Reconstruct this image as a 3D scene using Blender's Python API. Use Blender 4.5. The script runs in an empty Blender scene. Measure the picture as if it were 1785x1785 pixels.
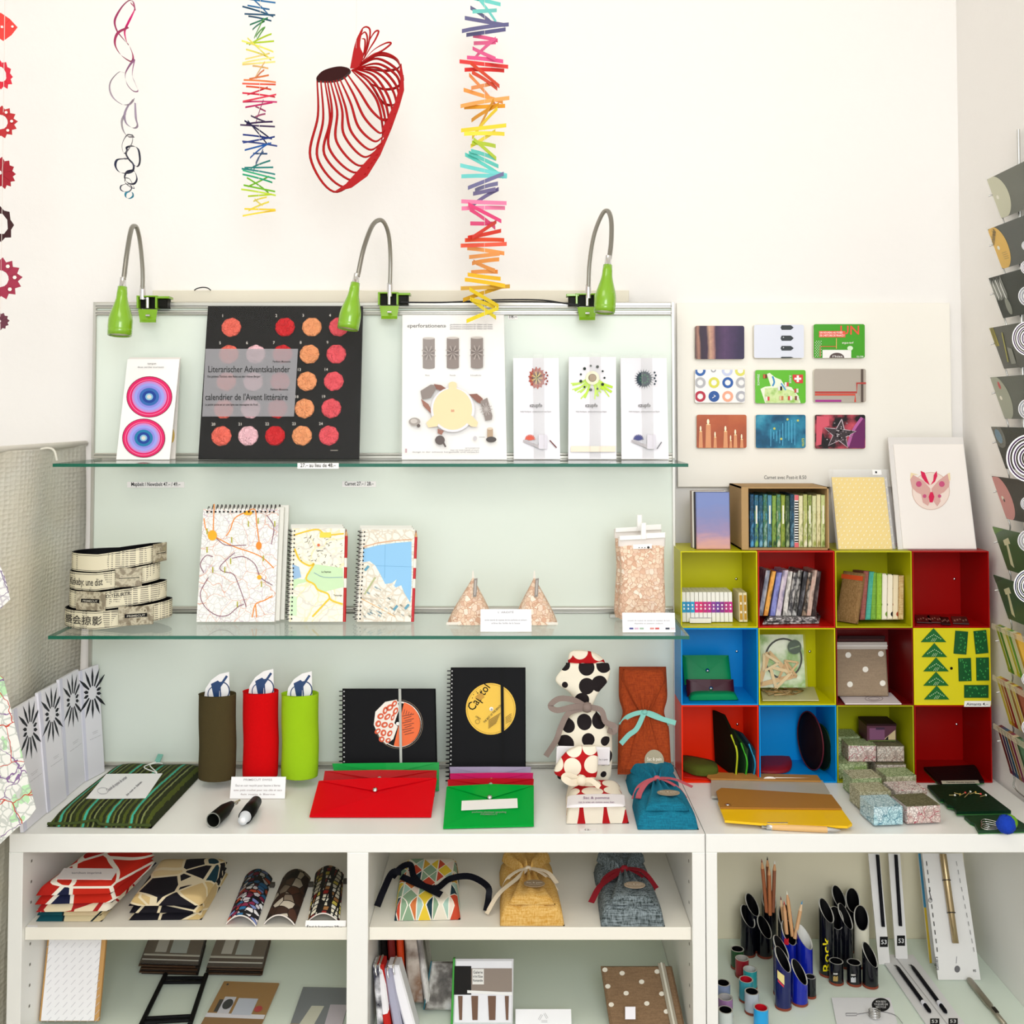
import bpy, math, random
from math import sin, cos, tan, atan, pi, radians, sqrt
from mathutils import Vector, Matrix
random.seed(7)
V = Vector
SC = bpy.context.scene
COL = SC.collection
# ---------------------------------------------------------------- camera, world, lights, exposure
F = 1785.0; PITCH = radians(2); VX = 893.0; VY = 657.7; CZ = 1.525
cam = bpy.data.cameras.new('camera'); camo = bpy.data.objects.new('camera', cam); COL.objects.link(camo)
camo.location = (0, 0, CZ); camo.rotation_euler = (radians(90) + PITCH, 0, 0)
cam.sensor_width = 36; cam.lens = 36.0; cam.shift_y = -(892.5 - VY) / 1785; cam.clip_start = 0.02
SC.camera = camo
SC.view_settings.view_transform = 'Standard'; SC.view_settings.look = 'None'
SC.view_settings.gamma = 1; SC.view_settings.exposure = -0.20; SC.view_settings.use_curve_mapping = False
wd = bpy.data.worlds.new('world'); SC.world = wd; wd.use_nodes = True
wd.node_tree.nodes['Background'].inputs[0].default_value = (0.96, 0.985, 1.0, 1)
wd.node_tree.nodes['Background'].inputs[1].default_value = 1.55
def area(name, loc, to, sx, sy, e, col):
    l = bpy.data.lights.new(name, 'AREA'); l.shape = 'RECTANGLE'; l.size = sx; l.size_y = sy; l.energy = e; l.color = col
    o = bpy.data.objects.new(name, l); COL.objects.link(o); o.location = loc
    o.rotation_euler = (V(to) - V(loc)).to_track_quat('-Z', 'Y').to_euler(); return o
area('window_daylight', (0.35, -1.0, 2.1), (0.1, 2.1, 1.2), 1.1, 1.1, 36, (0.955, 0.98, 1.0))
area('warm_fill', (-0.5, 0.7, 2.92), (0.2, 2.0, 1.4), 0.9, 0.7, 9, (1.0, 0.93, 0.84))  # warm fill added near the ceiling to brighten the room; no known fixture

# ---------------------------------------------------------------- picture ray helpers (a pixel and a real distance give a point)
def ray(px, py):
    u = (px - VX) / F; v = (VY - py) / F
    return V((u, cos(PITCH) - v * sin(PITCH), sin(PITCH) + v * cos(PITCH)))
def W(px, py, D):
    r = ray(px, py); return V((0, 0, CZ)) + r * (D / r.y)
def G(px, py, z):
    r = ray(px, py); return V((0, 0, CZ)) + r * ((z - CZ) / r.z)
def zat(py, D): return W(893, py, D).z
def xat(px, py, D): return W(px, py, D).x
DW = 2.15            # back wall
DB = 2.087           # face of the glass boards
ZC = 0.812           # counter top
ZM = 1.127           # middle glass shelf, upper face
ZT = zat(798.5, DB)  # top glass shelf, upper face
ZB = 0.652           # board inside the cabinets
ZL = 0.452           # low glass shelf inside the cabinets

# ---------------------------------------------------------------- materials
def lin(h):
    h = h.lstrip('#'); out = []
    for i in (0, 2, 4):
        c = int(h[i:i+2], 16) / 255
        out.append(c / 12.92 if c <= .04045 else ((c + .055) / 1.055) ** 2.4)
    return (*out, 1)
MC = {}
def mk(key):
    m = bpy.data.materials.new(key); m.use_nodes = True; return m, m.node_tree, m.node_tree.nodes['Principled BSDF']
def C(h, rough=.55, metal=0, spec=.4, trans=0, bump=0, bs=300, coat=0):
    k = (h, rough, metal, spec, trans, bump, bs, coat)
    if k in MC: return MC[k]
    if max(lin(h)[:3]) < .035 and rough > .22: spec = min(spec, .12); rough = max(rough, .5)
    m, nt, b = mk('paint_' + h.strip('#'))
    b.inputs['Base Color'].default_value = lin(h); b.inputs['Roughness'].default_value = rough
    b.inputs['Metallic'].default_value = metal; b.inputs['Specular IOR Level'].default_value = spec
    b.inputs['Coat Weight'].default_value = coat
    if bump: addbump(nt, b, bump, bs)
    MC[k] = m; return m
def addbump(nt, b, st, sc, kind='ShaderNodeTexNoise'):
    tc = nt.nodes.new('ShaderNodeTexCoord'); n = nt.nodes.new(kind); n.inputs['Scale'].default_value = sc
    nt.links.new(tc.outputs['Object'], n.inputs['Vector'])
    bp = nt.nodes.new('ShaderNodeBump'); bp.inputs['Strength'].default_value = st; bp.inputs['Distance'].default_value = .002
    nt.links.new(n.outputs[0], bp.inputs['Height']); nt.links.new(bp.outputs['Normal'], b.inputs['Normal'])
def film(h, alpha, key='film', rough=.08, gl=.6):
    k = (key, h, alpha, rough, gl)
    if k in MC: return MC[k]
    m, nt, b = mk(key); nt.nodes.remove(b)
    out = nt.nodes['Material Output']
    t = nt.nodes.new('ShaderNodeBsdfTransparent'); d = nt.nodes.new('ShaderNodeBsdfDiffuse'); g = nt.nodes.new('ShaderNodeBsdfGlossy')
    d.inputs['Color'].default_value = lin(h); g.inputs['Roughness'].default_value = rough
    t.inputs['Color'].default_value = (1, 1, 1, 1) if key != 'tint' else lin(h)
    m1 = nt.nodes.new('ShaderNodeMixShader'); m1.inputs[0].default_value = alpha
    nt.links.new(t.outputs[0], m1.inputs[1]); nt.links.new(d.outputs[0], m1.inputs[2])
    fr = nt.nodes.new('ShaderNodeFresnel'); fr.inputs['IOR'].default_value = 1.45
    mu = nt.nodes.new('ShaderNodeMath'); mu.operation = 'MULTIPLY'; mu.inputs[1].default_value = gl
    nt.links.new(fr.outputs[0], mu.inputs[0])
    ge = nt.nodes.new('ShaderNodeNewGeometry'); bf = nt.nodes.new('ShaderNodeMath'); bf.operation = 'SUBTRACT'; bf.inputs[0].default_value = 1.0; nt.links.new(ge.outputs['Backfacing'], bf.inputs[1])
    m3 = nt.nodes.new('ShaderNodeMath'); m3.operation = 'MULTIPLY'; nt.links.new(mu.outputs[0], m3.inputs[0]); nt.links.new(bf.outputs[0], m3.inputs[1])
    m2 = nt.nodes.new('ShaderNodeMixShader'); nt.links.new(m3.outputs[0], m2.inputs[0])
    nt.links.new(m1.outputs[0], m2.inputs[1]); nt.links.new(g.outputs[0], m2.inputs[2]); nt.links.new(m2.outputs[0], out.inputs[0])
    MC[k] = m; return m
class NB:
    """small node builder"""
    def __init__(s, key, rough=.7):
        s.m, s.nt, s.b = mk(key); s.b.inputs['Roughness'].default_value = rough; s.b.inputs['Specular IOR Level'].default_value = .3
        s.tc = s.nt.nodes.new('ShaderNodeTexCoord').outputs['Object']
    def n(s, t, **k):
        x = s.nt.nodes.new(t)
        for a, b in k.items(): setattr(x, a, b)
        return x
    def L(s, a, b): s.nt.links.new(a, b)
    def mapped(s, sc=(1, 1, 1), rot=(0, 0, 0), loc=(0, 0, 0), v=None):
        x = s.n('ShaderNodeMapping'); x.inputs['Scale'].default_value = sc; x.inputs['Rotation'].default_value = rot; x.inputs['Location'].default_value = loc
        s.L(v or s.tc, x.inputs['Vector']); return x.outputs[0]
    def noise(s, sc, v=None, det=3):
        x = s.n('ShaderNodeTexNoise'); x.inputs['Scale'].default_value = sc; x.inputs['Detail'].default_value = det
        s.L(v or s.tc, x.inputs['Vector']); return x
    def warp(s, sc, amt, v=None):
        no = s.noise(sc, v); x = s.n('ShaderNodeVectorMath', operation='MULTIPLY_ADD')
        s.L(no.outputs['Color'], x.inputs[0]); x.inputs[1].default_value = (amt,) * 3; s.L(v or s.tc, x.inputs[2]); return x.outputs[0]
    def vor(s, sc, v=None, feature='F1', rnd=1, metric=None):
        x = s.n('ShaderNodeTexVoronoi', feature=feature); x.inputs['Scale'].default_value = sc; x.inputs['Randomness'].default_value = rnd
        if metric: x.distance = metric
        s.L(v or s.tc, x.inputs['Vector']); return x
    def math(s, op, a, b=0.):
        x = s.n('ShaderNodeMath', operation=op)
        for i, q in enumerate((a, b)):
            if isinstance(q, (int, float)): x.inputs[i].default_value = q
            else: s.L(q, x.inputs[i])
        return x.outputs[0]
    def mix(s, f, a, b):
        x = s.n('ShaderNodeMix', data_type='RGBA'); 
        if isinstance(f, (int, float)): x.inputs[0].default_value = f
        else: s.L(f, x.inputs[0])
        for i, q in ((6, a), (7, b)):
            if isinstance(q, str): x.inputs[i].default_value = lin(q)
            else: s.L(q, x.inputs[i])
        return x.outputs[2]
    def ramp(s, f, stops, const=False):
        x = s.n('ShaderNodeValToRGB'); r = x.color_ramp
        if const: r.interpolation = 'CONSTANT'
        while len(r.elements) < len(stops): r.elements.new(.5)
        for e, (p, c) in zip(r.elements, stops): e.position = p; e.color = lin(c)
        s.L(f, x.inputs[0]); return x.outputs[0]
    def sep(s, v=None):
        x = s.n('ShaderNodeSeparateXYZ'); s.L(v or s.tc, x.inputs[0]); return x.outputs
    def done(s, c): s.L(c, s.b.inputs['Base Color']); return s.m
def memo(f):
    def g(*a, **k):
        key = (f.__name__, a, tuple(sorted(k.items())))
        if key not in MC: MC[key] = f(*a, **k)
        return MC[key]
    return g
@memo
def Mmap(base='#f6f4ee', fine='#a9a9a6', road='#f0a030', second='#8d5a78', s1=55, s2=14, w1=.09, w2=.035, blot=None):
    b = NB('printed_map', .55)
    v = b.warp(25, .02); e1 = b.vor(s1, v, 'DISTANCE_TO_EDGE').outputs['Distance']; e2 = b.vor(s2, b.warp(18, .05), 'DISTANCE_TO_EDGE').outputs['Distance']
    e3 = b.vor(s2 * .8, b.warp(22, .05, b.mapped(loc=(3, 2, 1))), 'DISTANCE_TO_EDGE').outputs['Distance']
    c = base
    if blot: c = b.mix(b.math('GREATER_THAN', b.noise(14).outputs[0], .56), base, blot)
    else: c = b.mix(0., base, base)
    c = b.mix(b.math('MULTIPLY', b.math('LESS_THAN', e1, w1), .55), c, fine)
    c = b.mix(b.math('LESS_THAN', e3, w2 * .7), c, second)
    c = b.mix(b.math('LESS_THAN', e2, w2), c, road)
    return b.done(c)
@memo
def Mspots(base, dot, scale, thr=.36, rnd=.5, sq=(1, .05, 1)):
    b = NB('spotted_cloth', .85); d = b.vor(scale, b.mapped(sq), 'F1', rnd); c = b.mix(b.math('LESS_THAN', d.outputs['Distance'], thr), base, dot)
    return b.done(c)
@memo
def Mmosaic(cols, scale, edge='#111111', ew=.05, rnd=.4, squash=(1, 1, 1), rot=0, metric=None):
    b = NB('mosaic_print', .7); v = b.mapped(squash, (0, rot, rot)); 
    x = b.vor(scale, v, 'F1', rnd, metric); s = b.sep(x.outputs['Color'])[0]
    n = len(cols); c = b.ramp(s, [(i / n, q) for i, q in enumerate(cols)], True)
    if ew: c = b.mix(b.math('LESS_THAN', b.vor(scale, v, 'DISTANCE_TO_EDGE', rnd).outputs['Distance'], ew), c, edge)
    return b.done(c)
@memo
def Mmarble(cols, scale, rough=.6, sq=(1, 1, 1), det=5, rot=0):
    b = NB('printed_picture', rough); n = len(cols)
    f = b.noise(scale, b.mapped(sq, (0, rot, 0)), det).outputs[0]
    return b.done(b.ramp(f, [(.3 + .4 * i / max(1, n - 1), q) for i, q in enumerate(cols)]))
@memo
def Mstripe(cols, freq, axis=0, rot=0, warp=0., rough=.7, sl=0., off=0.):
    b = NB('striped_print', rough); v = b.warp(60, warp) if warp else b.tc
    v = b.mapped(rot=(0, rot if not sl else 0, sl), v=v)
    s = b.sep(v)[axis]; f = b.math('FRACT', b.math('ADD', b.math('MULTIPLY', s, freq), off + 50.)); n = len(cols)
    return b.done(b.ramp(f, [(i / n, q) for i, q in enumerate(cols)], True))
@memo
def Mweave(h1, h2, sc=500, stretch=(1, 1, .12), rough=.9):
    b = NB('woven_cloth', rough); f = b.noise(sc, b.mapped(stretch), 2).outputs[0]; g = b.noise(sc, b.mapped((stretch[2], 1, stretch[0])), 2).outputs[0]
    m = b.mix(b.math('MULTIPLY', b.math('ADD', f, g), .5), h1, h2); x = b.nt.nodes.new('ShaderNodeBump'); x.inputs['Strength'].default_value = .25; x.inputs['Distance'].default_value = .001
    b.L(f, x.inputs['Height']); b.L(x.outputs[0], b.b.inputs['Normal'])
    return b.done(b.ramp(b.math('MULTIPLY', b.math('ADD', f, g), .5), [(.38, h1), (.62, h2)]))
@memo
def Mnews(base='#e8e0c4', ink='#55504a', f=260):
    b = NB('newspaper_print', .5); n = b.noise(120, b.mapped((1, 1, 0.15))).outputs[0]
    z = b.math('FRACT', b.math('MULTIPLY', b.sep()[2], f)); wordgap = b.noise(230, b.mapped((1, 1, .02)), 1).outputs[0]
    blk = b.math('GREATER_THAN', b.noise(28, b.mapped((1, 1, .3)), 1).outputs[0], .48)
    m = b.math('MULTIPLY', b.math('MULTIPLY', b.math('LESS_THAN', z, .45), b.math('GREATER_THAN', wordgap, .45)), blk)
    return b.done(b.mix(b.math('MULTIPLY', m, .75), base, ink))
@memo
def Mchips():
    b = NB('wood_chip_filling', .8); x = b.vor(130, b.warp(60, .01), 'F1', 1); s = b.sep(x.outputs['Color'])[0]
    c = b.ramp(s, [(0, '#e9c9ae'), (.4, '#f6e0c8'), (.7, '#dcb094'), (1, '#fbeedd')])
    c = b.mix(b.math('LESS_THAN', b.vor(130, b.warp(60, .01), 'DISTANCE_TO_EDGE').outputs['Distance'], .05), c, '#cfa58a')
    bp = b.nt.nodes.new('ShaderNodeBump'); bp.inputs['Strength'].default_value = .6; bp.inputs['Distance'].default_value = .003
    b.L(x.outputs['Distance'], bp.inputs['Height']); b.L(bp.outputs[0], b.b.inputs['Normal']); return b.done(c)
def Mwall():
    b = NB('plaster_wall', .9); b.b.inputs['Base Color'].default_value = lin('#f7f2e9')
    n = b.noise(55, None, 4).outputs[0]; bp = b.nt.nodes.new('ShaderNodeBump'); bp.inputs['Strength'].default_value = .16; bp.inputs['Distance'].default_value = .004
    b.L(n, bp.inputs['Height']); b.L(bp.outputs[0], b.b.inputs['Normal'])
    f = b.noise(2.0).outputs[0]; return b.done(b.ramp(f, [(.3, '#f2efeb'), (.7, '#f4f1ed')]))
WHITE = C('#f4f4f0', .35); PAPER = C('#f7f5f2', .6); INK = C('#2b2b2d', .6); GREYINK = C('#8b888c', .6); ALU = C('#c8c6bf', .3, .8)
CHROME = C('#d8d8d8', .15, 1); CLEAR = film('#ffffff', .04, 'cellophane', .12, .22)

# ---------------------------------------------------------------- mesh building
TXT = {}
def text2d(s):
    if s in TXT: return TXT[s]
    cu = bpy.data.curves.new('t', 'FONT'); cu.body = s; cu.size = 1; cu.resolution_u = 2; cu.offset = .010
    o = bpy.data.objects.new('t', cu); COL.objects.link(o); dg = bpy.context.evaluated_depsgraph_get(); me = bpy.data.meshes.new_from_object(o.evaluated_get(dg))
    vs = [(v.co.x, v.co.y) for v in me.vertices]; fs = [tuple(p.vertices) for p in me.polygons]
    bpy.data.objects.remove(o); bpy.data.curves.remove(cu); bpy.data.meshes.remove(me)
    w = max([v[0] for v in vs], default=1); TXT[s] = (vs, fs, w); return TXT[s]
class Fr:
    """plane in space: origin, edge vectors U (right) and V (up), outward normal"""
    def __init__(s, bl, br, tl):
        s.o = V(bl); s.U = V(br) - s.o; s.V = V(tl) - s.o; s.N = s.U.cross(s.V).normalized(); s.su = s.U.length; s.sv = s.V.length
    def p(s, a, b, h=0): return s.o + s.U * a + s.V * b + s.N * h
    def q(s, px, py):
        r = ray(px, py); c = V((0, 0, CZ)); t = (s.o - c).dot(s.N) / r.dot(s.N); d = c + r * t - s.o
        uu = s.U.dot(s.U); vv = s.V.dot(s.V); uv = s.U.dot(s.V); du = d.dot(s.U); dv = d.dot(s.V); det = uu * vv - uv * uv
        return ((du * vv - dv * uv) / det, (dv * uu - du * uv) / det)
def catmull(P, n=8):
    P = [V(p) for p in P]; out = []
    if len(P) < 3: return P
    Q = [2 * P[0] - P[1]] + P + [2 * P[-1] - P[-2]]
    for i in range(1, len(Q) - 2):
        a, b, c, d = Q[i-1:i+3]
        for k in range(n):
            t = k / n; out.append(.5 * ((2 * b) + (c - a) * t + (2 * a - 5 * b + 4 * c - d) * t * t + (3 * b - a - 3 * c + d) * t ** 3))
    out.append(P[-1]); return out
class M:
    def __init__(s): s.v = []; s.f = []; s.mi = []; s.sm = []; s.ms = []; s.lay = 0
    def add(s, vs, fs, m, smooth=False):
        if m not in s.ms: s.ms.append(m)
        k = len(s.v); i = s.ms.index(m); s.v += [V(x) for x in vs]
        for f in fs: s.f.append(tuple(k + j for j in f)); s.mi.append(i); s.sm.append(smooth)
        return s
    def hh(s, h):
        if h is None: s.lay += 1; return .0003 + .00012 * s.lay
        return h
    # world-space solids
    def box(s, x0, y0, z0, x1, y1, z1, m, bev=0):
        return s.fbox(Fr((x0, y0, z0), (x1, y0, z0), (x0, y0, z1)), 0, 0, 1, 1, -(y1 - y0), 0, m, bev)
    def fbox(s, fr, a0, b0, a1, b1, h0, h1, m, bev=0):
        if bev:
            ba = bev / fr.su; bb = bev / fr.sv; R = []
            def ring(ea, eb, h): return [fr.p(x, y, h) for x, y in ((a0+ea, b0+eb), (a1-ea, b0+eb), (a1-ea, b1-eb), (a0+ea, b1-eb))]
            L = [ring(ba, bb, h0), ring(0, 0, h0 + bev), ring(0, 0, h1 - bev), ring(ba, bb, h1)]
            return s.rings(L, m, True, False)
        P = [fr.p(a, b, h) for h in (h0, h1) for a, b in ((a0, b0), (a1, b0), (a1, b1), (a0, b1))]
        return s.add(P, [(3, 2, 1, 0), (4, 5, 6, 7), (0, 1, 5, 4), (1, 2, 6, 5), (2, 3, 7, 6), (3, 0, 4, 7)], m)
    def rings(s, L, m, cap=True, smooth=True, close=False):
        n = len(L[0]); P = [p for r in L for p in r]; Fs = []
        for i in range(len(L) - 1 + (1 if close else 0)):
            j = (i + 1) % len(L)
            for k in range(n): Fs.append((i*n+k, i*n+(k+1) % n, j*n+(k+1) % n, j*n+k))
        s.add(P, Fs, m, smooth)
        if cap and not close: s.add(L[0], [tuple(reversed(range(n)))], m); s.add(L[-1], [tuple(range(n))], m)
        return s
    def tube(s, P, r, m, n=8, cap=True, closed=False, flat=1.):
        P = [V(p) for p in P]; L = []; up = V((0.13, 1, 0.21)).normalized()
        for i, p in enumerate(P):
            t = (P[(i+1) % len(P)] if closed or i < len(P)-1 else p) - (P[i-1] if closed or i else p)
            if t.length < 1e-9: t = V((0, 0, 1))
            t.normalize(); a = up.cross(t)
            if a.length < 1e-3: a = V((1, 0, 0)).cross(t)
            a.normalize(); b = t.cross(a); rr = r(i / max(1, len(P)-1)) if callable(r) else r
            L.append([p + a * cos(2*pi*k/n) * rr * flat + b * sin(2*pi*k/n) * rr for k in range(n)])
        return s.rings(L, m, cap, True, closed)
    def lathe(s, prof, o, ax, m, n=28, cap=True):
        o = V(o); ax = V(ax).normalized(); a = ax.orthogonal().normalized(); b = ax.cross(a)
        return s.rings([[o + ax * h + (a * cos(2*pi*k/n) + b * sin(2*pi*k/n)) * r for k in range(n)] for r, h in prof], m, cap)
    # art in a frame (pixel positions are read on the frame's plane)
    def prect(s, fr, x0, y0, x1, y1, m, h=None): return s.ppoly(fr, [(x0, y1), (x1, y1), (x1, y0), (x0, y0)], m, h)
    def ppoly(s, fr, pts, m, h=None):
        h = s.hh(h); return s.add([fr.p(*fr.q(x, y), h) for x, y in pts], [tuple(range(len(pts)))], m)
    def poly(s, fr, pts, m, h=None):
        h = s.hh(h); return s.add([fr.p(x, y, h) for x, y in pts], [tuple(range(len(pts)))], m)
    def rect(s, fr, a0, b0, a1, b1, m, h=None): return s.poly(fr, [(a0, b0), (a1, b0), (a1, b1), (a0, b1)], m, h)
    def pell(s, fr, cx, cy, rx, ry, m, h=None, n=28, a0=0, a1=2*pi, rot=0):
        pts = [(cx + rx*cos(a0+(a1-a0)*k/n)*cos(rot) + ry*sin(a0+(a1-a0)*k/n)*sin(rot), cy - ry*sin(a0+(a1-a0)*k/n)*cos(rot) + rx*cos(a0+(a1-a0)*k/n)*sin(rot)) for k in range(n + (0 if a1-a0 > 6.2 else 1))]
        return s.ppoly(fr, pts, m, h)
    def pring(s, fr, cx, cy, rx, ry, w, m, h=None, n=28):
        h = s.hh(h); P = []
        for k in range(n):
            a = 2*pi*k/n
            P += [fr.p(*fr.q(cx+rx*cos(a), cy-ry*sin(a)), h), fr.p(*fr.q(cx+(rx-w)*cos(a), cy-(ry-w)*sin(a)), h)]
        return s.add(P, [(2*k, (2*k+2) % (2*n), (2*k+3) % (2*n), 2*k+1) for k in range(n)], m)
    def pline(s, fr, pts, w, m, h=None, sm=0):
        h = s.hh(h)
        if sm: pts = [(p.x, p.y) for p in catmull([V((x, y, 0)) for x, y in pts], sm)]
        P = []
        for i, (x, y) in enumerate(pts):
            x0, y0 = pts[max(0, i-1)]; x1, y1 = pts[min(len(pts)-1, i+1)]; dx, dy = x1-x0, y1-y0; l = math.hypot(dx, dy) or 1
            nx, ny = -dy/l*w/2, dx/l*w/2; P += [fr.p(*fr.q(x+nx, y+ny), h), fr.p(*fr.q(x-nx, y-ny), h)]
        return s.add(P, [(2*i, 2*i+1, 2*i+3, 2*i+2) for i in range(len(pts)-1)], m)
    def ptext(s, fr, t, px, py, size, m, h=None, al='L', rot=0, width=None, sy=1):
        """size in photo pixels (cap height about 0.7 of it); baseline at px,py"""
        vs, fs, w = text2d(t)
        if not fs: return s
        sx = size if width is None else width / w
        ox = {'L': 0, 'C': -w/2, 'R': -w}[al]; h = s.hh(h); c, q = cos(rot), sin(rot)
        return s.add([fr.p(*fr.q(px + (x+ox)*sx*c - y*size*sy*q, py - (y*size*sy*c + (x+ox)*sx*q)), h) for x, y in vs], fs, m)
    def cushion(s, fr, h, m, wp=None, hp=None, na=24, nb=24, base=0, e=4., cen=None, flat=False):
        """closed pillow lying on a frame; wp(b) width factor, hp(a,b) height factor, cen(b) centre shift"""
        T = []; B = []
        for j in range(nb+1):
            b = j/nb; w = wp(b) if wp else 1; c = (cen(b) if cen else 0) + .5
            for i in range(na+1):
                a = i/na; ed = max(0, 1 - abs(2*a-1)**e) ** (1/2.2) * max(0, 1 - abs(2*b-1)**(e*1.6)) ** (1/2.2)
                hh = h * ed * (hp(a, b) if hp else 1); T.append(fr.p(c + (a-.5)*w, b, base+hh)); B.append(fr.p(c + (a-.5)*w, b, base if not flat else base))
        n = na+1; ft = [(j*n+i, j*n+i+1, (j+1)*n+i+1, (j+1)*n+i) for j in range(nb) for i in range(na)]
        k = len(T); fb = [tuple(k+x for x in reversed(f)) for f in ft]; sd = []
        for j in range(nb): sd += [(j*n, (j+1)*n, k+(j+1)*n, k+j*n), (j*n+na, k+j*n+na, k+(j+1)*n+na, (j+1)*n+na)]
        for i in range(na): sd += [(i, k+i, k+i+1, i+1), (nb*n+i, nb*n+i+1, k+nb*n+i+1, k+nb*n+i)]
        return s.add(T+B, ft+fb+sd, m, True)
    def loft(s, rows, D, m, n=32, e=1., rip=0, k=9, cap=True, sub=4, close_top=True):
        """rows of (py, x_left, x_right, half depth, D shift)"""
        R = catmull([V((r[0], r[1], r[2])) for r in rows], sub); E = catmull([V((r[0], r[3], r[4] if len(r) > 4 else 0)) for r in rows], sub); L = []
        for a, b in zip(R, E):
            d = D + b.z; l = W(a.y, a.x, d); r_ = W(a.z, a.x, d); c = (l+r_)/2; hw = (r_-l).length/2; ring = []
            for i in range(n):
                t = 2*pi*i/n; ct, st = cos(t), sin(t); rr = 1 + rip*sin(k*t + a.x*.05)
                ring.append(c + V((hw*math.copysign(abs(ct)**e, ct)*rr, b.y*math.copysign(abs(st)**e, st)*rr, 0)))
            L.append(ring)
        return s.rings(L, m, cap)
ROOTS = []
def lift(r, zmin, cx):
    """height correction so that a leaning thing's rear lower edge rests on its shelf instead of in it"""
    if r.get('kind') or r.get('category') in (None, 'label', 'magnet', 'mobile', 'garland', 'glass board', 'glass shelf', 'cabinet', 'cable', 'lamp', 'rack', 'map', 'curtain', 'batten', 'board', 'storage cube'): return 0
    if r.get('group') in ('notebooks on the display board', 'picture cards in the wall rack', 'card fans in the wall rack'): return 0
    if cx < .33:
        if ZT - .02 < zmin < ZT + .008: return ZT + .0004 - zmin
        L = [ZM, ZC, ZB, ZL]
    else: L = [ZC, ZL] + [ZC + .0005 + k*.1487 + .0027 for k in range(3)]
    for z in L:
        if z - .02 < zmin < z + .0003: return z + .0004 - zmin
    return 0
def obj(name, mb, parent=None, label=None):
    me = bpy.data.meshes.new(name); me.from_pydata([tuple(v) for v in mb.v], [], mb.f)
    for m in mb.ms: me.materials.append(m)
    me.polygons.foreach_set('material_index', mb.mi); me.polygons.foreach_set('use_smooth', mb.sm); me.update()
    o = bpy.data.objects.new(name, me); COL.objects.link(o)
    if parent is not None: o.parent = parent
    else: ROOTS.append(o)
    if label: o['label'] = label
    return o
def tag(o, label, cat, group=None):
    o['label'] = label; o['category'] = cat
    if group: o['group'] = group
    return o
def thing(name, label, cat, group=None):
    o = bpy.data.objects.new(name, None); o.empty_display_size = .02; COL.objects.link(o); ROOTS.append(o); return tag(o, label, cat, group)
def one(name, mb, label, cat, group=None): return tag(obj(name, mb), label, cat, group)
def struct(name, mb, parent=None):
    o = obj(name, mb, parent); o['kind'] = 'structure'; return o
def rebase():
    def kids(o): return [o] + [k for c in o.children for k in kids(c)]
    for r in ROOTS:
        ms = [k for k in kids(r) if k.type == 'MESH' and len(k.data.vertices)]
        if not ms: continue
        P = [v.co for k in ms for v in k.data.vertices]
        c = V(((min(p.x for p in P)+max(p.x for p in P))/2, (min(p.y for p in P)+max(p.y for p in P))/2, min(p.z for p in P)))
        for k in ms: k.data.transform(Matrix.Translation(-c))
        c.z += lift(r, c.z, c.x); r.location = c
# frames: standing (leaning) sheet from pixels, and sheet lying on a level
def stand(xl, xr, yb, xt, yt, z=None, D=None, back=.03, yaw=0):
    """bottom edge xl..xr at yb on level z (or distance D), upper left corner at xt,yt `back` further away"""
    if D is None: bl = G(xl, yb, z); D = bl.y
    bl = W(xl, yb, D); br = W(xr, yb, D + yaw); 
    if z is not None: bl.z = br.z = z
    else: br.z = bl.z
    tl = W(xt, yt, D + back); return Fr(bl, br, tl)
def lay(bl, br, tl, z): return Fr(G(*bl, z), G(*br, z), G(*tl, z))
def sheet(fr, t, m, bev=0): mb = M(); mb.fbox(fr, 0, 0, 1, 1, -t, 0, m, bev); return mb
# ================================================================ the setting
XL = -2.3; XR = .945; CEIL = 3.0
wallm = Mwall()
mb = M(); mb.box(XL - .1, DW, 0, XR + .1, DW + .1, CEIL, wallm); struct('wall_back', mb)
mb = M(); mb.box(XR, -1.6, 0, XR + .1, DW, CEIL, wallm); struct('wall_right', mb)
mb = M(); mb.box(XL - .1, -1.6, 0, XL, DW, CEIL, wallm); struct('wall_left', mb)
mb = M(); mb.box(XL - .1, -1.6, CEIL, XR + .1, DW + .1, CEIL + .1, C('#f6f2ea', .9)); struct('ceiling', mb)
mb = M(); mb.box(XL - .1, -1.6, -.05, XR + .1, DW + .1, 0, C('#b8ada0', .5, bump=.2, bs=40)); struct('floor', mb)
mb = M(); mb.box(XL, DW - .012, 0, -.9, DW, .08, WHITE, .003); struct('baseboard_back', mb)
# ---- curtain on the left
cz1 = zat(777, 2.09)
t = thing('partition_curtain', 'translucent cream bubble-textured curtain hanging left of the shelves', 'curtain')
b = NB('bubble_fabric', .6); b.b.inputs['Transmission Weight'].default_value = 0
v = b.vor(75, b.mapped((1, 1, 1.6)), 'F1', .3); bp = b.nt.nodes.new('ShaderNodeBump'); bp.inputs['Strength'].default_value = .55; bp.inputs['Distance'].default_value = .004
b.L(v.outputs['Distance'], bp.inputs['Height']); b.L(bp.outputs[0], b.b.inputs['Normal'])
fabric = b.done(b.ramp(b.noise(3).outputs[0], [(.35, '#cfc9b6'), (.5, '#dcdacd'), (.65, '#e2dcc8')]))
mb = M(); N = 60; P = []; Fs = []
for j in range(30):
    for i in range(N):
        y = 1.15 + (2.13 - 1.15) * i / (N - 1); z = cz1 - (cz1 - .05) * j / 29
        P.append((-.893 + .010 * sin(y * 21) + .004 * sin(z * 9 + y * 7), y, z))
k = len(P); P += [(x - .0015, y, z) for x, y, z in P]
for j in range(29):
    for i in range(N - 1):
        q = (j*N+i, j*N+i+1, (j+1)*N+i+1, (j+1)*N+i); Fs += [q, tuple(k+u for u in reversed(q))]
mb.add(P, Fs, fabric, True); obj('fabric', mb, t)
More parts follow.
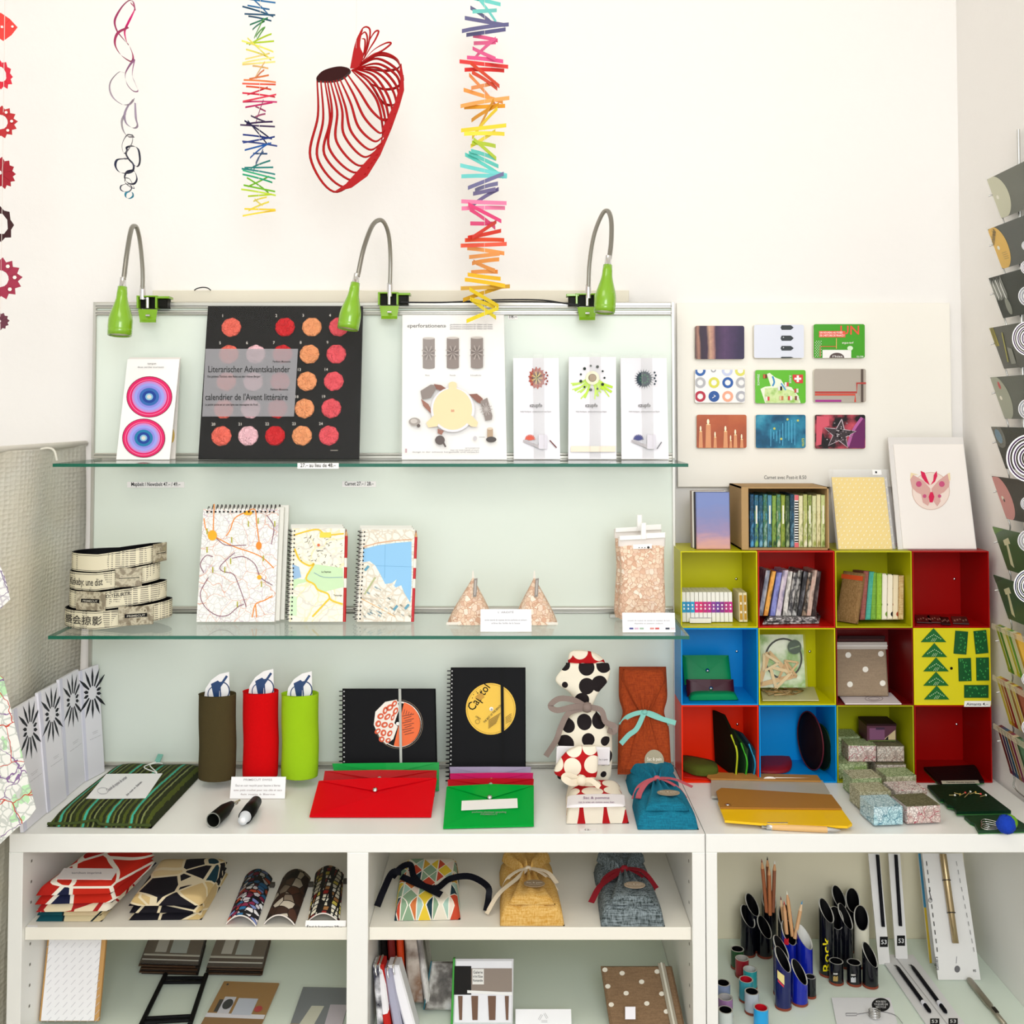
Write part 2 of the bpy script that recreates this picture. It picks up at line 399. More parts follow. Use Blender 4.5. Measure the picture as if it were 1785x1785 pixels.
mb = M(); mb.tube([(-.893, 1.12, cz1 + .003), (-.893, 2.148, cz1 + .003)], .006, C('#dcd8cc', .4)); obj('curtain_rod', mb, t)
mb = M(); mb.tube(catmull([W(72, 783, 1.87), W(85, 781, 1.87), W(95, 786, 1.87), W(100, 803, 1.87)]), .0022, C('#d9d6c8', .3)); obj('hook', mb, t)

# ---- three frosted glass boards
x0, x1 = -.848, .325
FROST = C('#e3ece1', .3, 0, .3); 
rail = C('#c9c7bd', .28, .55); white_alu = C('#e9e9e4', .3, .2)
for nm, ya, yb, lab in (('top', 527, 799, 'pale green frosted glass board behind the top shelf, uppermost of three'),
                        ('mid', 804, 1066, 'pale green frosted glass board behind the middle glass shelf'),
                        ('low', 1070, 1338, 'pale green frosted glass board standing on the counter, lowest of three')):
    t = thing('glass_board', lab, 'glass board', 'frosted glass boards'); za, zb = zat(yb, DB), zat(ya, DB)
    if nm == 'low': za = ZC + .001
    mb = M(); mb.box(x0, DB, za, x1, DB + .006, zb, FROST); obj('glass_panel', mb, t)
    for s_, (q0, q1) in enumerate(((zb - .013, zb), (zb - .027, zb - .017)) if nm == 'top' else ((za, za + .011),)):
        mb = M(); mb.box(x0, DB - .007, q0, x1, DB + .010, q1, rail, .002); mb.box(x0, DB - .0085, q0+.004, x1, DB - .006, q0+.0055, C('#77756e', .4, .6)); obj('rail', mb, t)
    if nm != 'top':
        pass
    else:
        mb = M(); mb.box(x0, DB - .007, za, x1, DB + .008, za + .006, rail, .001); mb.box(x0, DB - .006, za + .007, x1, DB + .008, za + .011, rail, .001); obj('rail', mb, t)
    for xx in (x0 - .006, x1):
        mb = M(); mb.box(xx, DB - .006, za, xx + .006, DB + .03, zb, white_alu if xx > 0 else C('#bfbdb4', .3, .3), .001); obj('side_frame', mb, t)
# mounting strip over the boards
mb = M(); mb.box(xat(272, 515, DW), DW - .02, zat(527, DW - .02), xat(1095, 515, DW), DW, zat(506, DW - .02), C('#e9e2cf', .7), .001)
one('mounting_strip', mb, 'long cream batten on the wall just above the frosted glass boards', 'batten')
mb = M(); mb.tube(catmull([W(339, 506, 2.12), W(344, 503, 2.12), W(353, 501, 2.12), W(362, 502, 2.12), W(368, 506, 2.12)]), .0012, INK, 6)
one('cable_loop', mb, 'short black cable loop peeking over the batten near left lamp', 'cable')
mb = M(); mb.tube(catmull([W(700, 527, 2.04), W(780, 527, 2.04), W(860, 523, 2.04), W(940, 523, 2.04), W(985, 529, 2.03), W(1010, 534, 2.03)]), .0016, INK, 6); mb.tube(catmull([W(780, 527, 2.045), W(900, 526, 2.045), W(960, 527, 2.045), W(1012, 531, 2.04)]), .0014, INK, 6)
one('lamp_cable', mb, 'thin black power cable running along the rail between two green lamps', 'cable')
# ---- glass shelves
GT = film('#d8efe4', .035, 'shelf_glass', .02, .8); GE = C('#04614b', .15, 0, .6)
def shelf(z, xl, xr, yf, yr, lab, th=.006):
    t = thing('glass_shelf', lab, 'glass shelf', 'wall glass shelves')
    mb = M(); fr = Fr((xl, yf, z), (xr, yf, z), (xl, yr, z)); mb.fbox(fr, 0, 0, 1, 1, -th, 0, GT)
    obj('glass_pane', mb, t)
    mb = M(); e = .0012
    mb.box(xl - e, yf - e, z - th, xr + e, yf, z, GE); mb.box(xl - e, yf, z - th, xl, yr, z, GE); mb.box(xr, yf, z - th, xr + e, yr, z, GE); obj('polished_edge', mb, t)
    for xx in (xl + .12, xr - .12):
        mb = M(); mb.box(xx, yr - .005, z - .014, xx + .02, yr + .006, z - th, ALU, .001); obj('bracket', mb, t)
shelf(ZT, xat(94, 808, 1.86), xat(1199, 808, 1.86), 1.86, DB - .008, 'upper green-edged glass shelf carrying the advent calendar and posters')
shelf(ZM, xat(86, 1108, 1.846), xat(1201, 1108, 1.846), 1.846, DB - .008, 'lower green-edged glass shelf carrying the map notebooks and belts')
# ---- cabinets
CW = C('#f3f3ee', .3, 0, .45); CI = C('#ece4c8', .5)
DF = 1.76; ZTh = .031
xa, xb, xc, xd = xat(16, 1470, DF), xat(1229.5, 1470, DF), xat(1231, 1470, DF), .938
t = thing('cabinet', 'long white open cabinet with two bays under the glass shelves', 'cabinet', 'white cabinets')
def top(t, a, b): mb = M(); mb.box(a, DF, ZC - ZTh, b, DW - .003, ZC, CW, .0015); obj('top_board', mb, t)
def side(t, a, b, n='side_panel'):
    mb = M(); mb.box(a, DF, .0, b, DW - .004, ZC - ZTh, CW, .001)
    if n == 'side_panel':
        xx = b if a < 0 else a
        for k in range(9):
            z = ZC - .06 - .035 * k
            for y in (DF + .03,): 
                mb.box(min(xx, xx + (.0006 if a < 0 else -.0006)), y, z, max(xx, xx + (.0006 if a < 0 else -.0006)), y + .004, z + .004, C('#77746a', .5))
    return obj(n, mb, t)
top(t, xa, xb)
m0, m1 = xat(605, 1600, DF), xat(642, 1600, DF)
side(t, xa, xa + .024); side(t, m0, m1, 'divider'); side(t, xb - .022, xb)
mb = M(); mb.box(xa + .024, DW - .018, .08, xb - .022, DW - .006, ZC - ZTh, CI); obj('back_panel', mb, t)
for a, b in ((xa + .0245, m0 - .0005), (m1 + .0005, xb - .0225)):
    mb = M(); mb.box(a, DF + .01, ZB - .021, b, DW - .02, ZB, C('#f3efe2', .45), .001); obj('board', mb, t)
    mb = M(); fr = Fr((a, DF + .02, ZL), (b, DF + .02, ZL), (a, DW - .02, ZL)); mb.fbox(fr, 0, 0, 1, 1, -.006, 0, film('#ecf8ea', .95, 'shelf_glass', .08, .35)); obj('glass_insert', mb, t)  # glass made nearly opaque and pale: its reflected brightness is put into the colour
    mb = M(); mb.box(a, DF + .01, .08, b, DW - .02, .10, CW); obj('bottom_board', mb, t)
t = thing('cabinet', 'white open cabinet under the coloured cubes, glass shelf of tube pen holders', 'cabinet', 'white cabinets')
top(t, xc, xd); side(t, xc, xc + .019, 'side_board'); side(t, xd - .012, xd)
mb = M(); mb.box(xc + .019, DW - .018, .08, xd - .012, DW - .006, ZC - ZTh, CI); obj('back_panel', mb, t)
mb = M(); fr = Fr((xc + .0195, DF + .02, ZL), (xd - .0125, DF + .02, ZL), (xc + .0195, DW - .02, ZL)); mb.fbox(fr, 0, 0, 1, 1, -.006, 0, film('#ecf8ea', .95, 'shelf_glass', .08, .35)); obj('glass_insert', mb, t)  # same whitened glass, its pale diffuse colour standing in for reflected light
mb = M(); mb.box(xc + .0195, DF + .01, .08, xd - .0125, DW - .02, .10, CW); obj('bottom_board', mb, t)
# ---- pin board on the right
PB = stand(1182, 1662, 849, 1180, 528, D=2.135, back=.004); mb = sheet(PB, .012, C('#f6f2e8', .6), .001); PBz = 2.135
mb.ptext(PB, 'Carnet avec Post-it 8.50', 1332, 835, 9, C('#77746e', .6), width=74)
one('display_board', mb, 'large white display board on the wall with nine notebooks mounted', 'board')
# ================================================================ green clamp lamps
GREEN = C('#7db010', .22, 0, .55, coat=.5); NECK = C('#a5a39a', .32, .85); BLK = C('#15150f', .4)
def lamp(neck, Ds, top_, bot, r, clamp, side_, lab):
    t = thing('clamp_lamp', lab, 'lamp', 'green clamp lamps')
    P = catmull([W(x, y, d) for (x, y), d in zip(neck, Ds)], 10)
    mb = M(); L = []; mb.tube(P, lambda u: .0042, NECK, 10)
    for i in range(2, len(P) - 1, 1):      # ribs of the gooseneck
        if i > len(P) * .55:
            dd = (P[i] - P[i-1])
            for q in (0, .33, .66): mb.tube([P[i-1] + dd*q, P[i-1] + dd*(q+.12)], .0048, NECK, 10, False)
    obj('gooseneck', mb, t)
    a = W(*top_, Ds[-1]); b = W(*bot, Ds[-1] - .01); ax = (b - a); h = ax.length; ax.normalize()
    mb = M(); mb.lathe([(.0056, -.018), (.0062, -.001), (.0085, .0), (.0085, .002)], a, ax, CHROME); obj('collar', mb, t)
    shade = None; pr = [(.0, .0), (.0085, 0), (.0095, .012)] + [(.0095 + (r - .0095) * (.5 - .5 * cos(pi * min(1, (k / 10)))) , .012 + (h * .62) * k / 10) for k in range(1, 11)] + [(r, h * .86), (r * .985, h * .88), (r, h * .89), (r * .97, h), (r * .90, h), (r * .86, h * .8), (.0, h * .75)]
    mb = M(); mb.lathe(pr, a, ax, GREEN, 36, False); shade = obj('lamp_shade', mb, t)
    mb = M(); mb.lathe([(.0, h * .955), (r * .87, h * .955), (r * .87, h * .97), (0, h * .97)], a, ax, C('#e8e4d0', .3), 28, False); obj('lens', mb, shade)
    cx, cy = clamp; D = Ds[0] - .005
    c = thing_part(t); 
    mb = M(); fr = Fr(W(cx - 20, cy + 4, D), W(cx + 16, cy + 4, D), W(cx - 20, cy - 26, D))
    mb.fbox(fr, 0, .92, 1, 1.0, -.045, 0, GREEN, .001); mb.fbox(fr, .0, .25, .10, .95, -.02, 0, GREEN, .001); mb.fbox(fr, .9, .25, 1, .95, -.02, 0, GREEN, .001); mb.fbox(fr, .1, .3, .9, .9, -.03, -.012, BLK)
    jaw = obj('upper_jaw', mb, t)
    mb = M(); P4 = [W(cx - 17, cy - 2, D), W(cx + 17, cy - 2, D), W(cx + 14, cy + 16, D - .008), W(cx - 14, cy + 16, D - .008), W(cx - 14, cy + 21, D - .016), W(cx + 14, cy + 21, D - .016)]
    P4 += [p + V((0, .002, 0)) for p in P4]
    mb.add(P4, [(0, 3, 2, 1), (3, 4, 5, 2), (6, 7, 8, 9), (9, 8, 11, 10), (0, 1, 7, 6), (4, 10, 11, 5), (0, 6, 9, 3), (3, 9, 10, 4), (1, 2, 8, 7), (2, 5, 11, 8)], GREEN); 
    mb.tube([W(cx - 3, cy + 9, D - .012), W(cx + 4, cy + 9, D - .012)], .0025, CHROME)
    obj('lower_jaw', mb, t)
    mb = M(); s = side_
    xs = sorted((xat(cx + 14*s, cy, D), xat(cx + 32*s, cy, D))); mb.box(xs[0], D + .006, zat(cy - 5, D), xs[1], D + .03, zat(cy - 21, D), BLK, .002)
    xs = sorted((xat(cx + 14*s, cy, D), xat(cx + 36*s, cy, D))); mb.box(xs[0], D + .002, zat(cy - 21, D), xs[1], D + .03, zat(cy - 25, D), GREEN, .001); obj('rubber_pad', mb, jaw)
    mb = M(); n0 = W(neck[0][0], neck[0][1], Ds[0]); mb.lathe([(.0058, -.012), (.0062, 0), (.0056, .016)], n0, (0, 0, 1), CHROME); mb.tube([W(cx, cy - 22, D + .004), W(cx, cy - 4, D + .004)], .004, CHROME); obj('socket', mb, t)
def thing_part(t): return t
def sorted_box(*a): return a
lamp([(249, 512), (249, 470), (245, 425), (240, 400), (235, 394), (229, 401), (222, 440), (216, 488)], [2.06, 2.05, 2.03, 2.01, 2.0, 1.98, 1.95, 1.93], (214, 500), (209, 585), .0222, (258, 541), 1, 'leftmost green clamp lamp bent over the disc card')
lamp([(680, 507), (681, 450), (678, 410), (670, 388), (660, 384), (648, 396), (634, 435), (624, 482)], [2.06, 2.05, 2.03, 2.01, 2.0, 1.98, 1.95, 1.93], (620, 493), (607, 574), .0205, (679, 535), 1, 'middle green clamp lamp bent over the black advent calendar')
lamp([(1026, 510), (1028, 460), (1036, 410), (1050, 374), (1060, 368), (1066, 385), (1066, 420), (1062, 455)], [2.06, 2.05, 2.03, 2.01, 2.0, 1.98, 1.96, 1.94], (1060, 462), (1054, 545), .0205, (1024, 537), -1, 'rightmost green clamp lamp with shade hanging straight down')

# ================================================================ price tags
def tagp(D, x0, y0, x1, y1, txt, lab, name='price_tag', width=None):
    fr = stand(x0, x1, y1, x0, y0, D=D, back=0); mb = sheet(fr, .0006, PAPER); mb.ptext(fr, txt, (x0+x1)/2, y1 - (y1-y0)*.28, (y1-y0)*.95, INK, al='C', width=width or (x1-x0)*.86); one(name, mb, lab, 'label', 'paper price tags')
tagp(DB - .0012, 222, 840, 322, 850, 'Mapbelt / Newsbelt 47.– / 49.–', 'paper strip on glass board reading Mapbelt / Newsbelt 47 / 49')
tagp(DB - .0012, 597, 839, 656, 849, 'Carnet 27.– / 28.–', 'paper strip on glass board reading Carnet 27 / 28')
tagp(DB - .0012, 886, 548, 903, 557, '18.–', 'tiny white tag reading 18 beside the perforation poster')
tagp(1.857, 519, 807, 591, 817, '27.– au lieu de 48.–', 'white tag on upper shelf edge reading 27 au lieu de 48')
# ================================================================ top shelf
DS = 1.98
# disc cards
fr = stand(300 - 60, 305, 799, 316 - 62, 622, D=2.03, back=.04); fr = Fr(W(215, 799, 2.03), W(306, 799, 2.03), W(226, 622, 2.07))
mb = sheet(fr, .002, C('#ece6e0', .4)); mb.pell(fr, 300, 758, 5, 13, C('#d8b45c', .5)); one('disc_card', mb, 'white card in clear sleeve half hidden behind the round disc card', 'card', 'disc cards')
fr = Fr(W(203, 799, 2.0), W(296, 799, 2.0), W(223, 624, 2.045)); mb = sheet(fr, .003, PAPER)
for cx, cy, rx, ry, cc in ((261, 690, 40, 36, '#2c66b0'), (251.5, 762, 37.5, 34, '#0e78a8')):
    for s_, c_ in ((1, '#7c1030'), (.97, '#e01064'), (.76, '#c58bd0'), (.66, '#9aa0ea'), (.53, '#8b8ae0'), (.43, cc), (.3, '#0a3c96'), (.17, '#7db8d8'), (.1, '#d9d6cf')):
        mb.pell(fr, cx, cy, rx*s_, ry*s_, C(c_, .4), n=40)
    mb.pring(fr, cx, cy+1, rx*.86, ry*.86, 1.2, C('#ff7aa8', .4), n=40)
mb.ptext(fr, 'tampon', 266, 634, 5, GREYINK, al='C'); mb.ptext(fr, 'deux cercles tournants', 264, 640, 4, GREYINK, al='C', width=46)
one('disc_card', mb, 'white card with two pink and blue concentric discs', 'card', 'disc cards')
# advent calendar
@memo
def Mcrump(col):
    b = NB('crumpled_tissue', .6); n = b.vor(110, b.warp(70, .02), 'DISTANCE_TO_EDGE').outputs['Distance']; bp = b.nt.nodes.new('ShaderNodeBump'); bp.inputs['Strength'].default_value = 1.0; bp.inputs['Distance'].default_value = .006
    b.L(n, bp.inputs['Height']); b.L(bp.outputs[0], b.b.inputs['Normal']); return b.done(b.mix(0., col, col))
t = thing('advent_calendar', 'black advent calendar with rows of round red and orange paper candies', 'calendar')
fr = Fr(W(346, 798, 2.0), W(626, 798, 2.0), W(363, 532, 2.065)); mb = sheet(fr, .008, C('#0d0c0b', .5)); 
xs = lambda r, c: (404 - 4.2*r*1.03 + c * (46.8), 569 + r*47.3 - .2*c)
TH = ['#f26b58', '#f3a8b8', '#d8101c', '#f5a06a', '#ee5560']
lbls = [(1, 0, 0), (2, 0, 2), (3, 0, 3), (4, 0, 4)]; n = 5
for r in range(1, 5):
    for c in range(5): lbls.append((n, r, c)); n += 1
for n, r, c in lbls:
    x, y = xs(r, c); mb.ptext(fr, str(n), x - 17, y - 18, 7, C('#d8d2c8', .6))
mb.prect(fr, 577, 783, 590, 784, C('#b8b0a0', .5)); obj('backing_sheet', mb, t)
for n, r, c in lbls:
    x, y = xs(r, c); col = TH[c] if c != 1 else '#f7c3cc'
    ce = fr.q(x, y); cen = fr.p(*ce, 0); mb = M(); nn = 30; L = []
    for rr, hh in ((.0195, .0004), (.0195, .002), (.017, .0042), (.012, .0052), (.006, .0055), (.0005, .0054)):
        L.append([cen + fr.U.normalized()*rr*cos(2*pi*k/nn)*(1+.03*sin(k*2.3+n)) + fr.V.normalized()*rr*sin(2*pi*k/nn)*(1+.04*cos(k*1.7+n)) + fr.N*(hh + (.0014*sin(k*1.9+n*3+rr*400) if .001 < rr < .018 else 0)) for k in range(nn)])
    mb.rings(L, Mcrump(col)); obj('paper_candy', mb, t, 'crumpled %s tissue disc' % {'#f26b58': 'coral', '#f7c3cc': 'pale pink', '#d8101c': 'red', '#f5a06a': 'orange', '#ee5560': 'salmon'}[col])
V1 = Fr(fr.p(0, .28, .007), fr.p(.592, .28, .007), fr.p(0, .72, .007))
mb = M(); mb.ppoly(V1, [(353, 724), (513, 724), (520, 606), (359, 606)], film('#b4b3b8', .6, 'vellum', .4, .05), 0)
K = INK
mb.ptext(V1, 'Literarischer Adventskalender', 363, 647, 16, K, width=143); mb.ptext(V1, "calendrier de l'Avent littéraire", 358, 695.5, 16, K, width=144)
mb.ptext(V1, 'Perikom Momente', 476, 630, 5, K, width=31); mb.ptext(V1, 'Perikom Momente', 472, 678.5, 5, K, width=31); mb.ptext(V1, 'Das goldene Türchen: eine Reise aus dem kleinen Bergen', 362, 656, 5, K, width=92); mb.ptext(V1, 'La petite porte en or: une ligne aux montagnes de Noël', 358, 705, 5, K, width=92)
obj('vellum_band', mb, t, 'grey see-through band with the title')
mb = M(); f2 = Fr(fr.p(-.004, -.0, .008), fr.p(1.03, 0, .008), fr.p(-.004, 1.01, .008)); mb.fbox(f2, 0, 0, 1, 1, -.0002, .0, film('#ffffff', .008, 'cellophane', .15, .12)); obj('clear_wrap', mb, t)
# perforationen poster
fr = Fr(W(701, 800, 2.0), W(884, 800, 2.0), W(702, 548, 2.06)); t = thing('poster_pack', 'tall white poster pack titled perforationen with glasses and cream disc', 'poster')
mb = sheet(fr, .003, PAPER); g1 = C('#8d827d', .5); g2 = C('#5d5350', .5)
mb.ptext(fr, '«perforationen»', 710, 570, 9.5, C('#4a4648', .6), width=68)
for k in range(3): mb.ptext(fr, 'geschnittene Lichtpapiere für Gläser und Vasen', 785, 566 + 3.6*k, 3.6, GREYINK, width=74)
for cx in (748, 790, 832):
    mb.prect(fr, cx - 10.5, 589, cx + 10.5, 640, g1); mb.pell(fr, cx, 640, 10.5, 2.5, g1); mb.pell(fr, cx, 589, 10.5, 2, C('#c9c1bb', .5))
    for k in range(16):
        a = 2*pi*k/16; q = 13 if k % 2 else 10; mb.pline(fr, [(cx + 3*cos(a), 615 + 3*sin(a)), (cx + q*cos(a), 615 + q*sin(a))], 1.6, C('#b3a8a2' if k % 2 else '#756a66', .5))
for cx, w_ in ((746, 'Flora'), (790, 'Paradis'), (830, 'Schneeflocke')): mb.ptext(fr, w_, cx, 656, 3.6, GREYINK, al='C')
mb.ppoly(fr, [(734, 682), (752, 671), (765, 672), (752, 694), (737, 697)], g1); mb.ppoly(fr, [(757, 670), (770, 672), (782, 680), (778, 684), (762, 679)], C('#8a5a4c', .5)); mb.ppoly(fr, [(735, 696), (748, 705), (753, 715), (752, 721), (739, 708)], C('#9b6a5a', .5))
mb.ppoly(fr, [(818, 688), (832, 687), (842, 695), (843, 705), (833, 702)], C('#8a5a4c', .5)); mb.ppoly(fr, [(838, 700), (850, 694), (859, 725), (858, 732), (847, 734)], g1)
for k in range(12): a = 2*pi*k/12; mb.pline(fr, [(848, 714), (848 + 11*cos(a), 714 + 11*sin(a))], 1.2, C('#b9b0ab', .5))
mb.pell(fr, 790, 715, 38, 39, C('#e9e4ea', .5)); cr = C('#f6d9ac', .5); mb.pell(fr, 790, 714, 34, 36, cr); mb.prect(fr, 783, 670, 797, 690, cr); mb.pell(fr, 790, 671, 7, 4.5, cr)
mb.ppoly(fr, [(757, 725), (769, 733), (763, 744), (748, 746), (744, 738)], cr); mb.ppoly(fr, [(823, 725), (811, 735), (822, 744), (832, 745), (834, 737)], cr)
mb.ptext(fr, '88', 790, 719, 6, C('#d08a70', .5), al='C')
mb.pell(fr, 724, 736, 10, 7, C('#a39b95', .5)); mb.pell(fr, 731, 743, 3, 3, g2); mb.pell(fr, 723, 735, 6, 4, C('#c9c2bc', .5))
mb.pell(fr, 768, 768, 8.5, 8, g2); mb.pline(fr, [(774, 772), (778, 780)], 3, g2); mb.ppoly(fr, [(764, 748), (775, 752), (771, 759), (764, 756)], C('#9b6a5a', .5))
mb.prect(fr, 850, 748, 860, 765, C('#b59b80', .5)); mb.pell(fr, 857, 767, 9, 5, C('#4a4442', .5)); mb.pell(fr, 855, 748, 5, 2, C('#d9c9b5', .5)); mb.pell(fr, 829, 765, 3.5, 4, C('#c9c5c9', .5)); mb.pline(fr, [(836, 763), (846, 763)], .8, GREYINK)
for k, (x_, w_) in enumerate(((812, 25), (786, 50), (720, 116))): mb.ptext(fr, 'design in der schweiz hergestellt und verpackt', x_, 783 + 3.5*k, 3.6, GREYINK, width=w_)
mb.prect(fr, 708, 783, 711, 790, C('#c0a0a8', .5)); obj('printed_sheet', mb, t)
mb = M(); f2 = Fr(fr.p(-.02, 0, .003), fr.p(1.02, 0, .003), fr.p(-.02, 1.01, .003)); mb.fbox(f2, 0, 0, 1, 1, -.0002, 0, CLEAR); obj('clear_wrap', mb, t)
# three zupf packages
Z = [(896, 977, 895, 621, 'red', 'white zupf paper package with a red flower'), (991, 1075, 992, 619, 'lime', 'white zupf paper package with lime green spikes'), (1084, 1166, 1082, 621, 'blue', 'white zupf paper package with a dark blue flower')]
for x0_, x1_, xt, yt, kind, lab in Z:
    t = thing('flower_pack', lab, 'package', 'zupf packages'); fr = Fr(W(x0_, 797, 2.01), W(x1_, 797, 2.01), W(xt, yt, 2.045)); mb = sheet(fr, .006, C('#eeecf2', .5)); cx = (x0_+x1_)/2; y0 = 656 if kind != 'lime' else 657
    if kind == 'red':
        mb.pell(fr, cx, y0, 13.5, 17, C('#b5401c', .5))
        for k in range(14): a = 2*pi*k/14; mb.pline(fr, [(cx, y0), (cx + 10*cos(a), y0 + 11*sin(a))], 1.6, C('#3c3a18' if k % 2 else '#d8c060', .5)); mb.pline(fr, [(cx + 10*cos(a), y0 + 12*sin(a)), (cx + 15*cos(a+.15), y0 + 19*sin(a+.15))], 2.2, C('#a83818', .5))
    elif kind == 'blue':
        for k in range(22): a = 2*pi*k/22; mb.ppoly(fr, [(cx-2 + 9*cos(a-.16), y0+2+9*sin(a-.16)), (cx-2 + 18*cos(a+.1), y0+2+18*sin(a+.1)), (cx-2 + 9*cos(a+.16), y0+2+9*sin(a+.16))], C('#0c2438', .5))
        mb.pell(fr, cx-2, y0+2, 13, 13, C('#0d2c3a', .5))
        for k in range(9): a = 2*pi*k/9; mb.pell(fr, cx-2 + 7*cos(a), y0+2+7*sin(a), 1.6, 1.6, C('#2c6a4a', .5))
    else:
        for a, l in ((-2.75, 38), (-2.45, 40), (-2.2, 36), (-1.9, 42), (-1.3, 38), (-1.2, 30), (-.7, 44), (-.5, 40), (-.9, 30)):
            mb.pline(fr, [(cx, y0 - 4), (cx + l*.55*cos(a), y0 - l*.5*sin(a)), (cx + l*cos(a) , y0 - 2 - l*.9*sin(a))], 4, C('#b8e020', .5)); mb.pline(fr, [(cx + l*.5*cos(a), y0 - l*.5*sin(a)), (cx + l*1.02*cos(a-.16), y0 - l*.95*sin(a-.16))], 2, C('#c8ec3a', .5))
        mb.pell(fr, cx, y0 - 1, 12, 12, C('#f2eccb', .5)); mb.pell(fr, cx, y0 - 1, 7, 7, C('#a08868', .5)); mb.pring(fr, cx, y0-1, 7, 7, 1, C('#6a5840', .5))
        for k in range(11): a = 2*pi*k/11; mb.pell(fr, cx + 21*cos(a), y0 - 1 + 21*sin(a), 2.6 if k % 2 else 1.8, 2.6 if k % 2 else 1.8, C('#2a3430', .5))
    if kind != 'lime':
        for k in range(5): mb.pell(fr, cx + 16 + (k % 2)*2, y0 - 9 + 5*k, 1.6, 1.8, C('#8a3020' if kind == 'red' else '#18303c', .5))
    mb.ptext(fr, '«zupf»', cx - 2, 707, 9.5, C('#3c3a3c', .6), al='C', width=22); mb.ptext(fr, 'Nelly Rodriguez · Jubiläumsblumen aus Papier', cx - 2, 716, 3.6, GREYINK, al='C', width=54)
    if kind == 'lime': mb.prect(fr, x0_ + 4, 775, x1_ - 2, 785, C('#efe3cf', .5))
    else:
        c_ = '#d8563c' if kind == 'red' else '#3a3f80'; mb.ppoly(fr, [(cx-24, 764), (cx+4, 773), (cx+4, 779), (cx-24, 768)], C('#b5b0b4', .5)); mb.prect(fr, cx + 3, 755, cx + 17, 780, C('#dcd8e2', .5))
        for k in range(9): a = pi*k/8; mb.pline(fr, [(cx - 12, 762), (cx - 12 + 9*cos(a), 763 - 8*sin(a))], 2, C(c_, .5))
        mb.pell(fr, cx-12, 762, 7, 3, C(c_, .5)); mb.pline(fr, [(cx + 22, 765), (cx + 34, 778)] if kind == 'red' else [(cx + 20, 780), (cx + 28, 768)], 2, C('#6a2c30' if kind == 'red' else '#7a7a80', .5))
    obj('paper_card', mb, t)
    mb = M(); a_ = fr.p(.55, 0, .012); b_ = fr.p(.55, 1.02, .012); ax = b_ - a_; mb.lathe([(.011, 0), (.011, ax.length)], a_, ax, film('#ffffff', .09, 'cellophane', .2, .12), 20, False)
    f2 = Fr(fr.p(0, 0, .0012), fr.p(1, 0, .0012), fr.p(0, 1.03, .0012)); mb.fbox(f2, 0, 0, 1, 1, -.0001, 0, CLEAR); obj('clear_sleeve', mb, t)
# ================================================================ middle glass shelf
def coils(mb, fr, pts, m, r=.0045, horiz=False, th=.0008, back=-.006):
    """wire loops through (a,b) points of a frame"""
    for a, b in pts:
        c = fr.p(a, b, back/2); u = (fr.V if horiz else fr.U).normalized(); sgn = 1 if horiz else -1
        mb.tube([c + u*sgn*(r*cos(2*pi*k/12)) + fr.N*(r*sin(2*pi*k/12)) for k in range(12)], th, m, 5, False, True)
WIRE = C('#4d4c48', .3, .8)
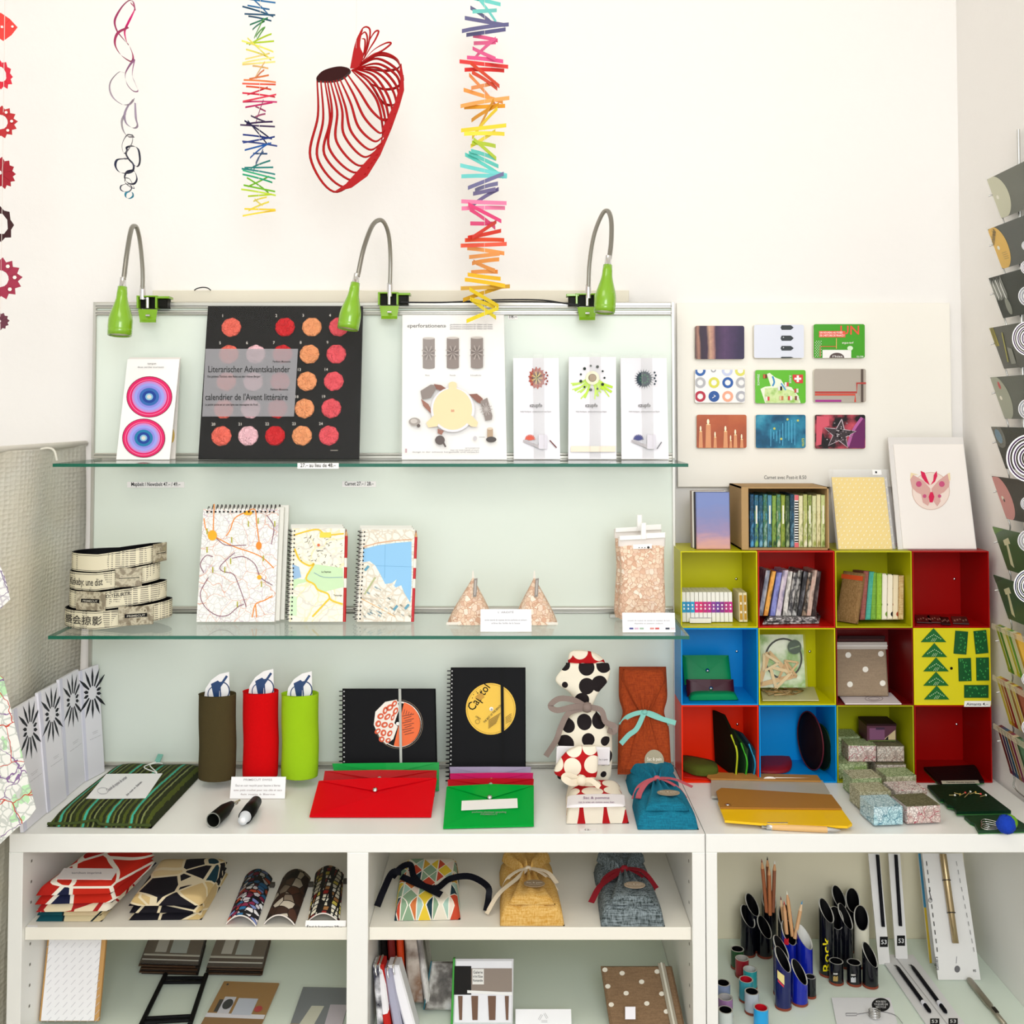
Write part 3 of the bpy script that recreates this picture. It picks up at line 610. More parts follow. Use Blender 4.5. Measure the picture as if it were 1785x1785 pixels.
# belts
NEWS = Mnews(); BK = C('#0c0c0e', .4)
bel = [(117, 299, 1.955, .0, '盛会掠影', 'PRIMECUT', (205, 263), 'lowest of four rolled newspaper print belts, Chinese characters on it', '#6d6048'),
       (124, 289, 1.955, .0345, 'ZAO THURTR', 'PRIMECUT', (131, 187), 'second rolled newspaper belt from the bottom with speckled buckle at its left', '#8d8470'),
       (124, 277, 1.955, .069, 'Kirkeby: une dist', '', (199, 243), 'third rolled newspaper belt from the bottom reading une dist', '#a39a88'),
       (127, 281, 1.955, .1035, '', '', (245, 281), 'topmost rolled newspaper belt showing its black inside', '#a29a78')]
for xl, xr, D, z, txt, bt, (b0, b1), lab, bc in bel:
    t = thing('newspaper_belt', lab, 'belt', 'rolled newspaper belts'); z0 = ZM + .001 + z; y = zat
    X0, X1 = xat(xl, 1060, D), xat(xr, 1060, D); cx = (X0+X1)/2; rx = (X1-X0)/2; ry = rx*.62; h = .032; tl = .018 if z < .09 else .020
    def bp(u, dz, dr=0): return V((cx + (rx+dr)*cos(u), D + (ry+dr)*sin(u), z0 + dz + max(0, (cos(u)+.2))*tl*(.6 if z < .09 else .6)))
    n = 64; mb = M(); P = []
    us = [2*pi*k/n for k in range(n)]
    mb.rings([[bp(u, 0) for u in us], [bp(u, h) for u in us]], NEWS, False); mb.rings([[bp(u, h, -.0025) for u in us], [bp(u, 0, -.0025) for u in us]], BK, False)
    mb.rings([[bp(u, h) for u in us], [bp(u, h, -.0025) for u in us]], BK, False); mb.rings([[bp(u, 0, -.0025) for u in us], [bp(u, 0) for u in us]], BK, False)
    for dz in (.0015, h-.003): mb.rings([[bp(u, dz, .0003) for u in us], [bp(u, dz+.0008, .0003) for u in us]], BK, False)
    if txt:
        # letters wrapped on the front
        vs, fs, w = text2d(txt); s_ = {'盛会掠影': .0175, 'Kirkeby: une dist': .019}.get(txt, .009); uA = pi*1.03 if txt[0] != 'Z' else pi*1.56
        full = {'盛会掠影': .082, 'Kirkeby: une dist': .072}.get(txt, .055)
        def arc(x): 
            xs_ = (x/w)*full; uu = math.acos(max(-1, min(1, -1 + .10 + xs_/rx))) if txt[0] != 'Z' else math.acos(max(-1, min(1, -.15 + xs_/rx)))
            return 2*pi - uu
        mb.add([bp(arc(x), h*.28 + yv*s_ if txt[0] != 'Z' else h*.62+yv*s_, .0006) for x, yv in vs], fs, C('#3a3630', .6))
    obj('strap', mb, t)
    if z >= .09:
        mb = M(); mb.rings([[V((cx - .01 + (rx*.86)*cos(u), D + ry*.75*sin(u), z0 + d + h*.2 + .020*cos(u))) for u in us[2:34]] for d in (.0, .02)], BK, False); obj('inner_coil', mb, t)
    A0, A1 = xat(b0, 1060, D - ry), xat(b1, 1060, D - ry); mid = (A0+A1)/2; uu = 2*pi - math.acos(max(-.98, min(.98, (mid-cx)/rx))); p = bp(uu, 0, .003); tx = V((-rx*sin(uu)*1., ry*cos(uu), 0)).normalized(); 
    hw = (A1-A0)/2; hw = max(.018, hw)
    f = Fr(p - tx*hw + V((0, 0, -.001)), p + tx*hw + V((0, 0, -.001)), p - tx*hw + V((0, 0, .0335)))
    mb = M(); mb.fbox(f, 0, 0, 1, 1, -.003, .001, Mmarble((bc, '#8c816c', '#c9c1a8', bc), 90, .5), .001)
    if bt: mb.rect(f, .18, .42, .82, .62, BK, .0012); vs, fs, w = text2d(bt); mb.add([f.p(.24 + x/w*.52, .46 + yv*.15, .0016) for x, yv in vs], fs, C('#c9c4b4', .4))
    else: mb.rect(f, .15, .46, .9, .5, BK, .0012); mb.rect(f, .2, .5, .85, .53, C('#e5dcc0'), .0014)
    obj('buckle', mb, t)
def pencil(mb, a, b, r, body, tip, wood='#d9a878', tl=.014):
    a, b = V(a), V(b); ax = (b-a); L_ = ax.length
    mb.lathe([(r, 0), (r, L_-tl)], a, ax, C(body, .4), 8); mb.lathe([(r, L_-tl), (r*.4, L_-tl*.35)], a, ax, C(wood, .6), 8, False); mb.lathe([(r*.42, L_-tl*.36), (.0002, L_)], a, ax, C(tip, .5), 8, False)
def notebook(lab, corners, back, m, side, n, nback=2, pen=None, art=None, dz=(.007, -.004)):
    (xl, yb), (xr, _), (xt, yt) = corners; t = thing('map_notebook', lab, 'notebook', 'map notebooks')
    D = 1.955; bl = W(xl, yb, D); bl.z = ZM + .001; br = W(xr, yb, D); br.z = bl.z; fr = Fr(bl, br, W(xt, yt, D + back)); mb = sheet(fr, .010, C('#f4f3ee', .7)); mb.rect(fr, 0, 0, 1, 1, m, .0002)
    if art: art(mb, fr)
    if side == 'top':
        for k in range(n): c = (.06 + .88*k/(n-1), .975); mb.rect(fr, c[0]-.012, .965, c[0]+.012, .982, INK)
    else:
        for k in range(n): b = .03 + .94*k/(n-1); mb.rect(fr, .04, b-.008, .065, b+.008, INK)
    obj('front_cover', mb, t); mb = M()
    for k in range(1, nback+1):
        o = fr.U.normalized()*(dz[0]*k if side == 'top' else dz[1]*k) + V((0, .0105*k, 0)); f2 = Fr(fr.o + o, fr.o + fr.U + o, fr.o + fr.V + o + fr.V.normalized()*.003*k); mb.fbox(f2, 0, 0, 1, 1, -.008, 0, C('#e9e8df', .7), .0005)
    obj('rear_covers', mb, t); mb = M()
    pts = [(.06 + .88*k/(n-1), 1.0) for k in range(n)] if side == 'top' else [(-.0, .03 + .94*k/(n-1)) for k in range(n)]
    coils(mb, fr, pts, WIRE, .006, side == 'top', .0008, -.012)
    if side != 'top':
        o = fr.U.normalized()*dz[1]*1.6 + V((0, .018, 0)); f2 = Fr(fr.o+o, fr.o+fr.U+o, fr.o+fr.V+o); coils(mb, f2, pts, WIRE, .005)
    else:
        o = fr.U.normalized()*.006 + V((0, .014, .003)); f2 = Fr(fr.o+o, fr.o+fr.U+o, fr.o+fr.V+o); coils(mb, f2, pts, WIRE, .005, True)
    obj('spiral_binding', mb, t)
    if pen:
        mb = M(); e = fr.p(1.02, .0, -.005); pencil(mb, e, fr.p(1.02, 1.0, -.005), .0032, pen, '#8a1a10')
        for b in (.36, .58): q = fr.p(1.02, b, -.005); mb.lathe([(.0034, 0), (.0034, fr.sv*.1)], q, fr.V, C('#f0efe6', .5), 8)
        obj('pencil', mb, t)
def artbig(mb, fr):
    o, o2, p_ = C('#f0902a', .5), C('#f7b51e', .5), C('#86506a', .5)
    for q in ([(356, 905), (360, 925), (372, 935), (388, 944), (410, 955), (440, 965), (460, 975), (478, 992)], [(374, 880), (372, 932)], [(395, 936), (402, 925), (410, 905), (430, 894), (445, 890), (448, 915), (453, 950)], [(440, 1078), (446, 1055), (462, 1048), (476, 1040)], [(446, 1055), (448, 1078)]): mb.pline(fr, q, 1.8, o, sm=4)
    for q in ([(364, 1008), (350, 1035), (357, 1058), (378, 1074), (398, 1074), (415, 1060), (426, 1055)], [(410, 965), (398, 975), (384, 990), (390, 998), (408, 1003), (418, 1025), (427, 1050), (430, 1060)], [(405, 975), (425, 972), (445, 985), (455, 1008), (476, 1022)], [(378, 940), (395, 952), (430, 952)], [(356, 1000), (350, 985), (360, 970), (372, 972)], [(466, 900), (478, 920), (474, 950)]): mb.pline(fr, q, 1.3, p_, sm=4)
    mb.pell(fr, 371, 935, 8, 9, o2); mb.pell(fr, 452, 953, 5, 7, o); mb.pell(fr, 433, 896, 8, 4, o2); mb.pell(fr, 453, 1008, 4, 4, o2)
    for x, y in ((362, 928), (403, 980), (362, 960), (372, 995), (434, 915), (451, 910), (460, 975), (480, 915), (405, 943), (393, 995), (415, 1055), (457, 1020)): mb.prect(fr, x-1, y-5, x+1, y+5, C('#b3b030', .6))
notebook('large map notebook with a spiral along its top, leaning on the glass shelf', ((343, 1078), (479, 1078), (355, 889)), .05, Mmap('#f9f8f4', '#c4c1bc', '#e0b8a8', '#d4c8d0', 95, 26, .05, .014), 'top', 17, 2, None, artbig)
def art2(mb, fr):
    y_ = C('#f3cb32', .5)
    mb.ppoly(fr, [(512, 1010), (530, 1012), (548, 985), (598, 992), (600, 1025), (560, 1035), (540, 1015), (520, 1020), (512, 1030)], C('#cdeabd', .6)); mb.ppoly(fr, [(510, 985), (522, 990), (526, 1008), (512, 1012)], C('#9cc0e2', .6)); mb.ppoly(fr, [(507, 1040), (518, 1042), (518, 1075), (506, 1075)], C('#d5efc8', .6))
    mb.pline(fr, [(512, 935), (535, 928), (555, 925), (570, 934), (600, 932)], 2.6, y_, sm=4); mb.pline(fr, [(514, 958), (523, 978), (540, 988), (548, 985), (534, 1010), (548, 1020), (555, 1030), (572, 1037), (578, 1048), (598, 1055)], 3, y_, sm=4); mb.pline(fr, [(575, 1045), (545, 1077)], 3, y_); mb.prect(fr, 558, 930, 578, 939, C('#f0dc50', .5))
    mb.pline(fr, [(548, 1000), (565, 1008), (598, 1008)], 1, C('#86a8b8', .5), sm=3); mb.pell(fr, 556, 952, 2.5, 2.5, C('#e0703c', .5))
    random.seed(3)
    for k in range(46):
        x, y = random.uniform(518, 596), random.uniform(938, 988); l = random.uniform(2, 6); a = random.choice((.7, -.7, .3, 1.2)); mb.pline(fr, [(x, y), (x + l*cos(a), y - l*sin(a))], .8, C('#6c6458', .6), .0012)
    for x, y, s_ in ((552, 963, 'Sionnet'), (561, 1000, 'La Seymaz'), (582, 1041, 'Tarsonga')): mb.ptext(fr, s_, x, y, 4, INK)
notebook('small map notebook with yellow roads and green patches, red pencil at its side', ((504, 1076), (598, 1076), (510, 923)), .045, Mmap('#fbf8e6', '#e8dfc8', '#f3e9c0', '#e2ddd0', 60, 18, .05, .02), 'left', 22, 2, '#c01818', art2)
def art3(mb, fr):
    bl_ = C('#8fc6ee', .5); mb.ppoly(fr, [(634, 959), (660, 952), (690, 948), (718, 946), (718, 1020), (716, 1053), (705, 1035), (700, 1022), (690, 1026), (684, 1018), (672, 1020), (664, 1004), (655, 988), (645, 980), (633, 982)], bl_)
    mb.pline(fr, [(672, 952), (671, 1010)], .7, C('#6aa6d4', .5)); mb.pline(fr, [(655, 988), (718, 990)], .7, C('#6aa6d4', .5)); mb.pline(fr, [(634, 955), (660, 948), (690, 944), (718, 942)], 1.4, C('#e0a878', .5)); mb.ppoly(fr, [(684, 1018), (692, 1012), (688, 1022)], C('#f3efdf', .5)); mb.ppoly(fr, [(630, 990), (646, 985), (650, 994), (632, 1000)], C('#e6e2d0', .5))
    mb.pline(fr, [(636, 1038), (655, 1008)], 3, C('#b8bd8c', .5)); mb.pline(fr, [(630, 1045), (690, 1077)], 1, C('#e5b060', .5)); random.seed(5)
    for k in range(90):
        x = random.uniform(630, 714); y = random.uniform(1020, 1076)
        if (x - 630) * .75 + 1000 < y: a = -.75; mb.pline(fr, [(x, y), (x + 7*cos(a), y - 5*sin(a))], 1.1 if k % 3 else 2.4, C(random.choice(('#b7ad9a', '#cfc6b2', '#d8d0bd', '#8fa8b0')), .6), .0013)
    for x, y in ((690, 1060), (710, 1058), (640, 991)): mb.ppoly(fr, [(x-5, y+4), (x+2, y-4), (x+5, y-1), (x-2, y+7)], C('#5f9fb8', .5))
notebook('small map notebook with a blue lake, red pencil at its side', ((623, 1078), (717, 1078), (632, 925)), .045, Mmap('#f5f0e4', '#cdbfa8', '#e8dcc8', '#d8cdbd', 70, 24, .08, .02), 'left', 22, 2, '#c8202c', art3)
# pyramids of wood chips
CH = Mchips(); SHEER = film('#f6e6da', .22, 'mesh_bag', .3, .3)
for cx, xl, xr, yb, yt, lab, lx in ((825, 779, 860, 1086, 1008, 'pyramid bag of pale wood chips, left of its pair', 827), (932, 896, 973, 1087, 1008, 'pyramid bag of pale wood chips with a tag, right of its pair', 934)):
    t = thing('chip_pyramid', lab, 'bag', 'pyramid bags of wood chips'); D = 1.935; bl = W(xl, yb, D); br = W(xr, yb, D); zb = ZM + .001; tp = W(cx, yt, D + .035)
    cxw = (bl.x+br.x)/2; hw = (br.x-bl.x)/2; mb = M(); L = []
    for i in range(13):
        u = i/12; w = hw*(1 - u*.97)*(1 + .08*sin(pi*u)); d = (1-u)*.035*(1+.12*sin(pi*u)) + .004; z = zb + (tp.z-zb)*u; x = cxw + (tp.x-cxw)*u; y = D + .036; ring = []
        for k in range(24):
            a = 2*pi*k/24 + (.0); c_, s_ = cos(a), sin(a); e = .7; ring.append(V((x + w*math.copysign(abs(c_)**e, c_)*1.0, y + d*math.copysign(abs(s_)**e, s_), z)))
        L.append(ring)
    mb.rings(L, CH); obj('chip_filling', mb, t)
    mb = M(); ce = V((tp.x, D + .036, tp.z)); mb.add([ce + V((-.003, 0, -.006)), ce + V((.003, 0, -.006)), ce + V((.001, 0, .014)), ce + V((-.001, 0, .014)), V((bl.x-.001, D, zb)), V((bl.x, D, zb+.005)), V((br.x, D, zb+.005)), V((br.x, D, zb))], [(0, 1, 2, 3), (4, 7, 6, 5)], C('#efe9dd', .7)); obj('bag_seam', mb, t)
    mb = M(); f = Fr(W(lx-2, 1041, D+.008), W(lx+4, 1040, D+.008), W(lx, 1009, D+.022)); mb.fbox(f, 0, 0, 1, 1, 0, .001, C('#8d8680', .6)); mb.rect(f, .3, .1, .7, .9, C('#b8b2ac'), .0012); obj('tag', mb, t)
def card(lab, x0, y0, x1, y1, xt0, back, lines, z=ZM+.001, name='info_card', th=.0008, group='white text cards', extra=None, D=None):
    fr = stand(x0, x1, y1, xt0, y0, z=z, back=back, D=D); mb = sheet(fr, th, C('#f8f8fa', .5))
    for (tx, px, py, sz, w, al, col) in lines: mb.ptext(fr, tx, px, py, sz, C(col, .6), al=al, width=w)
    if extra: extra(mb, fr)
    return one(name, mb, lab, 'card', group)
card('white text card in front of the two chip pyramids', 838, 1062, 927, 1099, 838, .006, [('L’ ARIDITÉ', 882, 1069, 5, 28, 'C', '#9b979c'), ('sachet naturel de copeaux de bois parfumés et senteurs', 882, 1082, 4, 74, 'C', '#9b979c'), ('arôme des forêts de la Suisse', 882, 1087.5, 4, 50, 'C', '#9b979c')], D=1.875)
def dots(mb, fr):
    for x, c_ in ((1101, '#3a3f8a'), (1110, '#d8b4c8'), (1119, '#9fb8a0'), (1137, '#d98a80'), (1146, '#d0504e'), (1164, '#262a40'), (1173, '#e9d8dc')): mb.prect(fr, x-3.5, 1094, x+3.5, 1097, C(c_, .5))
card('white text card with tiny colour swatches before the standing chip bag', 1086, 1068, 1178, 1101, 1085, .006, [('coussin de noyaux de cerises et copeaux de bois', 1131, 1083, 4, 74, 'C', '#a8a4a8'), ('disponible en plusieurs couleurs', 1131, 1088, 4, 50, 'C', '#a8a4a8')], extra=dots, D=1.87)
for k, (dx, dy, D, lab) in enumerate(((-7, -14, 1.995, 'clear bag of wood chips standing half hidden behind another one'), (0, 0, 1.955, 'clear bag of wood chips standing by the right end of the shelf'))):
    t = thing('chip_bag', lab, 'bag', 'clear bags of wood chips')
    mb = M(); mb.loft([(1078-(3 if not k else 0), 1080+dx, 1158+dx-3*(1-k), .014), (1060+dy*.2, 1078+dx, 1160+dx, .018), (1000+dy*.6, 1082+dx, 1158+dx, .018), (965+dy, 1080+dx, 1158+dx, .012), (950+dy, 1080+dx, 1159+dx, .006)], D, CH, 28, .6); 
    zmin = min(p.z for p in mb.v); mb.v = [p + V((0, 0, ZM + .001 - zmin)) if False else p for p in mb.v]; obj('chip_filling', mb, t)
    mb = M(); mb.loft([(952+dy, 1078+dx, 1160+dx, .0065), (938+dy, 1078+dx, 1160+dx, .003), (936+dy, 1078+dx, 1160+dx, .002)], D, film('#fbf4ee', .75, 'mesh_bag', .3, .3), 24, .6); obj('bag_top', mb, t)
    f = Fr(W(1080+dx, 942+dy, D-.006), W(1160+dx, 938+dy, D-.006), W(1080+dx, 934+dy, D-.006)); mb = M(); mb.fbox(f, 0, 0, .47, 1, 0, .004, C('#fbfaf6', .6), .001); mb.fbox(f, .47, 0, .58, 3.6, 0, .005, C('#fdfcf8', .6), .001); mb.fbox(f, .58, .1, 1, 1.3, 0, .004, C('#fbfaf6', .6), .001); obj('closure_band', mb, t)
    if k: f = Fr(W(1104, 957, D-.013), W(1137, 956, D-.013), W(1104, 949, D-.011)); mb = sheet(f, .0006, PAPER); mb.ptext(f, '▪ ▪ ▪ ●', 1113, 956, 5, INK, width=20); obj('label', mb, t)

# ================================================================ counter, left part
# flower brochures leaning on the curtain
FB = [((42, 1451), (82, 1417), (24, 1237), 'nearest'), ((84, 1417), (117, 1391), (67, 1208), 'second'), ((116, 1389), (149, 1362), (104, 1185), 'third'), ((150, 1362), (183, 1345), (139, 1170), 'farthest')]
FL = ['flower brochure with long black petals, nearest the hanging map', 'flower brochure second from the hanging map', 'flower brochure third from the hanging map', 'flower brochure standing nearest the glass boards']
for (bl, br, tl, w_), lab in zip(FB, FL):
    a = G(*bl, ZC + .001); b = G(*br, ZC + .001); tt = tl; c = W(tt[0], tt[1], a.y + .012); top = Fr(a, b, c); mb = sheet(top, .006, C('#eeedf5', .4))
    rgt = tt[0] + (br[0]-bl[0]); cx = tt[0] + (br[0]-bl[0])*.78; slope = (br[1]-bl[1])/(br[0]-bl[0])
    ca, cb = .60, .76
    def lp(ang, r0, r1, wd):
        c0 = (ca, cb); su, sv = top.su, top.sv
        d = V((cos(ang), sin(ang))); nn = V((-d.y, d.x)); P = []
        for rr, ww in ((r0, wd*.5), ((r0+r1)*.5, wd), (r1, 0), ((r0+r1)*.5, -wd), (r0, -wd*.5)): q = d*rr + nn*ww; P.append((ca + q.x/su, cb + q.y/sv))
        mb.poly(top, P, C('#24262c', .5), .0004)
    for k in range(14):
        an = 2*pi*k/14 + .15; long = abs(sin(an)) > .55; lp(an, .013, .050 if long else .027, .0034)
    mb.ptext
    for j, (yy, ww) in enumerate(((.40, .3), (.385, .25), (.345, .6))):
        vs, fs, w = text2d('flora paper flowers and more'); mb.add([top.p(.62 - ww/2 + x/w*ww, yy + yv*.008, .0005) for x, yv in vs], fs, GREYINK)
    mb.rect(top, 0, 0, .14, 1, C('#dcdcee', .4), .0003)
    one('flower_brochure', mb, lab, 'brochure', 'flower brochures')
# striped pouch
t = thing('striped_pouch', 'green and turquoise striped woollen pouch lying with a paper tag', 'pouch')
fr = lay((80, 1441), (262, 1445), (196, 1322), ZC + .001); fr = Fr(G(82, 1441, ZC+.001), G(264, 1444, ZC+.001), G(203, 1340, ZC+.001))
b = NB('striped_wool', .95); s = b.sep(b.warp(90, .004)); ux = fr.V.normalized(); ang = math.atan2(fr.V.x, fr.V.y)
# stripes run along the pouch length
q = b.mapped(rot=(0, 0, ang), v=b.warp(90, .004)); f = b.math('FRACT', b.math('ADD', b.math('MULTIPLY', b.sep(q)[0], 24.), 50.2))
colr = b.ramp(f, [(0, '#2c3414'), (.16, '#55601e'), (.3, '#2a3016'), (.44, '#66702c'), (.5, '#48bfa0'), (.6, '#3a4018'), (.72, '#6f7836'), (.8, '#1c200e'), (.93, '#8a9458')], True)
bp = b.nt.nodes.new('ShaderNodeBump'); bp.inputs['Strength'].default_value = .8; bp.inputs['Distance'].default_value = .002; b.L(b.noise(420).outputs[0], bp.inputs['Height']); b.L(bp.outputs[0], b.b.inputs['Normal'])
wool = b.done(b.mix(b.math('MULTIPLY', b.noise(300).outputs[0], .35), colr, '#1c2410'))
mb = M(); mb.cushion(fr, .022, wool, e=5, hp=lambda a, b_: 1 + .08*sin(a*9)+.1*sin(b_*5)); mb.tube(catmull([fr.p(0, .01, .004), fr.p(.25, .015, .005), fr.p(.45, .02, .01), fr.p(.52, .0, .006), fr.p(.7, .012, .004), fr.p(.99, .01, .004)]), .0025, C('#3c4a1c', .9)); obj('wool_body', mb, t)
f2 = Fr(G(150, 1392, ZC+.026), G(254, 1391, ZC+.026), G(186, 1349, ZC+.028)); mb = sheet(f2, .0008, C('#f4f4f4', .6))
mb.ptext(f2, 'Coussin de noyaux de cerises', 188, 1381, 8, C('#6c6a74', .6), width=42, rot=.62); mb.ptext(f2, 'fait main en Suisse', 222, 1388, 5, C('#6c6a74', .6), width=34, rot=.75); mb.ptext(f2, 'laine et lin', 240, 1372, 4, GREYINK, width=12, rot=.75); mb.pring(f2, 180, 1379, 10, 6, 1, C('#c9c8cc', .6)); obj('paper_tag', mb, t)
mb = M(); mb.tube(catmull([f2.p(.9, 1, .001), G(252, 1338, ZC+.03), G(262, 1332, ZC+.03), G(272, 1328, ZC+.03)]), .0011, C('#eef0ea', .7), 6); mb.tube(catmull([f2.p(.9, 1, .002), G(262, 1334, ZC+.03), G(274, 1330, ZC+.03), G(284, 1331, ZC+.03)]), .0011, C('#eef0ea', .7), 6); obj('string', mb, t)
f3 = Fr(G(270, 1327, ZC+.029), G(279, 1328, ZC+.029), G(276, 1314, ZC+.031)); mb = sheet(f3, .002, C('#7fc4b4', .6)); obj('cloth_loop', mb, t)
# three felt glasses bags
for xl, xr, yb, yt, colh, cn, lab, D in ((347, 412, 1355, 1207, '#4a4026', 'brown', 'brown cylindrical felt bag holding a white glasses card', 1.985), (424, 486, 1352, 1202, '#d2040a', 'red', 'red cylindrical felt bag holding a white glasses card', 1.99), (491, 556, 1352, 1206, '#9cc81c', 'lime', 'lime green cylindrical felt bag holding a white glasses card', 1.99)):
    t = thing('glasses_bag', lab, 'bag', 'felt glasses bags'); mb = M(); m_ = C(colh, .95, 0, .15, 0, .3, 500)
    d = .024; rows = [(yb, xl+2, xr-4, d), (yb-4, xl, xr-1, d), ((yb+yt)/2+20, xl+1, xr, d), ((yb+yt)/2-20, xl, xr-1, d), (yt+8, xl+1, xr, d), (yt+2, xl, xr, d)]
    mb.loft(rows, D, m_, 36, 1, .012, 3, False, 4)
    zz = ZC + .001; zl = min(p.z for p in mb.v); sc_ = mb.v
    nseg = 36; last = mb.v[-nseg:]; ctr = sum(last, V())/nseg; inner = [ctr + (p-ctr)*.93 for p in last]; low = [p - V((0, 0, .05)) for p in inner]
    first = mb.v[:nseg]; mb.add(first, [tuple(reversed(range(nseg)))], m_)
    mb.rings([last, inner, low], m_, False); 
    obj('felt_body', mb, t)
    mb = M(); x0_ = xl + 9; x1_ = x0_ + 45; ytp = yt - 37; f = Fr(W(x0_, yt+12, D+.0), W(x1_, yt+12, D+.0), W(x0_, ytp, D+.004)); pts = [(x0_, yt+12), (x1_, yt+12), (x1_-1, ytp+1), (x1_-18, ytp+5), (x1_-32, ytp+15), (x0_+3, ytp+30)]
    mb.ppoly(f, pts, C('#f6f4f4', .6), .0008); mb.add([f.p(*f.q(*p), 0) for p in reversed(pts)], [tuple(range(len(pts)))], PAPER)
    bl_ = C('#1c3f70', .4); cx, cy = (x0_+x1_)/2+4, yt-3; mb.lay = 5
    mb.pring(f, cx+5, cy, 14, 16, 2, C('#26406c', .4)); mb.ppoly(f, [(cx-14, cy-12), (cx-2, cy-18), (cx+3, cy-14), (cx-4, cy+12), (cx-9, cy+12)], bl_); mb.pline(f, [(cx-2, cy+12), (cx-1, cy-4), (cx+14, cy-26)], 4, bl_); mb.pring(f, cx-8, cy+6, 12, 14, 1.5, bl_); mb.pline(f, [(cx+3, cy+12), (cx+2, cy-8)], 2, bl_); obj('glasses_card', mb, t, 'white card printed with blue spectacles')
# text cards and key pouches
card('white text card behind the two black key fobs', 401, 1354, 497, 1392, 404, .02, [('PRIMECUT SWISS', 450, 1361, 5, 50, 'C', '#a09a9c'), ('Étui en cuir recyclé pour baume à lèvres', 450, 1371, 5, 78, 'C', '#a09a9c'), ('avec petit crochet pour vos clés et sacs', 450, 1379, 5, 84, 'C', '#b0a4a4'), ('fait main à Berne', 450, 1386, 4, 60, 'C', '#b0a4a4')], z=ZC+.001)
mb = sheet(lay((385, 1363), (400, 1363), (385, 1359), ZC+.001), .0005, PAPER); one('price_tag', mb, 'tiny white tag on counter in front of brown felt bag', 'label', 'paper price tags')
t = thing('key_fob', 'black leather key fob loop lying empty with silver clip', 'key fob', 'leather key fobs')
mb = M(); a, b_ = G(372, 1431, ZC+.012), G(404, 1403, ZC+.012); ax = b_-a; mb.lathe([(.0125, 0), (.0125, .004), (.0115, ax.length*.6), (.006, ax.length)], a, ax, C('#0d0e0c', .35), 24, False); mb.lathe([(.0115, .0), (.0105, ax.length*.6)], a, ax, C('#1a1c18', .5), 24, False); mb.lathe([(.0128, -.0005), (.0113, -.0005), (.0113, .001), (.0128, .001)], a, ax, C('#8a8c84', .4), 24, False); obj('leather_loop', mb, t)
mb = M(); p = b_ + V((.004, .006, 0)); mb.tube([p + V((.006*cos(2*pi*k/14), .008*sin(2*pi*k/14), 0)) for k in range(14)], .0013, CHROME, 6, False, True); mb.tube([b_, p, p + V((.006, .012, 0))], .002, CHROME); obj('clip', mb, t)
t = thing('key_fob', 'black leather key fob wrapped around a small white topped stick', 'key fob', 'leather key fobs')
mb = M(); a, b_ = G(428, 1424, ZC+.013), G(447, 1397, ZC+.013); ax = b_-a; mb.lathe([(.0, .0), (.012, .0), (.0122, ax.length*.5), (.010, ax.length), (0, ax.length)], a, ax, C('#0d0e0c', .35), 24, False); obj('leather_loop', mb, t)
mb = M(); d = ax.normalized(); mb.lathe([(.0, -.016), (.008, -.016), (.0085, -.002), (.0105, 0), (.0105, .004)], a, d, C('#d8dce0', .15), 24, False); mb.lathe([(.0, -.0165), (.005, -.0165), (.005, -.016)], a, d, C('#f6f6f8', .3), 20, False); obj('stick', mb, t); mb = M(); mb.tube([b_, b_ + d*.008 + V((.004, 0, 0))], .0016, CHROME); obj('clip', mb, t)
# black record notebooks
def recbook(lab, bl, br, tl, D, back, art, n, band):
    t = thing('record_notebook', lab, 'notebook', 'black vinyl record notebooks'); a = W(*bl, D); a.z = ZC+.001; b_ = W(*br, D); b_.z = a.z; fr = Fr(a, b_, W(*tl, D+back)); mb = M()
    mb.fbox(fr, 0, 0, 1, 1, -.012, 0, C('#07070a', .3, 0, .5), .002); art(mb, fr)
    for k in range(n): mb.rect(fr, .015, .03+.94*k/(n-1)-.006, .03, .03+.94*k/(n-1)+.006, C('#c9c9c9', .3))
    cov = obj('cover', mb, t); mb = M(); coils(mb, fr, [(0, .03+.94*k/(n-1)) for k in range(n)], C('#2a2a2c', .3, .4), .0065, False, .001, -.012); obj('spiral_binding', mb, t)
    mb = M(); x0_, x1_, c_, y0_, y1_ = band; mb.ppoly(fr, [(x0_+2, y1_), (x1_+2, y1_), (x1_, y0_), (x0_, y0_)], C(c_, .5), .0036); obj('elastic_band', mb, cov)
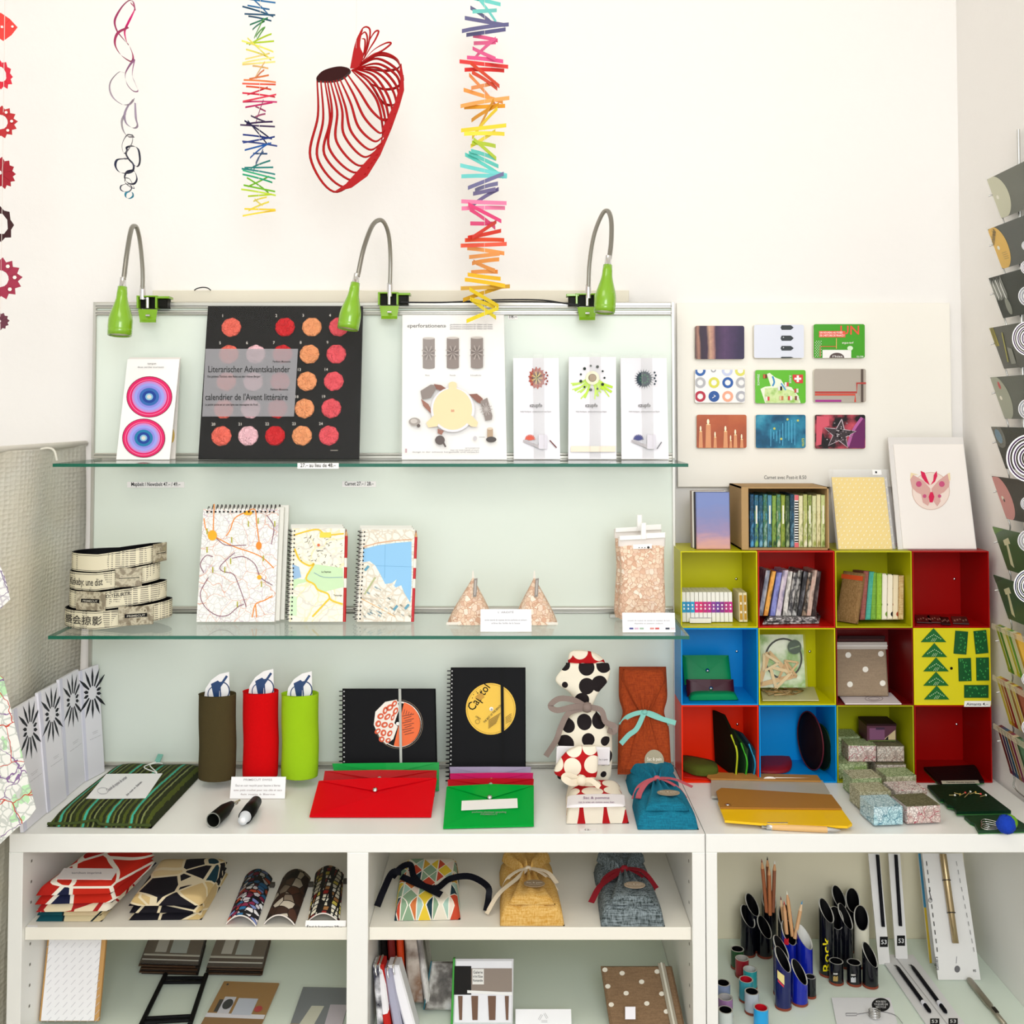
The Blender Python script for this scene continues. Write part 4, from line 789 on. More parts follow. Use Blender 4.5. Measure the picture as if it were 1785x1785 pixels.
def rec1(mb, fr):
    mb.pell(fr, 694, 1264, 44, 44, C('#131012', .25), n=40); mb.pring(fr, 696, 1264, 42, 43, 1, C('#6d5a42', .3)); mb.pell(fr, 696, 1264, 39, 40, C('#f3ede4', .5), n=40); mb.pell(fr, 697, 1265, 37.5, 38, C('#0c0a0a', .4), n=40)
    mb.pell(fr, 697, 1264, 36, 39, C('#ef6a2c', .5), a0=-1.85, a1=1.35, n=30)
    mb.ppoly(fr, [(697, 1226), (705, 1227), (684, 1303), (675, 1300)], C('#f3ede4', .5)) if False else None
    mb.ppoly(fr, [(664, 1290), (652, 1265), (655, 1242), (672, 1225), (692, 1221), (697, 1236), (688, 1262), (694, 1268), (686, 1290), (674, 1299)], C('#f2ece2', .5))
    orr = C('#d9562a', .5)
    for x, y, a_, b2, rt in ((688, 1228, 4, 6, .6), (680, 1235, 5, 7, .9), (672, 1240, 4, 7, .3), (690, 1241, 4, 7, .5), (664, 1250, 5, 6, 1.0), (676, 1251, 4, 7, .8), (685, 1252, 3, 6, .3), (660, 1263, 5, 6, .4), (671, 1265, 5, 6, 1.1), (682, 1266, 4, 5, .7), (659, 1276, 4, 6, .9), (669, 1279, 5, 6, .3), (680, 1280, 4, 6, .6), (666, 1290, 5, 5, .5), (677, 1292, 4, 5, 1.0)):
        mb.pell(fr, x, y, a_, b2, orr, .0015, 16, rot=rt); mb.pell(fr, x+.5, y, a_*.4, b2*.45, C('#f2ece2', .5), .0018, 10, rot=rt)
    for k in range(9): mb.pline(fr, [(702 + (k%3)*2, 1250 + 4*k), (722 - (k % 2)*4, 1246 + 4*k)], 1, C('#5a2410', .5), .0016)
    for k in range(5): mb.pline(fr, [(706 + 4*k, 1238+2*k), (704+4*k, 1247)], .8, C('#5a2410', .5), .0016)
    mb.pell(fr, 694, 1263, 3, 3, C('#f4f4f0', .4), .0018)
recbook('wide black record notebook with orange label and pale elastic', (597, 1335), (763, 1335), (597, 1202), 1.99, .04, rec1, 20, (695.5, 700, '#b9bcb4', 1202, 1335))
def rec2(mb, fr):
    mb.pell(fr, 856, 1237, 43.5, 45, C('#f4c53c', .45), n=44); mb.pring(fr, 856, 1237, 41.5, 43, .8, C('#c89a20', .5)); mb.ptext(fr, 'Capitol', 825, 1242, 21, C('#131008', .5), rot=.95, width=52); mb.ppoly(fr, [(828, 1217), (834, 1211), (842, 1210), (845, 1217), (838, 1222)], C('#c8952c', .5)); 
    for k, (x, y) in enumerate(((824, 1218), (826, 1212), (831, 1207), (838, 1204), (823, 1225))): mb.pell(fr, x, y, .8, .8, INK)
    mb.pell(fr, 857, 1237, 3.5, 3.5, C('#f7f4ea', .4)); mb.pell(fr, 857.5, 1238, 1.8, 2, C('#a8a08c', .4))
    for k in range(8): mb.pline(fr, [(851+2*k, 1262 - 3*k+3), (868+2.0*k, 1240-3*k+14+k)], .8, C('#6a5010', .5)) if False else mb.pline(fr, [(852, 1257+2*k), (873-k, 1244+2.4*k)], .8, C('#7a5c14', .5))
    mb.ptext(fr, 'THE BEST OF THE BEACH', 845, 1262, 5, C('#3c2c08', .5), rot=.8, width=42); mb.pring(fr, 833, 1259, 4, 4, .7, C('#7a5c14', .5)); mb.ptext(fr, 'STEREO', 829, 1251, 4, C('#3c2c08', .5), width=10, rot=-.5)
    for k in range(5): mb.pline(fr, [(882, 1252+2.5*k), (892, 1245+3*k)], .8, C('#7a5c14', .5))
recbook('tall black record notebook with yellow label and black elastic', (783, 1336), (917, 1336), (786, 1165), 1.985, .045, rec2, 27, (873, 878, '#050505', 1167, 1336))
# plastic envelope wallets
def wallet(lab, bl, br, tl, tr, D0, D1, colh, a=.86, th=.003, gl=.25):
    t = thing('envelope_wallet', lab, 'wallet', 'translucent plastic envelope wallets'); zb = ZC+.0015
    if D0 is None: A, B = G(*bl, zb), G(*br, zb)
    else: A, B = V((xat(bl[0], bl[1], D0), D0, zb)), V((xat(br[0], br[1], D0), D0, zb))
    T, R = W(*tl, D1), W(*tr, D1); fr = Fr(A, B, T); m_ = film(colh, a, 'plastic', .25, gl); n_ = fr.N*th; Q = [A, B, R, T]
    mb = M(); c0 = (A+B+R+T)/4 + fr.N*th*2.0; P = Q + [q + n_ for q in Q] + [c0]
    mb.add(P, [(3, 2, 1, 0), (0, 1, 5, 4), (1, 2, 6, 5), (2, 3, 7, 6), (3, 0, 4, 7), (4, 5, 8), (5, 6, 8), (6, 7, 8), (7, 4, 8)], m_); obj('pocket', mb, t)
    mb = M(); T2, R2 = T + n_*1.2, R + n_*1.2; tipp = (T+R)/2*.62 + (A+B)/2*.38 + n_*2.4; mb.add([T2, R2, tipp, (T2+R2)/2+n_*1.2], [(0, 2, 3), (2, 1, 3)], film(colh, min(1, a+.06), 'plastic', .2, gl), False); fl = obj('flap', mb, t)
    mb = M(); q = tipp*.93 + (T+R)/2*.07; mb.lathe([(0, .0045), (.003, .004), (.0048, .002), (.005, 0)], q, fr.N, CHROME, 16, False); obj('snap_button', mb, fl)
    return t, fr
wallet('green plastic wallet, rearmost under the red ones before the wide record notebook', (590, 1368), (766, 1372), (580, 1331), (766, 1329), 1.955, 1.972, '#0ca040', .8)
wallet('red plastic wallet lying between the front red one and the green', (560, 1395), (758, 1398), (567, 1345), (762, 1344), 1.925, 1.955, '#b00810', .88)
wallet('large red plastic wallet on top, nearest to the counter edge', (540, 1425), (752, 1425), (556, 1364), (762, 1359), None, 1.925, '#dc0614', .93)
wallet('grey violet plastic wallet behind the magenta one', (790, 1362), (924, 1362), (784, 1337), (926, 1337), 1.955, 1.972, '#a79ab8', .7)
wallet('magenta plastic wallet between the grey and red ones', (786, 1378), (928, 1378), (785, 1349), (930, 1348), 1.935, 1.955, '#c0105c', .84)
wallet('small red plastic wallet right behind the front green one', (782, 1400), (929, 1400), (781, 1360), (931, 1359), 1.915, 1.940, '#b00c18', .86)
tw, fw = wallet('green plastic wallet with white label nearest the counter edge', (773, 1445), (931, 1441), (779, 1374), (931, 1372), None, 1.915, '#04a83c', .93)
f = Fr(fw.p(.19, .33, .0078), fw.p(.83, .36, .0078), fw.p(.19, .56, .0080)); mb = sheet(f, .0006, PAPER); mb.ptext(f, 'pochette plastique upcycling', 853, 1417, 4, GREYINK, al='C', width=60); mb.ptext(f, 'PRIMECUT', 853, 1421, 3.5, GREYINK, al='C', width=30); obj('label', mb, tw)
# ---- printed bottle bag
t = thing('bottle_bag', 'cream cloth bottle bag with black apple print and taupe bow', 'bag'); D = 1.975
bapple = Mspots('#f4ecd8', '#1c1416', 29, .46, .42); rapple = Mspots('#b80c14', '#f6ecd8', 30, .47, .2); rapple2 = Mspots('#b80c14', '#f6ecd8', 25, .49, .15, (1, 1, .05))
mb = M(); mb.loft([(1356, 974, 1063, .022), (1340, 970, 1066, .026), (1290, 972, 1066, .028), (1270, 975, 1064, .026), (1255, 984, 1052, .022), (1240, 998, 1040, .016), (1231, 1008, 1034, .012)], D, bapple, 40, .8, .03, 7); obj('lower_body', mb, t)
mb = M(); mb.loft([(1232, 1008, 1033, .012), (1222, 1004, 1036, .014), (1205, 992, 1044, .014), (1192, 974, 1055, .012), (1183, 969, 1059, .010), (1172, 974, 1062, .010), (1160, 985, 1061, .009), (1156, 986, 1059, .006)], D - .002, bapple, 40, .8, .05, 5); obj('gathered_top', mb, t)
mb = M(); mb.loft([(1160, 993, 1055, .009, .006), (1148, 992, 1050, .009, .006), (1138, 994, 1036, .008, .006), (1134, 1000, 1020, .005, .006)], D, rapple, 30, .8, .06, 6); obj('tucked_lining', mb, t, 'red apple patterned cloth at the top')
TA = C('#8d7c74', .7)
def ribbon(mb, pts, w, m, th=.0008, nrm=(0, -1, 0)):
    P = catmull(pts, 6); n_ = V(nrm).normalized(); A = []; B = []
    for i, p in enumerate(P):
        d = (P[min(i+1, len(P)-1)] - P[max(i-1, 0)]).normalized(); s_ = n_.cross(d)
        if s_.length < .2: s_ = V((0, 0, 1)) if abs(d.z) < .7 else V((1, 0, 0))
        s_.normalize(); A.append(p + s_*w/2); B.append(p - s_*w/2)
    n = len(P); vs = A + B + [a + n_*th for a in A] + [b_ + n_*th for b_ in B]; fs = []
    for i in range(n-1): fs += [(i, i+1, n+i+1, n+i), (2*n+i, 3*n+i, 3*n+i+1, 2*n+i+1), (i, 2*n+i, 2*n+i+1, i+1), (n+i, n+i+1, 3*n+i+1, 3*n+i)]
    fs += [(0, n, 3*n, 2*n), (n-1, 3*n-1, 4*n-1, 2*n-1)] if False else []
    return mb.add(vs, fs, m, False)
mb = M(); d0 = D - .026
for P in ([(1022, 1232), (1000, 1220), (975, 1218), (960, 1230), (972, 1238), (1000, 1232), (1022, 1232)], [(1020, 1234), (992, 1243), (978, 1268), (970, 1290), (952, 1318)], [(1026, 1232), (1048, 1238), (1056, 1258), (1072, 1266), (1070, 1276), (1060, 1272)]):
    ribbon(mb, [W(x, y, d0 - (.008 if i not in (0, len(P)-1) else 0)) for i, (x, y) in enumerate(P)], .0105, TA)
mb.lathe([(0, -.009), (.008, -.007), (.010, 0), (.008, .007), (0, .009)], W(1024, 1233, d0), (1, 0, 0), TA, 14, False); obj('bow', mb, t)
f = Fr(W(970, 1332, D-.031), W(1063, 1334, D-.031), W(971, 1300, D-.031)); mb = M(); mb.cushion(f, .003, C('#f3eff2', .6), e=8); mb.ptext(f, 'Sac à pain', 1044, 1324, 4, GREYINK, h=.004); obj('paper_band', mb, t)
# red apple cloth bag lying in front
t = thing('apple_cloth_bag', 'red and cream apple print cloth bag tied in a knot', 'bag')
fr = Fr(G(988, 1436, ZC+.001), G(1097, 1435, ZC+.001), G(984, 1388, ZC+.001)); mb = M(); mb.cushion(fr, .036, rapple2, e=6, wp=lambda b_: 1-.05*b_); obj('lower_body', mb, t)
mb = M(); mb.loft([(1378, 1006, 1048, .010, -.035), (1368, 1008, 1036, .014, -.03), (1358, 1005, 1034, .014, -.03), (1352, 975, 1040, .018, -.03), (1342, 968, 1042, .018, -.03), (1322, 977, 1042, .016, -.03), (1308, 990, 1040, .012, -.03), (1300, 1008, 1038, .006, -.03)], D - .042, rapple, 36, .8, .05, 5); obj('gathered_top', mb, t)
mb = M(); ribbon(mb, [W(1010, 1360, 1.868), W(992, 1352, 1.862), W(984, 1356, 1.858), W(996, 1364, 1.858), W(1012, 1362, 1.866)], .012, C('#efe3cb', .8)); ribbon(mb, [W(1012, 1362, 1.866), W(1030, 1360, 1.860), W(1046, 1372, 1.855)], .009, C('#efe3cb', .8)); mb.lathe([(0, -.01), (.008, -.007), (.010, 0), (.008, .007), (0, .01)], W(1014, 1360, 1.866), (.4, 0, 1), C('#efe3cb', .8), 14, False); obj('knot', mb, t)
f = Fr(G(988, 1408, ZC+.037), G(1090, 1406, ZC+.037), G(990, 1388, ZC+.037)); mb = M(); mb.cushion(f, .003, C('#f6f1f4', .6), e=8, hp=lambda a, b_: 1+.6*sin(pi*a)); mb.ptext(f, 'Sac & pomme', 1040, 1398, 6, C('#9a7a9a', .6), al='C', width=46, h=.0055); mb.ptext(f, 'sac à vrac en coton avec lien', 1040, 1405, 4, C('#9a7a9a', .6), al='C', width=62, h=.0055); obj('paper_band', mb, t)
mb = sheet(lay((1010, 1449), (1040, 1449), (1011, 1444), ZC+.001), .0005, PAPER); mb2 = Fr(G(1010, 1449, ZC+.001), G(1040, 1449, ZC+.001), G(1011, 1444, ZC+.001)); mb.ptext(mb2, '€ 28.–', 1025, 1448, 4, GREYINK, al='C'); one('price_tag', mb, 'tiny white tag on the counter edge before red apple bag', 'label', 'paper price tags')
# knotted linen pouches
def knotted(lab, fr, h, m, rib, rlen, sticker, name='linen_pouch', pin=.52, flapw=.86, stick='#9f9078', rw=.008, seed=0, stk=(.58, .22)):
    t = thing(name, lab, 'pouch', 'knotted linen pouches')
    mb = M(); mb.cushion(fr, h, m, wp=lambda b_: 1 - .10*b_ - .16*math.exp(-((b_-pin)/.09)**2), e=6, na=36, nb=36, hp=lambda a, b_: 1 - .45*math.exp(-((b_-pin)/.10)**2)*math.exp(-((a-.5)/.25)**2) + .08*sin(a*14+b_*3)); obj('body', mb, t)
    mb = M(); g = Fr(fr.p(.02, pin, h*.80), fr.p(.98, pin, h*.80), fr.p(.02, .975, h*.92))
    mb.cushion(g, h*.62, m, wp=lambda b_: .16 + (flapw-.16)*min(1, b_/.75)**.8*(1 - .12*max(0, (b_-.8)/.2)), e=5, na=36, nb=24, hp=lambda a, b_: 1 + .45*sin(a*2*pi*3)*(1-b_)*(1-b_)); 
    g = Fr(fr.p(.02, pin+.01, h*.80), fr.p(.98, pin+.01, h*.80), fr.p(.02, .03, h*.72))
    g2 = Fr(fr.p(.98, pin+.01, h*.82), fr.p(.02, pin+.01, h*.82), fr.p(.98, .05, h*.90)); mb.cushion(g2, h*.42, m, wp=lambda b_: .14 + .62*min(1, b_)**1.0, e=4, na=36, nb=24, hp=lambda a, b_: 1 + .5*sin(a*2*pi*2.5)*(1-b_)); obj('folded_flap', mb, t)
    mb = M(); N = fr.N; q = fr.p(.5, pin, h*1.25)
    ribbon(mb, [fr.p(.06, pin-.12, h*.35), fr.p(.2, pin-.04, h*.95), q, fr.p(.8, pin-.05, h*.95), fr.p(.96, pin-.12, h*.4)], rw, rib, nrm=N)
    for P in rlen: ribbon(mb, [q + N*.001] + [fr.p(a, b_, hh*h) for a, b_, hh in P], rw*1.1, rib, nrm=N)
    mb.lathe([(0, -rw*.8), (rw*.55, -rw*.4), (rw*.6, 0), (rw*.5, rw*.5), (0, rw*.8)], q, fr.U, rib, 12, False); obj('ribbon', mb, t)
    mb = M(); s = stk; c = fr.p(s[0], s[1], h*1.45); u = fr.U.normalized(); v = fr.V.normalized(); r1, r2 = sticker
    pts = [c + u*r1*cos(2*pi*k/28) + v*r2*sin(2*pi*k/28) for k in range(28)]; mb.add(pts + [p - N*.001 for p in pts], [tuple(range(28))] + [(k, 28+k, 28+(k+1) % 28, (k+1) % 28) for k in range(28)], C(stick, .5))
    vs, fs, w = text2d('Sac & pain'); mb.add([c + u*(x/w-.5)*r1*1.5 + v*(y*r2*.42) + N*.0004 for x, y in vs], fs, C('#efe8d8', .5)); vs, fs, w = text2d('cousu en Suisse'); mb.add([c + u*(x/w-.5)*r1*1.1 + v*(y*r2*.22 - r2*.4) + N*.0004 for x, y in vs], fs, C('#efe8d8', .5)); obj('sticker', mb, t)
    return t
fr = Fr(W(1077, 1350, 1.99), W(1171, 1350, 1.99), W(1075, 1162, 2.045)); 
knotted('tall rust orange linen pouch standing against the glass board', fr, .014, Mweave('#8a3410', '#a84416'), C('#85c8bc', .7), [[(.35, .42, 1.3), (.2, .36, 1.2), (.05, .28, 1.2)], [(.75, .52, 1.3), (1.08, .47, 1.2)]], (.0185, .0195), pin=.57, stick='#a39a80', rw=.0085, stk=(.66, .13))
fr = Fr(G(1112, 1446, ZC+.001), G(1219, 1446, ZC+.001), G(1086, 1359, ZC+.001))
knotted('teal blue linen pouch lying with a pink ribbon', fr, .03, Mweave('#08627e', '#0f7d98'), C('#c8606c', .7), [[(.3, .5, 1.2), (.15, .38, 1.0), (.08, .25, 1.0)], [(.8, .58, 1.2), (1.1, .52, .9)]], (.020, .013), pin=.58, rw=.009)
# ================================================================ counter, right part
def foldcase(lab, z, lower, upper, up_c, lo_c, split, clasp=False, label=None):
    t = thing('leather_folder', lab, 'folder', 'flat leather folders')
    mb = M(); L_ = [G(x, y, z) for x, y in lower]; n = len(L_); mb.add(L_ + [p + V((0, 0, .004)) for p in L_], [tuple(range(n-1, -1, -1)), tuple(range(n, 2*n))] + [(k, (k+1) % n, n+(k+1) % n, n+k) for k in range(n)], C(lo_c, .35)); obj('pocket', mb, t)
    mb = M(); L_ = [G(x, y, z+.0045) for x, y in upper]; n = len(L_); mb.add(L_ + [p + V((0, 0, .003)) for p in L_], [tuple(range(n-1, -1, -1)), tuple(range(n, 2*n))] + [(k, (k+1) % n, n+(k+1) % n, n+k) for k in range(n)], C(up_c, .6)); obj('flap', mb, t)
    if clasp: mb = M(); p = G(*clasp, z+.0085); mb.lathe([(.0, .001), (.0028, .0008), (.004, 0), (.004, -.001)], p, (0, 0, 1), CHROME, 16, False); mb.fbox(Fr(p+V((-.005, -.005, -.001)), p+V((.006, -.005, -.001)), p+V((-.005, .003, -.001))), 0, 0, 1, 1, 0, .0006, C('#8a5a1c', .5)); obj('clasp', mb, t)
foldcase('grey felt folder with tan flap lying behind the yellow one', ZC+.001, [(1241, 1394), (1240, 1366), (1434, 1366), (1447, 1388), (1430, 1400)], [(1233, 1358), (1237, 1351), (1425, 1356), (1432, 1366), (1240, 1362)], '#b5803c', '#b9b3a4', 0)
foldcase('bright yellow leather folder with tan flap and clasp', ZC+.007, [(1264, 1434), (1252, 1402), (1466, 1412), (1486, 1440), (1478, 1444), (1350, 1441)], [(1256, 1410), (1249, 1382), (1258, 1376), (1450, 1388), (1468, 1412)], '#a5722c', '#f6c410', 0, (1269, 1402))
t = thing('ball_pen', 'pale wooden ball pen with silver ends before the yellow folder', 'pen'); a, b_ = G(1328, 1441, ZC+.005), G(1466, 1448, ZC+.005); ax = b_-a; Ln = ax.length
mb = M(); mb.lathe([(.0048, Ln*.13), (.0052, Ln*.2), (.0052, Ln*.83)], a, ax, C('#e2b678', .5), 16); obj('barrel', mb, t)
mb = M(); mb.lathe([(.0, 0), (.003, 0), (.003, Ln*.06), (.0046, Ln*.06), (.0048, Ln*.13)], a, ax, CHROME, 16); mb.lathe([(.005, Ln*.83), (.0035, Ln*.93), (.0008, Ln)], a, ax, CHROME, 16); mb.box(a.x+.01, a.y-.001, a.z+.005, a.x+.045, a.y+.001, a.z+.0065, CHROME); obj('metal_tips', mb, t)
# map paper boxes
BM = [Mmap(b1, f1, r1, s1, 190, 60, .10, .02, bb) for b1, f1, r1, s1, bb in (('#cfe3e6', '#5f8fa0', '#4a7f92', '#7a9aa5', '#b8d8dc'), ('#d8cfc4', '#6a6058', '#8a6a60', '#9a8a80', '#cdbdb0'), ('#c9c6a8', '#6a6a48', '#7a7550', '#8a8560', '#b5b890'), ('#bcc89c', '#4c6a34', '#5a7a40', '#7a8a5a', '#9ab070'), ('#ece2dc', '#8a6f6c', '#a8505a', '#8a7a70', '#d8c4bc'))]
TOPM = Mmap('#7c785c', '#45422f', '#5f5a44', '#50503c', 190, 60, .12, .03, '#8a8f6c')
def mbox(lab, px, py, w, h, d, yaw, z, k, kt=None, wp=None, name='map_box'):
    p = G(px, py, z); mb = M(); c, s = cos(yaw), sin(yaw); u = V((c, s, 0)); vv = V((-s, c, 0)); f = Fr(p, p+u*w, p+V((0, 0, h)))
    t = thing(name, lab, 'box', 'small boxes covered in map paper'); mb.fbox(f, 0, 0, 1, .97, -d, 0, BM[k], .0005)
    obj('box_body', mb, t); mb = M(); g = Fr(p+V((0, 0, h*.97)), p+u*w+V((0, 0, h*.97)), p+vv*d+V((0, 0, h*.97))); mb.fbox(g, 0, 0, 1, 1, 0, h*.04, TOPM if kt is None else BM[kt], .0004); obj('lid', mb, t)
mbox('turquoise map-covered box, front left on the counter', 1524, 1442, .052, .031, .055, .10, ZC+.001, 0, 0)
mbox('pink-grey map-covered box, front right on the counter', 1582, 1439, .061, .030, .055, .12, ZC+.001, 4)
mbox('olive map-covered box just behind the turquoise one', 1500, 1414, .058, .031, .045, .10, ZC+.001, 2, 2)
mbox('map-covered box with a red patch on its lid', 1562, 1410, .060, .029, .046, .12, ZC+.001, 1, 4)
mbox('grey-green map-covered box third back in the left row', 1487, 1391, .056, .033, .045, .08, ZC+.001, 3, 2)
mbox('dark olive map-covered box third back in the right row', 1546, 1384, .058, .030, .045, .08, ZC+.001, 2, 3)
# circuit-board notebooks and pins
PCB = Mmosaic(('#06321a', '#0a3f22', '#08381e', '#052a16'), 160, '#0f5a30', .04); DG = C('#0a2c1a', .3)
def pcb(lab, poly, z, cols='#07331c', extra=None, th=.005):
    t = thing('circuit_board_notebook', lab, 'notebook', 'circuit board notebooks'); mb = M(); L_ = [G(x, y, z) for x, y in poly]; n = len(L_)
    mb.add(L_ + [p + V((0, 0, th)) for p in L_], [tuple(range(n-1, -1, -1)), tuple(range(n, 2*n))] + [(k, (k+1) % n, n+(k+1) % n, n+k) for k in range(n)], C(cols, .5, bump=.3, bs=200)); mb.add([p*1 + V((0, 0, -.0)) for p in L_] , [], C('#4aa048')); obj('cover', mb, t)
    mb = M(); L2 = [p + V((0, 0, -.0012)) for p in L_]; mb.add(L2 + [p + V((0, 0, .0011)) for p in L2], [tuple(range(n-1, -1, -1)), tuple(range(n, 2*n))] + [(k, (k+1) % n, n+(k+1) % n, n+k) for k in range(n)], C('#3f8a3c', .5)); obj('pages', mb, t)
    if extra: extra(t)
def badge(t):
    mb = M()
    for k in range(7):
        x = 1655 + 9*k; p = G(x, 1386 - 4*sin(k*1.7), ZC+.0135); q = G(x+10, 1383 + 3*cos(k), ZC+.0135); mb.tube([p, q], .0008, C('#c8b878', .3, .6), 6); mb.lathe([(0, .002), (.0018, .001), (.0018, -.001)], q, (0, 0, 1), C(('#e8e8e0', '#c8a03c', '#d84040')[k % 3], .3), 8, False)
    obj('pin_row', mb, t)
pcb('dark green circuit-board notebook in the middle with a row of pins', [(1617, 1373), (1700, 1370), (1763, 1418), (1668, 1420), (1663, 1410), (1652, 1408), (1645, 1398), (1640, 1398)], ZC+.0055, '#0a2a18', badge)
pcb('dark board notebook lying in the red cube opening with a white strip', [(1611, 1342), (1700, 1338), (1716, 1366), (1640, 1372)], ZC+.004, '#0b0c0c')
pcb('bright-edged green circuit-board notebook nearest the counter edge', [(1681, 1427), (1760, 1424), (1800, 1450), (1706, 1453), (1699, 1440), (1692, 1437)], ZC+.0015, '#0a3a1e')
f = Fr(G(1643, 1366, ZC+.012), G(1708, 1365, ZC+.012), G(1641, 1361, ZC+.012)); mb = sheet(f, .0006, C('#cfcab4', .6)); mb.ptext(f, 'Carnets circuits imprimés', 1675, 1365, 3.5, INK, al='C', width=50); one('price_tag', mb, 'cream strip tag lying on the dark board notebook', 'label', 'paper price tags')
t = thing('pompom_clip', 'blue pompom on large paper clips on green notebook', 'paper clip')
mb = M(); c = G(1754, 1437, ZC+.022); L_ = []; random.seed(2)
for j in range(15):
    a = pi*j/14; L_.append([c + V((sin(a)*cos(2*pi*k/28), sin(a)*sin(2*pi*k/28), cos(a)))*(.0150 + random.uniform(-.0012, .0012)) for k in range(28)])
mb.rings(L_, C('#0f3fb8', .95, bump=1, bs=500), False); obj('pompom', mb, t)
mb = M(); c2 = c + V((.012, .01, 0)); L_ = [[c2 + V((sin(pi*j/9)*cos(2*pi*k/18), sin(pi*j/9)*sin(2*pi*k/18), cos(pi*j/9)))*.012 for k in range(18)] for j in range(10)]; mb.rings(L_, C('#6aa018', .95), False); obj('green_pompom', mb, t)
for k in range(3):
    mb = M(); mb.tube(catmull([G(1740, 1433+3*k, ZC+.010), G(1716, 1428+4*k, ZC+.010), G(1711, 1434+4*k, ZC+.010), G(1722, 1440+3*k, ZC+.010), G(1742, 1440+2*k, ZC+.010)]), .0008, CHROME, 6); obj('wire_clip', mb, t)
# ================================================================ coloured cubes
CX0 = xat(1187, 1090, 2.0); CS = .1500; CY0 = 2.0; CY1 = 2.127; CH_ = (zat(961, 2.0) - ZC) / 3
YG, RD, DR, BL = '#ccc800', '#c4200c', '#8c0806', '#0090dc'
cubes = [[YG, '#c01408', '#b8b608', '#a80604'], [BL, YG, '#6e0608', '#ecdc08'], ['#f42c04', BL, '#a8aa10', '#a00402']]
cn = [['yellow-green', 'red', 'olive green', 'dark red'], ['blue', 'yellow-green', 'maroon', 'yellow'], ['orange red', 'blue', 'olive', 'dark red']]
what = [['of little banded booklets', 'of leaning patterned notebooks', 'of upright cloth pouches', 'nearly empty, beside the card rack'], ['with green envelope wallets', 'with wooden triangles in a clear pack', 'with the polka dot pouch', 'closed front with circuit-board magnets'], ['with green felt purses', 'with a flat red purse', 'with a heap of map-covered boxes', 'behind the dark board notebooks']]
CELL = {}
for r in range(3):
    for c in range(4):
        h = cubes[r][c]; m = C(h, .35, 0, .22); x = CX0 + c*CS; z = ZC + .0005 + (2-r)*CH_; g = .0006; th = .0022; X0, X1, Z0, Z1 = x+g, x+CS-g, z+g*.5, z+CH_-g*.5
        mb = M(); t = thing('storage_cube', '%s metal storage cube %s' % (cn[r][c], what[r][c]), 'storage cube', 'coloured metal storage cubes')
        mb.box(X0, CY0, Z0, X1, CY1, Z0+th, m); mb.box(X0, CY0, Z1-th, X1, CY1, Z1, m); mb.box(X0, CY0, Z0+th, X0+th, CY1, Z1-th, m); mb.box(X1-th, CY0, Z0+th, X1, CY1, Z1-th, m); obj('casing', mb, t)
        mb = M(); mb.box(X0+th, CY1-.003, Z0+th, X1-th, CY1, Z1-th, m)
        mb.lathe([(0, .0012), (.0022, .001), (.003, 0)], (X0+CS*.9, CY1-.003, Z0+CH_*.5), (0, -1, 0), CHROME, 12, False); obj('back_plate', mb, t)
        if (r, c) == (1, 3):
            mb = M(); mb.box(X0+th, CY0+.001, Z0+th, X1-th, CY0+.003, Z1-th, C('#dcd010', .45)); mb.lathe([(0, .0012), (.0018, .001), (.0028, 0)], W(1659, 1165, CY0), (0, -1, 0), BLK, 12, False); obj('front_door', mb, t)
        CELL[r, c] = (X0+th, X1-th, Z0+th)
def floorz(r): return ZC + .0005 + (2-r)*CH_ + .0032
def blk(fr0): return fr0
def prism(mb, pts, z0, z1, m):  # polygon footprint
    n = len(pts); mb.add([V((x, y, z0)) for x, y in pts] + [V((x, y, z1)) for x, y in pts], [tuple(range(n-1, -1, -1)), tuple(range(n, 2*n))] + [(k, (k+1) % n, n+(k+1) % n, n+k) for k in range(n)], m); return mb
def leanbook(name, lab, cat, grp, px0, px1, pxt0, pytop, D, depth, z, m, spine=None, page=None, art=None, h=None, skew=0):
    """book seen by its spine: bottom px0..px1 at level z, upper left corner at pxt0,pytop"""
    bl = W(px0, 900, D); bl.z = z; u = xat(px1, 900, D) - bl.x; tl = W(pxt0, pytop, D + skew); tl.y = D + skew; fr = Fr(bl, bl + V((u, 0, 0)), tl); mb = M(); mb.fbox(fr, 0, 0, 1, 1, -depth, 0, m, .0008)
    if art: art(mb, fr)
    return one(name, mb, lab, cat, grp)
# --- booklets in the first cube
z = floorz(0); cols = ['#0f9ad0', '#0f8cc8', '#1a9fd2', '#e0187c', '#d8186c', '#c01878', '#b81888', '#8a2a9a', '#6a2a9a', '#8a1a8a', '#b0187a', '#c8108a']
nm = ['cyan', 'deep cyan', 'light blue', 'pink', 'rose', 'magenta', 'pinkish purple', 'violet', 'dark violet', 'purple', 'plum', 'bright magenta']
for k in range(12):
    x0 = 1189 + k*7.35
    def a_(mb, fr, k=k): mb.rect(fr, 0, .32, 1, .68, C(cols[k], .5), .0003); mb.rect(fr, .3, .42, .7, .48, C('#f2f2f2'), .0005); mb.rect(fr, .3, .54, .7, .60, C('#f2f2f2'), .0005)
    leanbook('booklet', 'tiny white booklet with a %s band, %s from the left' % (nm[k], ('first', 'second', 'third', 'fourth', 'fifth', 'sixth', 'seventh', 'eighth', 'ninth', 'tenth', 'eleventh', 'twelfth')[k]), 'booklet', 'banded booklets', x0, x0+6.7, x0, 1033, 2.035, .055, z, C('#f0efe8', .6), art=a_)
